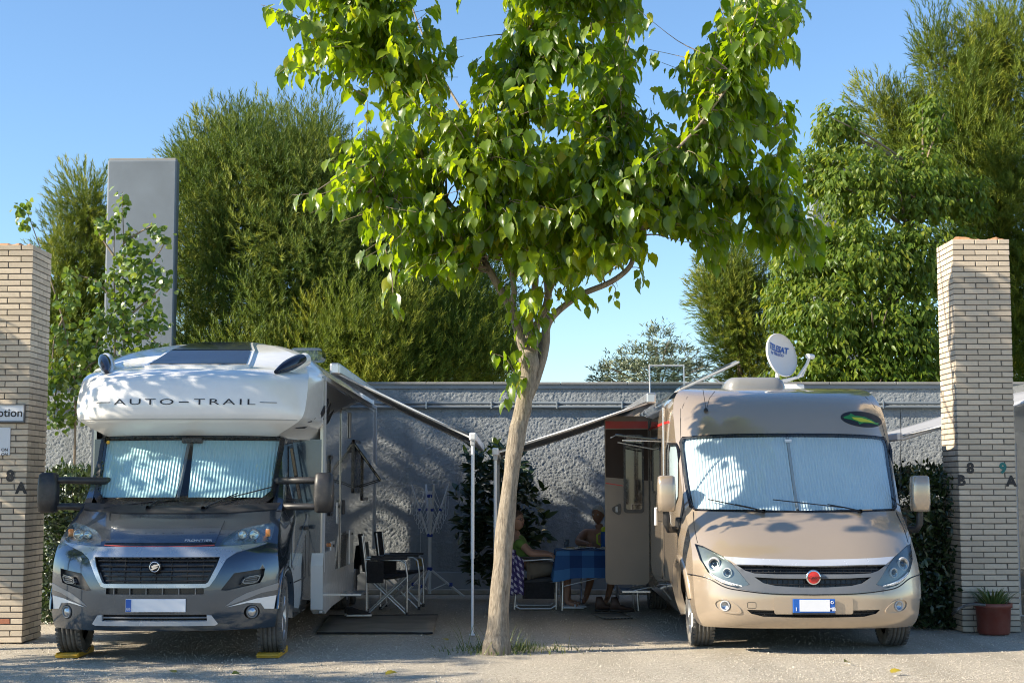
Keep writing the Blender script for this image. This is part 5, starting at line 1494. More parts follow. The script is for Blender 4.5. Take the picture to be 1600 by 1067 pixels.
# mesh of the grilles: slim bars
for q, nb, nv in ((up_g, 3, 26), (lo_g, 2, 22), (low_b, 3, 26)):
    z0, z1 = min(p[1] for p in q), max(p[1] for p in q); xm = max(p[0] for p in q)
    for k in range(nb):
        z = z0 + (z1 - z0) * (k + .6) / nb
        hw_ = xm
        while hw_ > .1 and not (pip(hw_, z, q)): hw_ -= .01
        MB().tube([(x, fB(x, z) + .03, z) for x in np.linspace(-hw_ + .01, hw_ - .01, 13)], .0045, 5).build('grille_bar', 'black_plastic', van_b)
    m = MB()
    for k in range(nv):
        x = -xm + 2 * xm * (k + .5) / nv
        zz = [z for z in np.linspace(z0, z1, 12) if pip(x, z, q)]
        if len(zz) > 1: m.tube([(x, fB(x, zz[0]) + .036, zz[0]), (x, fB(x, zz[-1]) + .036, zz[-1])], .0025, 4)
    tag(m.build('grille_mesh', 'black_plastic', van_b), kind='stuff')
# bright strip over the grille
st = half_to_full([(880, 232), (640, 228), (470, 222), (302, 210), (350, 240), (385, 260), (560, 264), (880, 272)])
patch('chrome_strip', st, SB, 'bright_trim', van_b, .012, -.01, (), .05)
# badge
bc = cb(fB, c3([(877, 343)]))[0]; by = fB(0, bc[1])
bd = MB().lathe([(.068, .012), (.070, -.004), (.064, -.012), (.056, -.012)], (0, by - .02, bc[1]), 'Y', 32).build('badge', 'chrome', van_b)
MB().lathe([(.0565, -.010), (.001, -.016)], (0, by - .02, bc[1]), 'Y', 32).build('disc', 'red_paint', bd)
text_mesh('BÜRSTNER', .030, Matrix.Translation((.030, by - .042, bc[1] - .004)) @ FACE, 'ink', bd, 'lettering', .0015, .0006, sx=1.25)
# head lamps: grey shell with two round lamps and a row of lights
for q, s in ((hb_r, 1), (hb_l, -1)):
    h = patch('headlight', q, SB, 'lamp_shell', van_b, -.022, .0, (), .05)
    patch('lens', q, SB, 'clear_glass', h, -.001, None, (), .06)
    patch('lamp_rim', q, SB, 'satin_black', h, .001, -.02, [[(sum(p[0] for p in q) / len(q) + (x - sum(p[0] for p in q) / len(q)) * .97, sum(p[1] for p in q) / len(q) + (z - sum(p[1] for p in q) / len(q)) * .965) for x, z in q]], .04)
    for (u, v), r_ in (((237, 257), .060), ((325, 315), .045)):
        x, z = cb(fB, c3([(u, v)]))[0]; x = abs(x) * s
        y = fB(x, z) + .020
        M_ = Matrix.Rotation(s * .45, 3, 'Z')
        for nm, prof, mt in (('bezel', [(r_ * 1.1, .004), (r_, -.010), (r_ * .82, -.010), (r_ * .80, 0)], 'pale_grey_plastic'), ('reflector', [(r_ * .80, -.004), (r_ * .62, .0), (r_ * .6, .012), (.001, .016)], 'lamp_bowl'), ('projector', [(r_ * .42, .006), (r_ * .36, -.006), (.001, -.012)], 'dark_glass')):
            b_ = MB().lathe(prof, (0, 0, 0), 'Y', 22)
            b_.v = [tuple(M_ @ Vector(p) + Vector((x, y, z))) for p in b_.v]
            b_.build(nm, mt, h)
    row = cb(fB, c3([(205, 318), (240, 345), (290, 372), (350, 392), (420, 405)]))
    pts = [Vector((abs(x) * s, fB(x, z) + .006, z + .004)) for x, z in row]
    MB().tube(pts, [.010, .014, .016, .014, .006], 8).build('light_strip', 'white_paint', h)
    for k in range(14):
        t = k / 13 * 3.6; i = min(3, int(t)); p = pts[i] + (pts[i + 1] - pts[i]) * (t - i)
        MB().lathe([(.006, -.006), (.004, -.018), (.001, -.019)], p, 'Y', 8).build('diode', 'lamp_bowl', h)
for q, s in ((fogB_r, 1), (fogB_l, -1)):
    x, z = s * abs(fgb[0]), fgb[1]; y = fB(x, z)
    f_ = patch('fog_lamp', q, SB, 'satin_black', van_b, -.03, 0, (), .04)
    M_ = Matrix.Rotation(s * .5, 3, 'Z')
    for nm, prof, mt in (('bezel', [(.050, .0), (.048, -.014), (.038, -.014), (.036, 0)], 'pale_grey_plastic'), ('reflector', [(.037, .0), (.02, .014), (.001, .016)], 'lamp_bowl')):
        b_ = MB().lathe(prof, (0, 0, 0), 'Y', 22)
        b_.v = [tuple(M_ @ Vector(p) + Vector((x, y + .008, z))) for p in b_.v]
        b_.build(nm, mt, f_)
    sc_ = [(s * (abs(a) ), b) for a, b in cb(fB, c3([(225, 505), (270, 478), (340, 490), (410, 545), (420, 585), (330, 580), (255, 560)]))]
    sc_ = smooth_poly(sc_, 2)
    patch('fog_scoop', sc_, SB, 'beige_paint', van_b, .010, -.002, [[(sum(p[0] for p in sc_) / len(sc_) + (a - sum(p[0] for p in sc_) / len(sc_)) * .86, sum(p[1] for p in sc_) / len(sc_) + (b - sum(p[1] for p in sc_) / len(sc_)) * .84) for a, b in sc_]], .03)
tw = cb(fB, c3([(483, 527)]))[0]
patch('tow_cover', rrect(tw[0] - .04, tw[0] + .04, tw[1] - .028, tw[1] + .028, .012), SB, 'ink', van_b, .001, 0, [rrect(tw[0] - .036, tw[0] + .036, tw[1] - .024, tw[1] + .024, .01)], .03)
# bumper joint under the lamps
jl = cb(fB, c3([(60, 320), (190, 348), (300, 405), (400, 428), (620, 452), (870, 458)]))
jl = jl + [(-x, z) for x, z in jl[::-1]]
jl = [tuple(p)[:2] for p in catmull([(x, z, 0) for x, z in jl], 5)]
MB().tube([(x, fB(x, z) - .001, z) for x, z in jl], .0055, 5).build('bumper_joint', 'satin_black', van_b)
for s in (-1, 1):
    MB().tube([(s * x, fB(x, z) - .0005, z) for x, z in ((.99, 1.285), (1.0, 1.2), (1.005, 1.1), (1.0, 1.0))], .0035, 5).build('panel_seam', 'ink', van_b)
    MB().tube([(s * x, fB(x, z) - .0005, z) for x, z in ((1.04, 2.05), (1.03, 2.2), (.99, 2.36), (.93, 2.46))], .003, 5).build('panel_seam', 'ink', van_b)
# plate
pb = cb(fB, c3([(757, 530), (1020, 528)])); pbx = (pb[0][0] + pb[1][0]) / 2; pbz = pb[0][1]
patch('plate_plinth', rrect(pbx - .36, pbx + .36, pbz - .075, pbz + .075, .02), SB, 'beige_paint', van_b, .010, -.005, (), .06)
pl = MB().box((pbx, fB(0, pbz) - .026, pbz), (.385, .016, .125)).build('number_plate', 'blue_print', van_b, bevel=.004)
MB().box((pbx + .005, fB(0, pbz) - .0355, pbz + .004), (.275, .004, .105)).build('field', 'plate_white', pl)
for tx, dx, dz, sz in (('I', -.163, -.03, .045), ('MB', .165, -.03, .045)):
    text_mesh(tx, sz, Matrix.Translation((pbx + dx, fB(0, pbz) - .037, pbz + dz)) @ FACE, 'plate_white', pl, 'lettering', .001, .001)
MB().lathe([(.014, 0), (.012, -.003), (.009, -.003), (.009, 0)], (pbx + .165, fB(0, pbz) - .036, pbz + .032), 'Y', 14).build('star_ring', 'plate_white', pl)
MB().box((pbx, fB(0, pbz) - .022, pbz - .068), (.39, .02, .016)).build('plate_holder', 'black_plastic', pl, bevel=.003)
# windscreen
gb = smooth_poly(gl_b, 1)
patch('windscreen_frame', gb, SB, 'satin_black', van_b, .004, -.04, [[(x * .982, 1.672 + (z - 1.672) * .968) for x, z in gb]], .05)
patch('windscreen', [(x * .985, 1.67 + (z - 1.67) * .985) for x, z in gb], SB, 'screen_glass', van_b, .0, None, (), .06)
bl = [(-1.02, 2.02), (-.015, 2.04), (-.015, 1.30), (-.98, 1.315)]
pleated_blind('windscreen_blind', bl, SB, 'blind_white', van_b, .030, .013, .045)
pleated_blind('windscreen_blind', mir(bl), SB, 'blind_white', van_b, .030, .013, .045)
MB().tube([(0, fB(0, z) + .04, z) for z in np.linspace(1.31, 2.02, 7)], .012, 6).build('blind_post', 'pale_grey_plastic', van_b)
MB().box((.0, fB(0, 1.985) + .012, 1.985), (.07, .02, .03)).build('sensor_housing', 'plate_white', van_b, bevel=.006)
wiper(c5([(435, 612), (345, 590), (258, 574), (432, 610)]), van_b, fB, VB, .03)
wiper(c5([(745, 612), (640, 590), (465, 575), (690, 600)]), van_b, fB, VB, .03)
# sticker: oval with a leaping fish
ov = cb(fB, c5([(755, 318)]))[0]
oval = [(ov[0] + .235 * math.cos(t) + .0 * math.sin(t), ov[1] + .082 * math.sin(t) - .03 * math.cos(t) * .5) for t in [2 * math.pi * k / 32 for k in range(32)]]
sk2 = patch('fish_sticker', oval, SB, 'ink', van_b, .003, 0, (), .04)
pbr('fish_green', (.02, .22, .05), .4, var=.1); pbr('fish_yellow', (.55, .55, .03), .4, var=.1)
fish = [(-.205, .015), (-.14, .035), (-.12, .055), (-.08, .030), (.02, .020), (.10, -.010), (.15, -.040), (.205, -.035), (.16, -.048), (.19, -.066), (.13, -.055), (.06, -.045), (.0, -.045), (-.05, -.062), (-.06, -.035), (-.13, -.012), (-.20, .0)]
patch('fish', [(ov[0] + x, ov[1] + z + .005) for x, z in fish], SB, 'fish_green', sk2, .005, .003, (), .04)
patch('fish_belly', [(ov[0] + x, ov[1] + z + .005) for x, z in [(-.12, .012), (-.02, .008), (.08, -.018), (.13, -.045), (.05, -.036), (-.03, -.036), (-.10, -.010)]], SB, 'fish_yellow', sk2, .007, .005, (), .04)
# antenna
an = cb(fB, c5([(252, 292)]))[0]; ay = fB(*an)
at_ = MB().lathe([(.024, .0), (.022, .018), (.012, .03), (.001, .034)], (an[0], ay - .005, an[1]), 'Z', 12).build('antenna', 'black_plastic', van_b)
MB().tube([(an[0], ay - .01, an[1] + .03), (an[0] - .03, ay - .03, an[1] + .22)], .003, 5).build('whip', 'black_plastic', at_)
MB().tube([(an[0] + .01, ay - .01, an[1] + .03), (an[0] + .035, ay - .03, an[1] + .13), (an[0] + .09, ay - .04, an[1] + .20)], .003, 5).build('whip', 'black_plastic', at_)
# sides
BX, BR_ = 1.14, 7.1
sdx = interp([(.2, 1.03), (.4, 1.10), (.6, BX), (2.0, BX), (2.25, BX - .005), (2.38, BX - .02), (2.46, 1.07), (2.52, 1.03), (2.56, .97), (2.59, .82)])
def xsB(y, z):
    yf = fB(hB(z), z); t = min(1, max(0, (y - yf) / .7)); t = t * (2 - t)
    return hB(z) + (sdx(z) - hB(z)) * t
def BRs(y, z): return (xsB(y, z), y, z)
def BLs(y, z): return (-xsB(y, z), y, z)
feB = [(fB(hB(z), z), z) for z in zb]
archB = [(.92 + .43 * math.cos(R(a)), .38 + .43 * math.sin(R(a))) for a in range(-18, 199, 12)]
ab = [p for p in archB if p[1] > .26]
sideB = feB[:-3] + [(BR_, 2.50), (BR_, .34), (5.9, .32), (1.4, .25)] + ab + [(.46, .255)]
cabw = [(1.25, 1.36), (1.42, 1.95), (2.0, 1.97), (2.02, 1.34)]
cabw = smooth_poly([(1.25, 1.36), (1.33, 1.66), (1.42, 1.95), (1.7, 1.96), (2.0, 1.97), (2.01, 1.66), (2.02, 1.34), (1.64, 1.35)], 1)
for S_, fl, s in ((BRs, False, 1), (BLs, True, -1)):
    patch('side_shell', sideB, S_, 'beige_paint', van_b, 0, None, [cabw], .09, flip=fl)
    w = patch('cab_window', cabw, S_, 'screen_glass', van_b, -.004, None, (), .1, flip=fl)
    patch('blind', cabw, S_, 'blind_white', w, -.035, None, (), .1, flip=fl)
    patch('frame', [(1.64 + (y - 1.64) * 1.07, 1.66 + (z - 1.66) * 1.07) for y, z in cabw], S_, 'satin_black', w, .004, -.02, [cabw], .08, flip=fl)
    MB().loft([[Vector((s * (xsB(.92 + r_ * math.cos(R(a)), .38 + r_ * math.sin(R(a))) + dx), .92 + r_ * math.cos(R(a)), .38 + r_ * math.sin(R(a)))) for a in range(-16, 173, 8)] for r_, dx in ((.415, -.06), (.425, .018), (.48, .022), (.50, -.004))], closed=False).build('arch_trim', 'beige_paint', van_b)
    well(van_b, s * .95, .92, .42, .43)
    # upper band: dark strip and red line
    patch('graphic', [(1.85, 2.19), (BR_ - .05, 2.19), (BR_ - .05, 2.215), (1.9, 2.215)], S_, 'red_paint', van_b, .004, 0, (), .2, flip=fl)
    patch('seam', [(1.02, .55), (1.02, 2.30), (1.035, 2.30), (1.035, .55)], S_, 'ink', van_b, .0025, 0, (), .1, flip=fl)
    patch('seam', [(2.25, .40), (2.25, 2.40), (2.262, 2.40), (2.262, .40)], S_, 'ink', van_b, .0025, 0, (), .1, flip=fl)
    for (y0, y1, z0, z1) in ((2.5, 3.3, .55, 1.15), (5.0, 5.6, .6, 1.1)):
        hb_ = patch('service_hatch', rrect(y0, y1, z0, z1, .03), S_, 'beige_paint', van_b, .006, 0, (), .2, flip=fl)
        patch('seam', rrect(y0 - .008, y1 + .008, z0 - .008, z1 + .008, .03), S_, 'ink', hb_, .002, 0, [rrect(y0, y1, z0, z1, .03)], .2, flip=fl)
    for (y0, y1, z0, z1) in ((2.55, 3.45, 1.45, 2.0), (5.0, 6.0, 1.45, 2.0)):
        w2 = patch('side_window', rrect(y0, y1, z0, z1, .06), S_, 'satin_black', van_b, .014, 0, (), .2, flip=fl)
        patch('pane', rrect(y0 + .03, y1 - .03, z0 + .03, z1 - .03, .05), S_, 'dark_glass', w2, .02, .012, (), .2, flip=fl)
    make_wheel(van_b, (s * .93, .92, .335), .335, .215, s)
    make_wheel(van_b, (s * .93, 5.4, .335), .335, .215, s)
# roof, rear, floor
rfx = [-.80, -.4, 0, .4, .80]
MB().loft([[Vector((x, fB(x, 2.59), 2.59)) for x in rfx], [Vector((x, 3.2, 2.60)) for x in rfx], [Vector((x, BR_, 2.60)) for x in rfx]], closed=False).build('roof', 'white_paint', van_b)
for s in (1, -1):
    MB().loft([[Vector((s * xsB(y, z), y, z)) for z in zb[-4:]] for y in (2.45, 3.2, 5, BR_)], closed=False).build('roof', 'beige_paint', van_b)
MB().box((0, BR_ - .03, 1.45), (2 * BX - .04, .06, 2.2)).build('rear_wall', 'beige_paint', van_b)
MB().box((0, 3.8, .37), (1.9, 6.2, .14)).build('underbody', 'underbody', van_b)
MB().box((0, .95, .36), (1.55, 1.6, .2)).build('underbody', 'underbody', van_b)
# mirrors
for s in (-1, 1):
    m = bpy.data.objects.new('door_mirror', None); COL.objects.link(m); m.parent = van_b
    m.location = (s * 1.245, .95, 1.46)
    sec = []
    for z, wx, wy in ((-.175, .065, .05), (-.165, .085, .075), (-.08, .092, .085), (.08, .092, .085), (.165, .085, .075), (.178, .062, .05)):
        sec.append([Vector((wx * math.copysign(abs(math.cos(a)) ** .55, math.cos(a)), wy * math.copysign(abs(math.sin(a)) ** .55, math.sin(a)), z)) for a in [2 * math.pi * k / 20 for k in range(20)]])
    MB().loft(sec, caps=True).build('housing', 'beige_paint', m)
    MB().box((s * .06, .055, -.0), (.05, .09, .33)).build('back_shell', 'black_plastic', m, bevel=.02)
    MB().box((0, .086, 0), (.15, .01, .30)).build('mirror_glass', 'chrome', m)
    MB().tube([(-s * .0, .02, -.16), (-s * .005, .02, -.29), (-s * .03, .05, -.35), (-s * .10, .12, -.35), (-s * .17, .2, -.33)], [.032, .036, .036, .034, .04], 8).build('arm', 'black_plastic', m)
    MB().box((-s * .13, .16, -.31), (.05, .12, .16)).build('bracket', 'black_plastic', m, bevel=.015)
# entrance door standing open at right angles, and its doorway
DY = 4.0
MB().box((-BX + .01, DY + .32, 1.35), (.06, .60, 1.98)).build('doorway', 'satin_black', van_b)
d = thing('entrance_door', None, None); d.parent = van_b; d.location = (-BX - .005, DY, 0)
dw = .52
patch('door_leaf', rrect(-dw, -.005, .39, 2.36, .06), lambda x, z: (x, 0, z), 'shaded_beige_panel', d, .022, -.022, (), .2)
patch('door_back', rrect(-dw, -.005, .39, 2.36, .06), lambda x, z: (x, 0, z), 'shaded_beige_panel', d, .022, None, (), .2, flip=True)
patch('door_window', rrect(-.30, -.06, 1.22, 2.14, .04), lambda x, z: (x, 0, z), 'satin_black', d, .034, .02, (), .2)
patch('pane', rrect(-.275, -.085, 1.26, 2.10, .03), lambda x, z: (x, 0, z), 'dark_glass', d, .038, .03, (), .2)
patch('graphic', [(-dw + .01, 2.215), (-.01, 2.215), (-.01, 2.30), (-dw + .01, 2.30)], lambda x, z: (x, 0, z), 'red_paint', d, .025, .02, (), .3)
patch('graphic', [(-dw + .01, 1.565), (-.31, 1.535), (-.31, 1.545), (-dw + .01, 1.578)], lambda x, z: (x, 0, z), 'red_paint', d, .025, .02, (), .3)
patch('graphic', [(-dw + .01, 1.64), (-.01, 1.60), (-.01, 2.20), (-dw + .01, 2.20)], lambda x, z: (x, 0, z), 'door_brown', d, .024, .02, (), .3)
lk = patch('lock', smooth_poly([(-.46, 1.27), (-.36, 1.33), (-.33, 1.33), (-.33, 1.20), (-.38, 1.20)], 2), lambda x, z: (x, 0, z), 'satin_black', d, .034, .02, (), .05)
MB().box((-.385, -.04, 1.265), (.03, .02, .07)).build('latch', 'pale_grey_plastic', lk, bevel=.005)
# flap window propped open over the doorway side
wf = MB().box((-BX - .24, 2.9, 2.06), (.52, .85, .025), Matrix.Rotation(R(6), 3, 'Y')).build('open_window', 'dark_glass', van_b, bevel=.008)
MB().tube([(-BX, 2.52, 2.02), (-BX - .42, 2.52, 2.03)], .008, 6).build('stay', 'white_metal', wf)
MB().tube([(-BX, 3.28, 1.95), (-BX - .42, 3.28, 2.03)], .008, 6).build('stay', 'white_metal', wf)
MB().tube([(-BX - .0, 2.35, 1.30), (-BX - .08, 2.35, 1.30), (-BX - .08, 2.35, 1.12)], .016, 8).build('crank_handle', 'white_metal', van_b)
MB().tube([(-BX - .02, 2.05, 2.36), (-BX - .02, 2.05, 1.40)], .012, 8).build('awning_strut', 'aluminium', van_b)
# fold-out step
sp = MB().box((-BX - .16, DY + .28, .30), (.34, .46, .03)).build('step', 'aluminium', van_b, bevel=.006)
for yy in (.08, .48):
    MB().tube([(-BX + .05, DY + yy, .36), (-BX - .30, DY + yy, .29)], .012, 6).build('bracket', 'steel', sp)
# roof gear
rv = []
for z, k in ((2.585, 1.0), (2.62, 1.0), (2.68, .93), (2.715, .80), (2.72, .5)):
    rv.append([Vector((-.10 + .33 * k * math.copysign(abs(math.cos(a)) ** .4, math.cos(a)), 2.75 + .30 * k * math.copysign(abs(math.sin(a)) ** .4, math.sin(a)), z)) for a in [2 * math.pi * i / 24 for i in range(24)]])
MB().loft(rv, caps=True).build('roof_vent', 'graphic_grey', van_b)
hx = P(1073, 578, 17.6) - VB
def hatch(c, w, l, tilt, axis):
    M = Matrix.Translation(c) @ Matrix.Rotation(tilt, 4, axis)
    h = bpy.data.objects.new('roof_hatch', None); COL.objects.link(h); h.parent = van_b; h.matrix_local = M
    MB().box((0, 0, .02), (w, l, .035), None, .92).build('dome', 'acrylic', h, bevel=.012)
    for k in (-1, 1):
        MB().box((k * w * .48, 0, .005), (.016, l, .022)).build('rim', 'pale_grey_plastic', h, bevel=.005)
        MB().box((0, k * l * .48, .005), (w, .016, .022)).build('rim', 'pale_grey_plastic', h, bevel=.005)
    return h
hatch((-.86, 4.6, 2.77), .44, .5, R(82), 'X')
hatch((-.58, 2.95, 2.74), .74, .5, R(-25), 'Y')
MB().tube([(-.32, 2.75, 2.60), (-.55, 2.75, 2.73)], .008, 6).build('hatch_stay', 'pale_grey_plastic', van_b)
# dish
dc = P(1218, 556, 17.4) - VB
dish = bpy.data.objects.new('satellite_dish', None); COL.objects.link(dish); dish.parent = van_b; dish.location = dc
dish.rotation_euler = (R(-14), R(12), R(34))
dp = []
for k in range(9):
    r_ = k / 8
    dp.append((max(.001, r_), -.05 + .07 * r_ * r_))
dv = MB().lathe([(r_ * 1.0, h * 1.0) for r_, h in dp] + [(1.02, .03), (1.0, .045)], (0, 0, 0), 'Y', 40)
dv.v = [(x * .235, -y, z * .255) for x, y, z in dv.v]
dv.build('reflector', 'white_metal', dish)
t1_ = text_mesh('TELESAT', .094, Matrix.Translation((.005, 0, .095)) @ FACE, 'blue_print', dish, 'lettering', .001, .003, sx=.80)
t2_ = text_mesh('by TELECO', .045, Matrix.Translation((-.0, 0, .035)) @ FACE, 'blue_print', dish, 'lettering', .001, .001, sx=.9)
for t_ in (t1_, t2_):
    for v_ in t_.data.vertices: v_.co.y += .05 - .07 * ((v_.co.x / .235) ** 2 + (v_.co.z / .255) ** 2) - .006
MB().tube([(.02, .05, -.12), (.06, .12, -.30), (.10, .14, -.34)], [.02, .025, .03], 8).build('mount', 'white_metal', dish)
MB().tube([(.08, .10, -.26), (.26, -.02, -.20), (.33, -.10, -.05), (.34, -.14, .04)], .018, 8).build('feed_arm', 'white_metal', dish)
MB().tube([(.12, .10, -.27), (.34, -.02, -.16), (.36, -.08, -.02)], .012, 8).build('feed_arm', 'white_metal', dish)
MB().tube([(.30, -.15, .03), (.37, -.12, .06), (.43, -.10, .075)], [.03, .026, .032], 10).build('feed_horn', 'white_metal', dish)
MB().box((dc.x + .10, dc.y + .12, 2.64), (.34, .34, .09)).build('dish_base', 'white_metal', van_b, bevel=.02)
# awning on the door side
aw0 = P(1024, 625, 17.0) - VB
aw1 = P(774, 704, 17.0) - VB
awning(van_b, -BX - .03, aw0.y, 6.6, aw0.z, aw1.x, aw1.z, 'awning', 'grey_cloth', -1, aw1.y + .02, marks=True, second_post=True)
# ------------------------------------------------------------------ things standing about the pitches
pbr('black_fabric', (.016, .016, .018), .85, var=.25, vscale=9, bmp=.2, bscale=220)
pbr('grey_cushion', (.055, .055, .058), .85, var=.2, vscale=7, bmp=.2, bscale=160)
pbr('mat_weave', (.21, .195, .165), .95, var=.3, vscale=2.5, bmp=.5, bscale=150)
pbr('blue_plastic', (.02, .05, .30), .4, var=.1)
pbr('thin_line', (.75, .77, .78), .5, var=.05)
pbr('terracotta_plastic', (.20, .045, .028), .5, var=.12, dust=.2)
pbr('soil', (.05, .035, .022), .95, var=.4, vscale=14, bmp=.6, bscale=60)
pbr('lime_plastic', (.42, .52, .03), .4, var=.08)
pbr('cobalt_plastic', (.02, .09, .30), .35, var=.1)
pbr('china', (.75, .75, .73), .25, coat=.5, var=.03)
pbr('food', (.35, .24, .08), .7, var=.5, vscale=30)
pbr('tissue', (.78, .79, .8), .8, var=.05)
pbr('brown_leather', (.075, .042, .03), .6, var=.3, vscale=10)
def check_material(name, base, dark, lite, s, axes='XZ'):
    """woven check: bands of two directions laid over each other"""
    m, nt, b, o = nodes_of(name)
    v = coords(nt, 'UV')
    sp = N(nt, 'ShaderNodeSeparateXYZ'); nt.links.new(v, sp.inputs[0])
    out = None
    for ax in (0, 1):
        mu = N(nt, 'ShaderNodeMath', operation='MULTIPLY'); mu.inputs[1].default_value = s; nt.links.new(sp.outputs[ax], mu.inputs[0])
        fr = N(nt, 'ShaderNodeMath', operation='FRACT'); nt.links.new(mu.outputs[0], fr.inputs[0])
        gt = N(nt, 'ShaderNodeMath', operation='GREATER_THAN'); gt.inputs[1].default_value = .5; nt.links.new(fr.outputs[0], gt.inputs[0])
        if out is None: out = gt.outputs[0]
        else:
            ad = N(nt, 'ShaderNodeMath', operation='ADD'); nt.links.new(out, ad.inputs[0]); nt.links.new(gt.outputs[0], ad.inputs[1])
            hf = N(nt, 'ShaderNodeMath', operation='MULTIPLY'); hf.inputs[1].default_value = .5; nt.links.new(ad.outputs[0], hf.inputs[0]); out = hf.outputs[0]
    nt.links.new(ramp(nt, out, [(0, lite), (.3, base), (.75, dark)], 'CONSTANT'), b.inputs['Base Color'])
    b.inputs['Roughness'].default_value = .9
check_material('blue_check', (.030, .10, .26), (.012, .045, .15), (.06, .19, .40), 3.3)
check_material('plaid', (.10, .075, .22), (.045, .03, .12), (.62, .58, .68), 13)
def uv_sheet(name, rows, mat, parent, uvscale=1.0, thick=0, urow=None):
    """cloth: a grid of points with metric UVs"""
    n, k = len(rows), len(rows[0])
    me = bpy.data.meshes.new(name)
    me.from_pydata([tuple(p) for r in rows for p in r], [], [(i * k + j, i * k + j + 1, (i + 1) * k + j + 1, (i + 1) * k + j) for i in range(n - 1) for j in range(k - 1)])
    uv = me.uv_layers.new(name='UVMap')
    U = [[0] * k for _ in range(n)]; V = [[0] * k for _ in range(n)]
    for i in range(n):
        for j in range(k):
            if j: U[i][j] = U[i][j - 1] + (Vector(rows[i][j]) - Vector(rows[i][j - 1])).length
            if i: V[i][j] = V[i - 1][j] + (Vector(rows[i][j]) - Vector(rows[i - 1][j])).length
    if urow is not None: U = [U[urow]] * n; V = [[V[i][9]] * k for i in range(n)]
    for p in me.polygons:
        p.use_smooth = True
        for li in p.loop_indices:
            vi = me.loops[li].vertex_index; uv.data[li].uv = (U[vi // k][vi % k] * uvscale, V[vi // k][vi % k] * uvscale)
    o = link(name, me, mat, parent)
    if thick:
        m = o.modifiers.new('solid', 'SOLIDIFY'); m.thickness = thick
    return o
# mat and sneakers in front of the white motorhome's door
a, b, c, d = G(495, 990), G(676, 990), G(684, 962), G(514, 963)
mt = thing('door_mat', 'long grey brown woven mat on gravel beside the white motorhome', 'mat', (a + c) / 2)
o0 = (a + c) / 2
rows = []
for i in range(13):
    t = i / 12
    l, r_ = a.lerp(d, t), b.lerp(c, t)
    rows.append([l.lerp(r_, j / 10) - o0 + Vector((0, 0, .016 + .006 * noise.noise(Vector((i * .7, j * .5, 0))))) for j in range(11)])
uv_sheet('weave', rows, 'mat_weave', mt, 1, .014)
MB().tube([p + Vector((0, 0, -.004)) for p in rows[0]], .010, 6).build('hem', 'black_fabric', mt)
MB().tube([p + Vector((0, 0, -.004)) for p in rows[-1]], .010, 6).build('hem', 'black_fabric', mt)
def shoe(parent, loc, rz, upper, sole, l=.29, boot=0.0):
    M = Matrix.Translation(loc) @ Matrix.Rotation(rz, 4, 'Z')
    def ring(x, w, z0, z1): return [M @ Vector((x, w * math.cos(t), (z0 + z1) / 2 + (z1 - z0) / 2 * math.sin(t))) for t in [2 * math.pi * k / 12 for k in range(12)]]
    s = MB().loft([ring(x * l, w, .004, .034 + (.006 if x > .8 else 0)) for x, w in ((0, .02), (.04, .035), (.3, .036), (.65, .048), (.9, .040), (1, .015))], caps=True).build('sole', sole, parent)
    MB().loft([ring(x * l, w, .025, h) for x, w, h in ((.01, .02, .07), (.06, .036, .10 + boot), (.3, .038, .105 + boot), (.42, .040, .092), (.65, .046, .068), (.9, .038, .052), (.985, .014, .036))], caps=True).build('upper', upper, parent)
g = G(560, 968)
sn = thing('sneakers', 'pair of black sneakers with white soles on the grey mat', 'shoes', g)
shoe(sn, (-.14, 0, .03), R(8), 'black_fabric', 'white_paint'); shoe(sn, (-.18, .16, .03), R(14), 'black_fabric', 'white_paint')
# folding armchairs with black fabric
def camp_chair(loc, rz, label):
    t = thing('folding_chair', label, 'chair', loc, rz, 'black folding chairs beside the white motorhome')
    W, D = .26, .24
    for s in (-1, 1):
        y = s * W
        MB().tube([(-D, y, .01), (D, y, .46)], .011, 8).build('cross_leg', 'aluminium', t)
        MB().tube([(D, y + .012, .01), (-D, y + .012, .46)], .011, 8).build('cross_leg', 'aluminium', t)
        MB().tube([(-D, y, .0), (-D, y, .46), (-D - .06, y, .95)], .012, 8).build('back_post', 'aluminium', t)
        MB().tube([(D, y, .0), (D, y, .48), (D - .02, y, .61), (D - .08, y, .655), (-D - .02, y, .67)], .012, 8).build('arm_frame', 'aluminium', t)
        MB().box((.02, y, .675), (.44, .055, .028)).build('armrest', 'black_plastic', t, bevel=.01)
        for x in (-D, D): MB().lathe([(.018, 0), (.018, .04), (.012, .045)], (x, y, 0), 'Z', 8).build('foot', 'black_plastic', t)
    for x in (-D, D):
        MB().tube([(x, -W, .04), (x, W, .04)], .009, 6).build('stretcher', 'black_plastic', t)
    uv_sheet('seat', [[(-D + 2 * D * i / 8, -W + 2 * W * j / 6, .46 - .045 * math.sin(math.pi * i / 8) * math.sin(math.pi * (j + .5) / 7)) for j in range(7)] for i in range(9)], 'black_fabric', t, 1, .016)
    uv_sheet('backrest', [[(-D - .012 - .06 * i / 8 - .03 * math.sin(math.pi * j / 6), -W + 2 * W * j / 6, .52 + .44 * i / 8) for j in range(7)] for i in range(9)], 'black_fabric', t, 1, .018)
    MB().box((-D + .10, -W - .03, .52), (.20, .02, .26)).build('side_pocket', 'black_fabric', t, bevel=.008)
    return t
g1 = G(602, 962); camp_chair((g1.x, g1.y + .25, 0), R(4), 'black folding armchair nearer the camera beside white motorhome')
camp_chair((g1.x + .12, g1.y + 1.15, 0), R(-3), 'black folding armchair standing behind the other, closer to the wall')
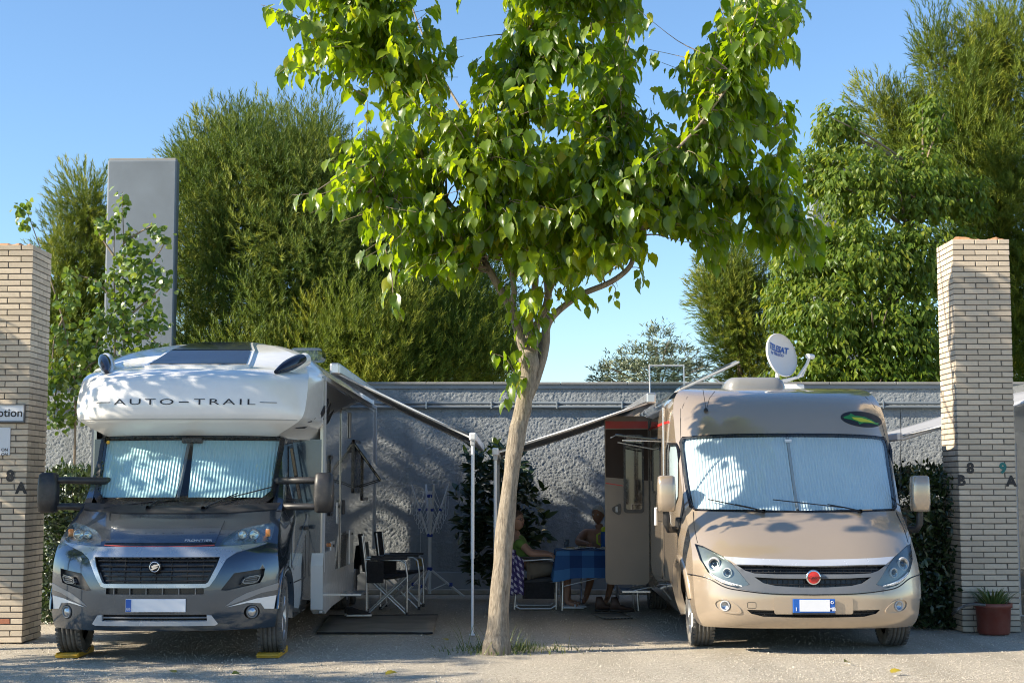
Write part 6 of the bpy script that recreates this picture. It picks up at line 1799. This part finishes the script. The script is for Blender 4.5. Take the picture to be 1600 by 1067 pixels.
# folded rotary clothes dryer
gd = G(671, 934)
rd = thing('rotary_dryer', 'half folded rotary clothes dryer on tripod against the stucco wall', 'clothes dryer', gd)
MB().tube([(0, 0, .06), (0, 0, 1.47)], .026, 10).build('mast', 'white_metal', rd)
for k, a_ in enumerate((20, 140, 255)):
    e = Vector((math.cos(R(a_)) * .50, math.sin(R(a_)) * .50, .012))
    MB().tube([(0, 0, .40), e], .017, 8).build('leg', 'white_metal', rd)
    MB().tube([(0, 0, .10), e * .5 + Vector((0, 0, .19))], .008, 6).build('strut', 'white_metal', rd)
    MB().box(e * .62 + Vector((0, 0, .17)), (.05, .05, .05)).build('joint', 'blue_plastic', rd, bevel=.008)
for z in (.40, .86, 1.40):
    MB().lathe([(.024, -.025), (.042, -.018), (.042, .018), (.024, .025)], (0, 0, z), 'Z', 14).build('collar', 'blue_plastic', rd)
tips = []
for a_ in (15, 105, 195, 285):
    u = Vector((math.cos(R(a_)), math.sin(R(a_)), 0))
    tip = u * .27 + Vector((0, 0, 1.56)); tips.append((u, tip))
    MB().tube([u * .03 + Vector((0, 0, .87)), tip], .015, 8).build('dryer_arm', 'white_metal', rd)
    mid = u * .15 + Vector((0, 0, 1.21))
    MB().tube([u * .03 + Vector((0, 0, 1.40)), mid], .006, 6).build('stay', 'white_metal', rd)
    MB().lathe([(.014, -.02), (.022, -.014), (.022, .014), (.014, .02)], mid, 'Z', 10).build('joint', 'blue_plastic', rd)
ln = MB()
for i in range(4):
    (u0, t0), (u1, t1) = tips[i], tips[(i + 1) % 4]
    for f in (.35, .5, .65, .8, .95):
        a3 = Vector((0, 0, .87)).lerp(t0, f); b3 = Vector((0, 0, .87)).lerp(t1, f)
        pts = [a3.lerp(b3, j / 8) + (u0 + u1) * .06 * math.sin(math.pi * j / 8) + Vector((0, 0, -(.12 + .30 * f) * math.sin(math.pi * j / 8))) for j in range(9)]
        ln.tube(pts, .0032, 4, caps=False)
tag(ln.build('washing_line', 'thin_line', rd), kind='stuff')
pg = MB().lathe([(.05, 0), (.062, .10), (.058, .10), (.048, .01)], (-.13, -.05, .44), 'Z', 14).build('peg_basket', 'food', rd)
MB().tube([(-.13, -.05, .54), (-.12, -.05, .95)], .002, 4).build('hanger', 'thin_line', pg)
# table with checked cloth and the meal on it
TBX0, TBX1, TBY0, TBY1, TBZ = .56, 1.62, 19.15, 19.95, .74
tb = thing('camping_table', 'camping table with tubular legs under a blue checked cloth', 'table', ((TBX0 + TBX1) / 2, (TBY0 + TBY1) / 2, 0))
hx, hy = (TBX1 - TBX0) / 2, (TBY1 - TBY0) / 2
MB().box((0, 0, TBZ - .015), (2 * hx - .04, 2 * hy - .04, .028)).build('table_top', 'pale_grey_plastic', tb, bevel=.005)
for sx_ in (-1, 1):
    for sy_ in (-1, 1):
        MB().tube([(sx_ * (hx - .08), sy_ * (hy - .08), TBZ - .03), (sx_ * (hx - .06), sy_ * (hy - .05), .008)], .013, 8).build('leg', 'aluminium', tb)
MB().tube([(-hx + .07, -hy + .07, .30), (hx - .07, -hy + .07, .52)], .007, 6).build('brace', 'aluminium', tb)
cl = thing('tablecloth', 'blue checked cloth hanging over the edges of the camping table', 'tablecloth', ((TBX0 + TBX1) / 2, (TBY0 + TBY1) / 2, TBZ))
per = []
N_ = 72
for k in range(N_):
    t = k / N_ * 4; i = int(t); f = t - i
    cs = [(-hx, -hy), (hx, -hy), (hx, hy), (-hx, hy)]
    p = Vector((*cs[i], 0)).lerp(Vector((*cs[(i + 1) % 4], 0)), f); per.append(p)
rows = []
for j, (sc_, dz) in enumerate(((0.02, .004), (.5, .004), (.97, .004), (1.0, .0), (1.015, -.02), (1.03, -.12), (1.045, -.24), (1.06, -.33))):
    row = []
    for k in range(N_ + 1):
        p = per[k % N_]; w = .018 * math.sin(k * 1.55) * max(0, j - 4) / 3
        nrm = Vector((p.x / hx if abs(p.x) >= hx - .001 else 0, p.y / hy if abs(p.y) >= hy - .001 else 0, 0))
        corner = max(0, 1 - min(abs(abs(p.x) - hx) + abs(abs(p.y) - hy), .2) / .2)
        row.append(Vector((p.x * min(sc_, 1), p.y * min(sc_, 1), dz - (.05 * corner if j > 5 else 0))) + nrm * (max(0, sc_ - 1) + w))
    rows.append(row)
uv_sheet('cloth', rows, 'blue_check', cl, urow=3)
TT = Vector(((TBX0 + TBX1) / 2, (TBY0 + TBY1) / 2, TBZ + .006))
def on_table(dx, dy, dz=0): return TT + Vector((dx, dy, dz))
def plate(dx, dy, label, r_=.115):
    t = thing('plate', label, 'plate', on_table(dx, dy))
    MB().lathe([(.001, .003), (r_ * .6, .003), (r_ * .7, .008), (r_, .020), (r_ * 1.0, .023), (r_ * .68, .012), (.001, .008)], (0, 0, 0), 'Z', 28).build('dish', 'china', t)
    for k in range(7):
        a_ = k * 2.4; rr_ = .05 * math.sqrt(k / 7)
        MB().lathe([(.001, -.012), (.017, -.006), (.02, .004), (.012, .014), (.001, .016)], (rr_ * math.cos(a_), rr_ * math.sin(a_), .018), 'Z', 8).build('food', 'food', t)
plate(-.36, -.24, 'white plate at the near left corner of the blue table')
plate(-.20, .10, 'white plate in the middle of the table behind the tissues')
plate(.08, -.22, 'white plate with food near the front of the blue table')
jug = thing('cool_jug', 'blue jug with lime green lid and handle on the table', 'jug', on_table(.12, -.02))
MB().lathe([(.001, .002), (.085, .002), (.092, .02), (.092, .20), (.085, .225), (.06, .235)], (0, 0, 0), 'Z', 24).build('body', 'cobalt_plastic', jug)
MB().lathe([(.088, .22), (.090, .25), (.075, .275), (.03, .29), (.001, .292)], (0, 0, 0), 'Z', 24).build('lid', 'lime_plastic', jug)
MB().tube([(-.09, 0, .20), (-.135, -.01, .18), (-.135, -.01, .08), (-.09, 0, .05)], .012, 8).build('handle', 'lime_plastic', jug)
for k, (dx, dy, lab) in enumerate(((-.10, -.30, 'crumpled white tissue left of another on the table edge'), (.06, -.33, 'crumpled white tissue nearest the open door on table'))):
    rows = [[on_table(dx, dy, .012) + Vector(((j - 3) * .016, (i - 3) * .014, .022 + .020 * noise.noise(Vector((i * .9, j * .9, k * 5.0))))) for j in range(7)] for i in range(7)]
    o_ = uv_sheet('tissue', rows, 'tissue', None); tag(o_, lab, 'tissue', 'crumpled tissues on the table')
gs = thing('drinking_glass', 'clear drinking glass standing at the far left of the table', 'glass', on_table(-.40, .06))
MB().lathe([(.001, .004), (.028, .002), (.036, .12), (.034, .12), (.026, .012), (.001, .012)], (0, 0, 0), 'Z', 18).build('tumbler', 'acrylic', gs)
# lounge chair the woman sits in
LC = Vector((.28, 19.62, 0))
lc = thing('lounge_chair', 'aluminium camping armchair with dark cushion behind the mulberry trunk', 'chair', LC)
for s in (-1, 1):
    y = s * .27
    MB().tube([(.27, y, .012), (.275, y, .40), (.26, y, .60), (.20, y, .625)], .013, 8).build('front_leg', 'aluminium', lc)
    MB().tube([(-.25, y, .012), (-.22, y, .30), (-.30, y, .70), (-.40, y, 1.02)], .013, 8).build('back_post', 'aluminium', lc)
    MB().tube([(-.26, y, .60), (.24, y, .635)], .012, 8).build('arm_tube', 'aluminium', lc)
    MB().box((.02, y, .65), (.42, .05, .024)).build('armrest', 'black_plastic', lc, bevel=.008)
    MB().tube([(-.24, y, .05), (-.18, y, .018), (.20, y, .018), (.27, y, .06)], .012, 8).build('skid', 'aluminium', lc)
for x in (-.22, .26): MB().tube([(x, -.27, .06), (x, .27, .06)], .011, 8).build('stretcher', 'aluminium', lc)
for x in (-.22, .27): MB().tube([(x, -.27, .36), (x, .27, .36)], .011, 8).build('rail', 'aluminium', lc)
uv_sheet('seat', [[(.28 - .5 * i / 8, -.25 + .5 * j / 6, .40 - .05 * i / 8 + .02 * math.sin(math.pi * j / 6)) for j in range(7)] for i in range(9)], 'grey_cushion', lc, 1, .05)
uv_sheet('backrest', [[(-.20 - .20 * i / 8, -.25 + .5 * j / 6, .38 + .64 * i / 8) for j in range(7)] for i in range(9)], 'grey_cushion', lc, 1, .05)
MB().box((.05, -.26, .24), (.40, .02, .20)).build('side_panel', 'black_fabric', lc, bevel=.006)
sh = thing('plaid_shirt', 'purple and white plaid shirt hung over the backrest of the camping armchair', 'shirt', LC + Vector((-.30, 0, 0)))
rows = []
for i in range(15):
    t = i / 14
    rows.append([Vector((-.14 + .24 * min(t * 1.2, 1) - .02 + .022 * math.sin(j * 1.5 + t * 2) + (j - 5) * .004, -.30 + .50 * j / 10 - .04 * t, 1.05 - .86 * t + .02 * math.sin(j * 2.1))) for j in range(11)])
uv_sheet('cloth', rows, 'plaid', sh, 1, .004)
rows = [[Vector((-.12 + .03 * math.sin(j * 1.7 + t) + .26 * j / 8, -.345 + .015 * math.sin(j * 2.3 + i), 0.90 - .70 * t - .26 * j / 8 * (1 - t) + .015 * math.sin(j * 1.3))) for j in range(9)] for i, t in enumerate(np.linspace(0, 1, 13))]
uv_sheet('sleeve', rows, 'plaid', sh, 1, .004)
# shoes and a rug by the beige motorhome's door
g = G(955, 955)
bs = thing('walking_boots', 'pair of brown boots standing under the open door', 'shoes', g)
shoe(bs, (-.20, .0, 0), R(10), 'brown_leather', 'black_plastic', .30, .08); shoe(bs, (-.02, -.06, 0), R(4), 'brown_leather', 'black_plastic', .30, .08)
a, b, c, d = G(945, 967), G(987, 966), G(972, 958), G(924, 959)
ds = thing('small_rug', 'small dark rug on gravel below the open beige door', 'mat', (a + c) / 2)
o0 = (a + c) / 2
uv_sheet('weave', [[(a.lerp(d, i / 4)).lerp(b.lerp(c, i / 4), j / 6) - o0 + Vector((0, 0, .014)) for j in range(7)] for i in range(5)], 'mat_weave', ds, 1, .012)
for i in range(9):
    p = a.lerp(b, i / 8) - o0
    MB().box(p + Vector((0, -.01, .008)), (.02, .04, .008)).build('fringe', 'black_fabric', ds)
# plant pot and hose at the right pillar
gp_ = G(1560, 992); gp_.y += .15
pt = thing('plant_pot', 'red brown plastic pot of spiky leaves at the right brick pillar', 'plant pot', gp_)
MB().lathe([(.001, 0), (.150, 0), (.165, .02), (.178, .27), (.195, .275), (.197, .32), (.182, .322), (.170, .28)], (0, 0, 0), 'Z', 32).build('pot', 'terracotta_plastic', pt)
MB().lathe([(.001, .288), (.10, .282), (.174, .275)], (0, 0, 0), 'Z', 20).build('soil', 'soil', pt)
bv = [(-.045, 0, 0), (.045, 0, 0), (-.05, .35, .03), (.05, .35, .03), (-.035, .7, -.05), (.035, .7, -.05), (0, 1, -.22)]
bf = [(0, 1, 3), (0, 3, 2), (2, 3, 5), (2, 5, 4), (4, 5, 6)]
n = 90
a_ = rng.random(n) * 6.283; rr_ = .13 * np.sqrt(rng.random(n))
pos = np.stack([np.cos(a_) * rr_, np.sin(a_) * rr_, np.full(n, .27)], 1)
out = np.stack([np.cos(a_), np.sin(a_), np.zeros(n)], 1)
yd = out * (.25 + 2.6 * rr_[:, None] + .3 * rng.random((n, 1))) + np.array([0, 0, 1.0]); zd = -out * .8 + np.array([0, 0, .4])
leaf_mat('spiky_leaf', [(.05, .10, .025), (.09, .15, .04), (.22, .22, .09)], [(.12, .2, .03), (.18, .26, .05), (.25, .26, .08)], .25, .1, .4)
me = scatter('foliage', bv, bf, pos, frames(zd, yd), .16 + .13 * rng.random(n), True)
link('foliage', me, 'spiky_leaf', pt)
hs = [G(1480, 978), G(1484, 968), P(1492, 955, 16.0), P(1505, 947, 15.95), P(1520, 944, 15.9), P(1540, 945, 15.85)]
hs[0].z = hs[1].z = .03
o_ = MB().tube(catmull(hs, 6), .014, 8).build('hose', 'rubber', None)
tag(o_, 'black hose curving up from ground to the plant pot', 'hose')
# neighbour's awning behind the right pillar
nw = thing('neighbour_awning', 'grey and white awning of the next pitch behind the right pillar', 'awning', (0, 0, 0))
YN0, YN1 = 17.3, 20.8
n0 = P(1406, 682, YN0); n1 = P(1606, 622, YN0)
n1 = n1 + (n1 - n0) * .55
rows = [[Vector((n0.x + (n1.x - n0.x) * i / 8, YN0 + (YN1 - YN0) * j / 6, n0.z + (n1.z - n0.z) * i / 8 - .05 * math.sin(math.pi * i / 8))) for j in range(7)] for i in range(9)]
uv_sheet('cloth', rows, 'grey_cloth', nw, 1, .004)
MB().box((n0.x, (YN0 + YN1) / 2, n0.z), (.07, YN1 - YN0, .085)).build('lead_rail', 'white_metal', nw, bevel=.015)
MB().tube([n0 + Vector((.02, .05, -.03)), n1 + Vector((0, .05, -.03))], .022, 8).build('arm', 'white_metal', nw)
MB().box((n1.x, (YN0 + YN1) / 2, n1.z + .02), (.12, YN1 - YN0, .12)).build('case', 'aluminium', nw, bevel=.02)
pp = G(1594, 962)
MB().tube([(pp.x, pp.y, .01), (pp.x, pp.y, 2.05)], .020, 8).build('leg', 'white_metal', nw)
MB().box((pp.x, pp.y, .008), (.07, .07, .014)).build('foot', 'white_metal', nw)
nb = thing('neighbour_caravan', 'pale caravan of the next pitch at the right edge', 'caravan', (n1.x + .06, YN0 + 1.6, 0))
MB().box((1.1, 0, 1.5), (2.2, 6, 2.3)).build('body', 'white_paint', nb, bevel=.12, seg=4)
MB().box((-.006, -1.2, 1.75), (.03, 1.1, .6)).build('window', 'dark_glass', nb, bevel=.03)
MB().box((-.004, 1.4, 1.35), (.02, .62, 1.8)).build('door', 'side_panel', nb, bevel=.02)
for yy in (-.5, .35):
    make_wheel(nb, (.25, yy, .33), .33, .2, -1)
# ------------------------------------------------------------------ people
pbr('skin', (.42, .235, .16), .55, var=.10, vscale=12, spec=.35)
pbr('skin_tanned', (.34, .18, .115), .55, var=.12, vscale=12, spec=.35)
pbr('hair_brown', (.085, .05, .032), .6, var=.3, vscale=40, bmp=.5, bscale=160)
pbr('hair_white', (.55, .54, .52), .6, var=.2, vscale=40, bmp=.5, bscale=160)
pbr('green_cotton', (.14, .24, .045), .9, var=.12, vscale=9, bmp=.25, bscale=30, bdist=.01)
pbr('khaki_cotton', (.17, .14, .10), .9, var=.15, vscale=9, bmp=.2, bscale=40)
pbr('lip', (.30, .11, .09), .5, var=.05)
pbr('eye_white', (.6, .58, .55), .3, var=.03)
def skin_mesh(nodes, edges, root, levels=2):
    """grow a surface round a jointed skeleton and return its vertices and faces"""
    me = bpy.data.meshes.new('grow'); o = bpy.data.objects.new('grow', me); COL.objects.link(o)
    names = list(nodes); ix = {n: i for i, n in enumerate(names)}
    bm = bmesh.new(); lay = bm.verts.layers.skin.verify()
    vs = []
    for n in names:
        co, r_ = nodes[n]
        v = bm.verts.new(co); v[lay].radius = (r_, r_) if not hasattr(r_, '__len__') else tuple(r_); v[lay].use_root = n == root; vs.append(v)
    for a, b in edges: bm.edges.new((vs[ix[a]], vs[ix[b]]))
    bm.to_mesh(me); bm.free()
    m = o.modifiers.new('skin', 'SKIN'); m.use_smooth_shade = True; m.branch_smoothing = .4
    s = o.modifiers.new('sub', 'SUBSURF'); s.levels = levels; s.render_levels = levels
    ev = o.evaluated_get(bpy.context.evaluated_depsgraph_get()); em = ev.to_mesh()
    V = [tuple(v.co) for v in em.vertices]; Fc = [tuple(p.vertices) for p in em.polygons]
    ev.to_mesh_clear(); bpy.data.objects.remove(o); bpy.data.meshes.remove(me)
    return V, Fc
def head_shape(c, yaw, pitch_, size=1.0):
    """head with brow, nose, chin, eye hollows; looks along local +x"""
    M = Matrix.Translation(c) @ Matrix.Rotation(yaw, 4, 'Z') @ Matrix.Rotation(pitch_, 4, 'Y') @ Matrix.Scale(size, 4)
    vs, fs = [], []
    nu, nv = 28, 20
    for i in range(nv + 1):
        th = math.pi * i / nv
        for j in range(nu):
            ph = 2 * math.pi * j / nu
            d = Vector((math.sin(th) * math.cos(ph), math.sin(th) * math.sin(ph), math.cos(th)))
            p = Vector((d.x * .098, d.y * .074, d.z * .122))
            if d.z < 0: p.x *= 1 - .10 * d.z * d.z; p.y *= 1 - .30 * d.z * d.z
            if d.z < -.2 and d.x < 0: p.x *= .75
            def bumpv(dx, dy, dz, s, h):
                q = Vector((dx, dy, dz)).normalized(); return h * math.exp(-((d - q).length / s) ** 2)
            f = bumpv(1, 0, -.10, .13, .026) + bumpv(1, 0, .05, .11, .010) + bumpv(1, 0, -.78, .28, .016) + bumpv(1, 0, .26, .3, .006) - bumpv(1, .36, .08, .16, .010) - bumpv(1, -.36, .08, .16, .010) + bumpv(1, 0, -.40, .14, .006)
            p += d * f
            vs.append(M @ p)
    for i in range(nv):
        for j in range(nu):
            a, b = i * nu + j, i * nu + (j + 1) % nu
            fs.append((a, b, b + nu, a + nu))
    return vs, fs, M
def person(label, loc, nodes, edges, root, head_c, yaw, pitch_, skin, hair, hair_len, glasses):
    t = thing('person', label, 'person', loc)
    V, Fc = skin_mesh(nodes, edges, root)
    hv, hf, M = head_shape(head_c, yaw, pitch_)
    mb = MB(); mb.add(V, Fc, True); mb.add(hv, hf, True)
    for s in (-1, 1):                                            # ears
        ear = MB().lathe([(.001, -.014), (.022, -.010), (.030, 0), (.024, .008), (.001, .010)], (0, 0, 0), 'Y', 12)
        mb.add([M @ Vector((p[0] * .62 - .008, p[1] * s + s * .073, p[2] * 1.0 - .005)) for p in ear.v], ear.f, True)
    mb.build('body', skin, t)
    hb = MB(); hr = random.Random(4)
    vs, fs = [], []
    nu, nv = 26, 12
    for i in range(nv + 1):
        for j in range(nu):
            ph = 2 * math.pi * j / nu; back = (1 - math.cos(ph)) / 2
            th = (R(52) + (R(72) + R(hair_len)) * back) * i / nv
            d = Vector((math.sin(th) * math.cos(ph), math.sin(th) * math.sin(ph), math.cos(th)))
            p = Vector((d.x * .110, d.y * .088, d.z * .134)) * (1 + .05 * noise.noise(d * 7) + (0 if i < nv else -.06))
            vs.append(M @ p)
    for i in range(nv):
        for j in range(nu):
            a, b = i * nu + j, i * nu + (j + 1) % nu
            fs.append((a, b, b + nu, a + nu))
    MB().add(vs, fs, True).build('hair', hair, t)
    for s in (-1, 1):
        ey = MB().lathe([(.001, -.011), (.009, -.006), (.011, 0), (.009, .006), (.001, .011)], (0, 0, 0), 'Z', 10)
        ey.v = [tuple(M @ (Vector(p) + Vector((.083, s * .032, .010)))) for p in ey.v]; e_ = ey.build('eye', 'eye_white', t)
        ir = MB().lathe([(.006, -.001), (.004, .002), (.001, .003)], (0, 0, 0), 'X', 10)
        ir.v = [tuple(M @ (Vector(p) + Vector((.093, s * .032, .010)))) for p in ir.v]; ir.build('iris', 'ink', e_)
    mo = MB().tube([M @ Vector((.094, -.022, -.052)), M @ Vector((.103, 0, -.050)), M @ Vector((.094, .022, -.052))], [.003, .006, .003], 6); mo.build('mouth', 'lip', t)
    if glasses:
        gm = MB()
        for s in (-1, 1):
            gm.tube([M @ Vector((.106, s * .033 + .023 * math.cos(a_), .008 + .018 * math.sin(a_))) for a_ in [2 * math.pi * k / 14 for k in range(15)]], .0022, 5, caps=False)
            gm.tube([M @ Vector((.106, s * .056, .012)), M @ Vector((.0, s * .080, .012))], .002, 5)
        gm.tube([M @ Vector((.108, -.010, .012)), M @ Vector((.108, .010, .012))], .002, 5)
        gm.build('glasses', 'ink', t)
    return t
def hand(nodes, edges, pre, wrist, d, palm_n, spread, curl):
    """palm and five bent fingers growing from the wrist; d along the hand, palm_n out of the palm, spread across"""
    d, palm_n, spread = Vector(d).normalized(), Vector(palm_n).normalized(), Vector(spread).normalized()
    w = Vector(nodes[wrist][0])
    nodes[pre + 'palm'] = (w + d * .05 + palm_n * .004, .024); edges.append((wrist, pre + 'palm'))
    nodes[pre + 'knuckle'] = (w + d * .085 + palm_n * .006, .022); edges.append((pre + 'palm', pre + 'knuckle'))
    for k, (off, ln) in enumerate(((-.030, .062), (-.010, .074), (.010, .070), (.029, .056))):
        a = w + d * .098 + spread * off; b = a + (d + palm_n * curl).normalized() * ln * .55; c = b + (d * .5 + palm_n * (curl + .8)).normalized() * ln * .55
        for nm, q, r_ in (('a', a, .0095), ('b', b, .0088), ('c', c, .0072)): nodes[f'{pre}f{k}{nm}'] = (q, r_)
        edges += [(pre + 'knuckle', f'{pre}f{k}a'), (f'{pre}f{k}a', f'{pre}f{k}b'), (f'{pre}f{k}b', f'{pre}f{k}c')]
    a = w + d * .045 - spread * .034 + palm_n * .008; b = a + (d * .8 - spread * .6 + palm_n * .4).normalized() * .038; c = b + (d + palm_n * .5).normalized() * .028
    for nm, q, r_ in (('a', a, .012), ('b', b, .0105), ('c', c, .0085)): nodes[f'{pre}t{nm}'] = (q, r_)
    edges += [(pre + 'palm', pre + 'ta'), (pre + 'ta', pre + 'tb'), (pre + 'tb', pre + 'tc')]
# woman leaning back in the lounge chair, seen from her right
W0 = LC.copy()
n_ = {'pelvis': ((-.10, 0, .50), .135), 'belly': ((-.14, 0, .64), .135), 'chest': ((-.20, 0, .80), .125), 'neckb': ((-.235, 0, .925), .066), 'neck': ((-.225, 0, .99), .052)}
e_ = [('pelvis', 'belly'), ('belly', 'chest'), ('chest', 'neckb'), ('neckb', 'neck')]
for s, p in ((-1, 'r'), (1, 'l')):
    n_.update({p + 'sho': ((-.20, s * .17, .86), .062), p + 'elb': ((-.04, s * .27, .69), .045), p + 'wri': ((.17, s * .275, .69), .030),
               p + 'hip': ((-.02, s * .09, .485), .092), p + 'kne': ((.40, s * .10, .52), .062), p + 'cal': ((.42, s * .10, .34), .052), p + 'ank': ((.42 + .02 * s, s * .10, .085), .034), p + 'toe': ((.57 + .02 * s, s * .11, .045), .026)})
    e_ += [('chest', p + 'sho'), (p + 'sho', p + 'elb'), (p + 'elb', p + 'wri'), ('pelvis', p + 'hip'), (p + 'hip', p + 'kne'), (p + 'kne', p + 'cal'), (p + 'cal', p + 'ank'), (p + 'ank', p + 'toe')]
    hand(n_, e_, p, p + 'wri', (1, 0, -.25), (0, 0, -1), (0, -s, 0), .6)
woman = person('person in green t-shirt and glasses leaning back in the camping armchair', W0, n_, e_, 'pelvis', Vector((-.215, 0, 1.10)), R(-42), R(-6), 'skin', 'hair_brown', 10, True)
tn = {'hem': ((-.08, 0, .50), .160), 'belly': ((-.14, 0, .64), .155), 'chest': ((-.20, 0, .80), .142), 'coll': ((-.232, 0, .915), .078)}
te = [('hem', 'belly'), ('belly', 'chest'), ('chest', 'coll')]
for s, p in ((-1, 'r'), (1, 'l')):
    tn[p + 's'] = ((-.20, s * .175, .862), .078); tn[p + 'c'] = ((-.11, s * .235, .765), .068)
    te += [('chest', p + 's'), (p + 's', p + 'c')]
V, Fc = skin_mesh(tn, te, 'hem'); MB().add(V, Fc, True).build('t_shirt', 'green_cotton', woman)
sn_ = {'w': ((-.09, 0, .47), .150)}; se = []
for s, p in ((-1, 'r'), (1, 'l')):
    sn_[p + 'h'] = ((.0, s * .095, .485), .108); sn_[p + 'k'] = ((.27, s * .10, .51), .092); se += [('w', p + 'h'), (p + 'h', p + 'k')]
V, Fc = skin_mesh(sn_, se, 'w'); MB().add(V, Fc, True).build('shorts', 'khaki_cotton', woman)
for s in (-1, 1):
    q = MB()
    def ring(x, w, z0, z1): return [Vector((x, s * .11 + w * math.cos(t), (z0 + z1) / 2 + (z1 - z0) / 2 * math.sin(t))) for t in [2 * math.pi * k / 12 for k in range(12)]]
    dx = .36 + .02 * s
    q.loft([ring(dx + x, w, .004, h) for x, w, h in ((0, .02, .03), (.03, .036, .04), (.12, .034, .035), (.2, .044, .035), (.26, .036, .03), (.285, .012, .02))], caps=True)
    q.tube([(dx + .17, s * .11 - .045, .02), (dx + .17, s * .11, .078), (dx + .17, s * .11 + .045, .02)], .012, 6)
    q.build('sandal', 'tissue', woman)
# man behind the table, arms on its edge
M0 = Vector((1.16, 20.62, 0))
n_ = {'pelvis': ((.02, .02, .52), .15), 'belly': ((.01, -.02, .66), .155), 'chest': ((.0, -.06, .86), .145), 'neckb': ((.0, -.07, .99), .070), 'neck': ((-.01, -.08, 1.05), .058)}
e_ = [('pelvis', 'belly'), ('belly', 'chest'), ('chest', 'neckb'), ('neckb', 'neck')]
for s, p in ((-1, 'r'), (1, 'l')):
    n_.update({p + 'sho': ((s * .19, -.06, .925), .066), p + 'elb': ((s * .30, -.26, .80), .048), p + 'wri': ((s * .20, -.50, .80), .033),
               p + 'hip': ((s * .10, -.06, .50), .098), p + 'kne': ((s * .14, -.44, .50), .066), p + 'cal': ((s * .14, -.47, .32), .056), p + 'ank': ((s * .14 - .06, -.44, .09), .036), p + 'toe': ((s * .14 - .10, -.58, .045), .028)})
    e_ += [('chest', p + 'sho'), (p + 'sho', p + 'elb'), (p + 'elb', p + 'wri'), ('pelvis', p + 'hip'), (p + 'hip', p + 'kne'), (p + 'kne', p + 'cal'), (p + 'cal', p + 'ank'), (p + 'ank', p + 'toe')]
    hand(n_, e_, p, p + 'wri', (-s * .35, -1, 0), (0, 0, -1), (s, 0, 0), .25)
man = person('bare chested white haired person sitting behind the table, half hidden by open door', M0, n_, e_, 'pelvis', Vector((-.02, -.09, 1.16)), R(-115), R(6), 'skin_tanned', 'hair_white', 0, False)
sn_ = {'w': ((.02, .02, .50), .165)}; se = []
for s, p in ((-1, 'r'), (1, 'l')):
    sn_[p + 'h'] = ((s * .105, -.08, .50), .116); sn_[p + 'k'] = ((s * .14, -.36, .505), .096); se += [('w', p + 'h'), (p + 'h', p + 'k')]
V, Fc = skin_mesh(sn_, se, 'w'); MB().add(V, Fc, True).build('shorts', 'khaki_cotton', man)
ch = thing('camping_stool', 'tubular camping chair under the white haired person behind the table', 'chair', M0)
for sx_ in (-1, 1):
    MB().tube([(sx_ * .24, -.20, .01), (sx_ * .24, .22, .42)], .012, 8).build('leg', 'aluminium', ch)
    MB().tube([(sx_ * .24, .26, .01), (sx_ * .24, -.16, .42)], .012, 8).build('leg', 'aluminium', ch)
    MB().tube([(sx_ * .24, .22, .42), (sx_ * .24, .30, .92)], .012, 8).build('back_post', 'aluminium', ch)
uv_sheet('seat', [[(-.24 + .48 * j / 6, -.18 + .40 * i / 6, .41 - .03 * math.sin(math.pi * j / 6)) for j in range(7)] for i in range(7)], 'grey_cushion', ch, 1, .03)
uv_sheet('backrest', [[(-.24 + .48 * j / 6, .25 + .05 * i / 6, .60 + .32 * i / 6) for j in range(7)] for i in range(7)], 'grey_cushion', ch, 1, .03)
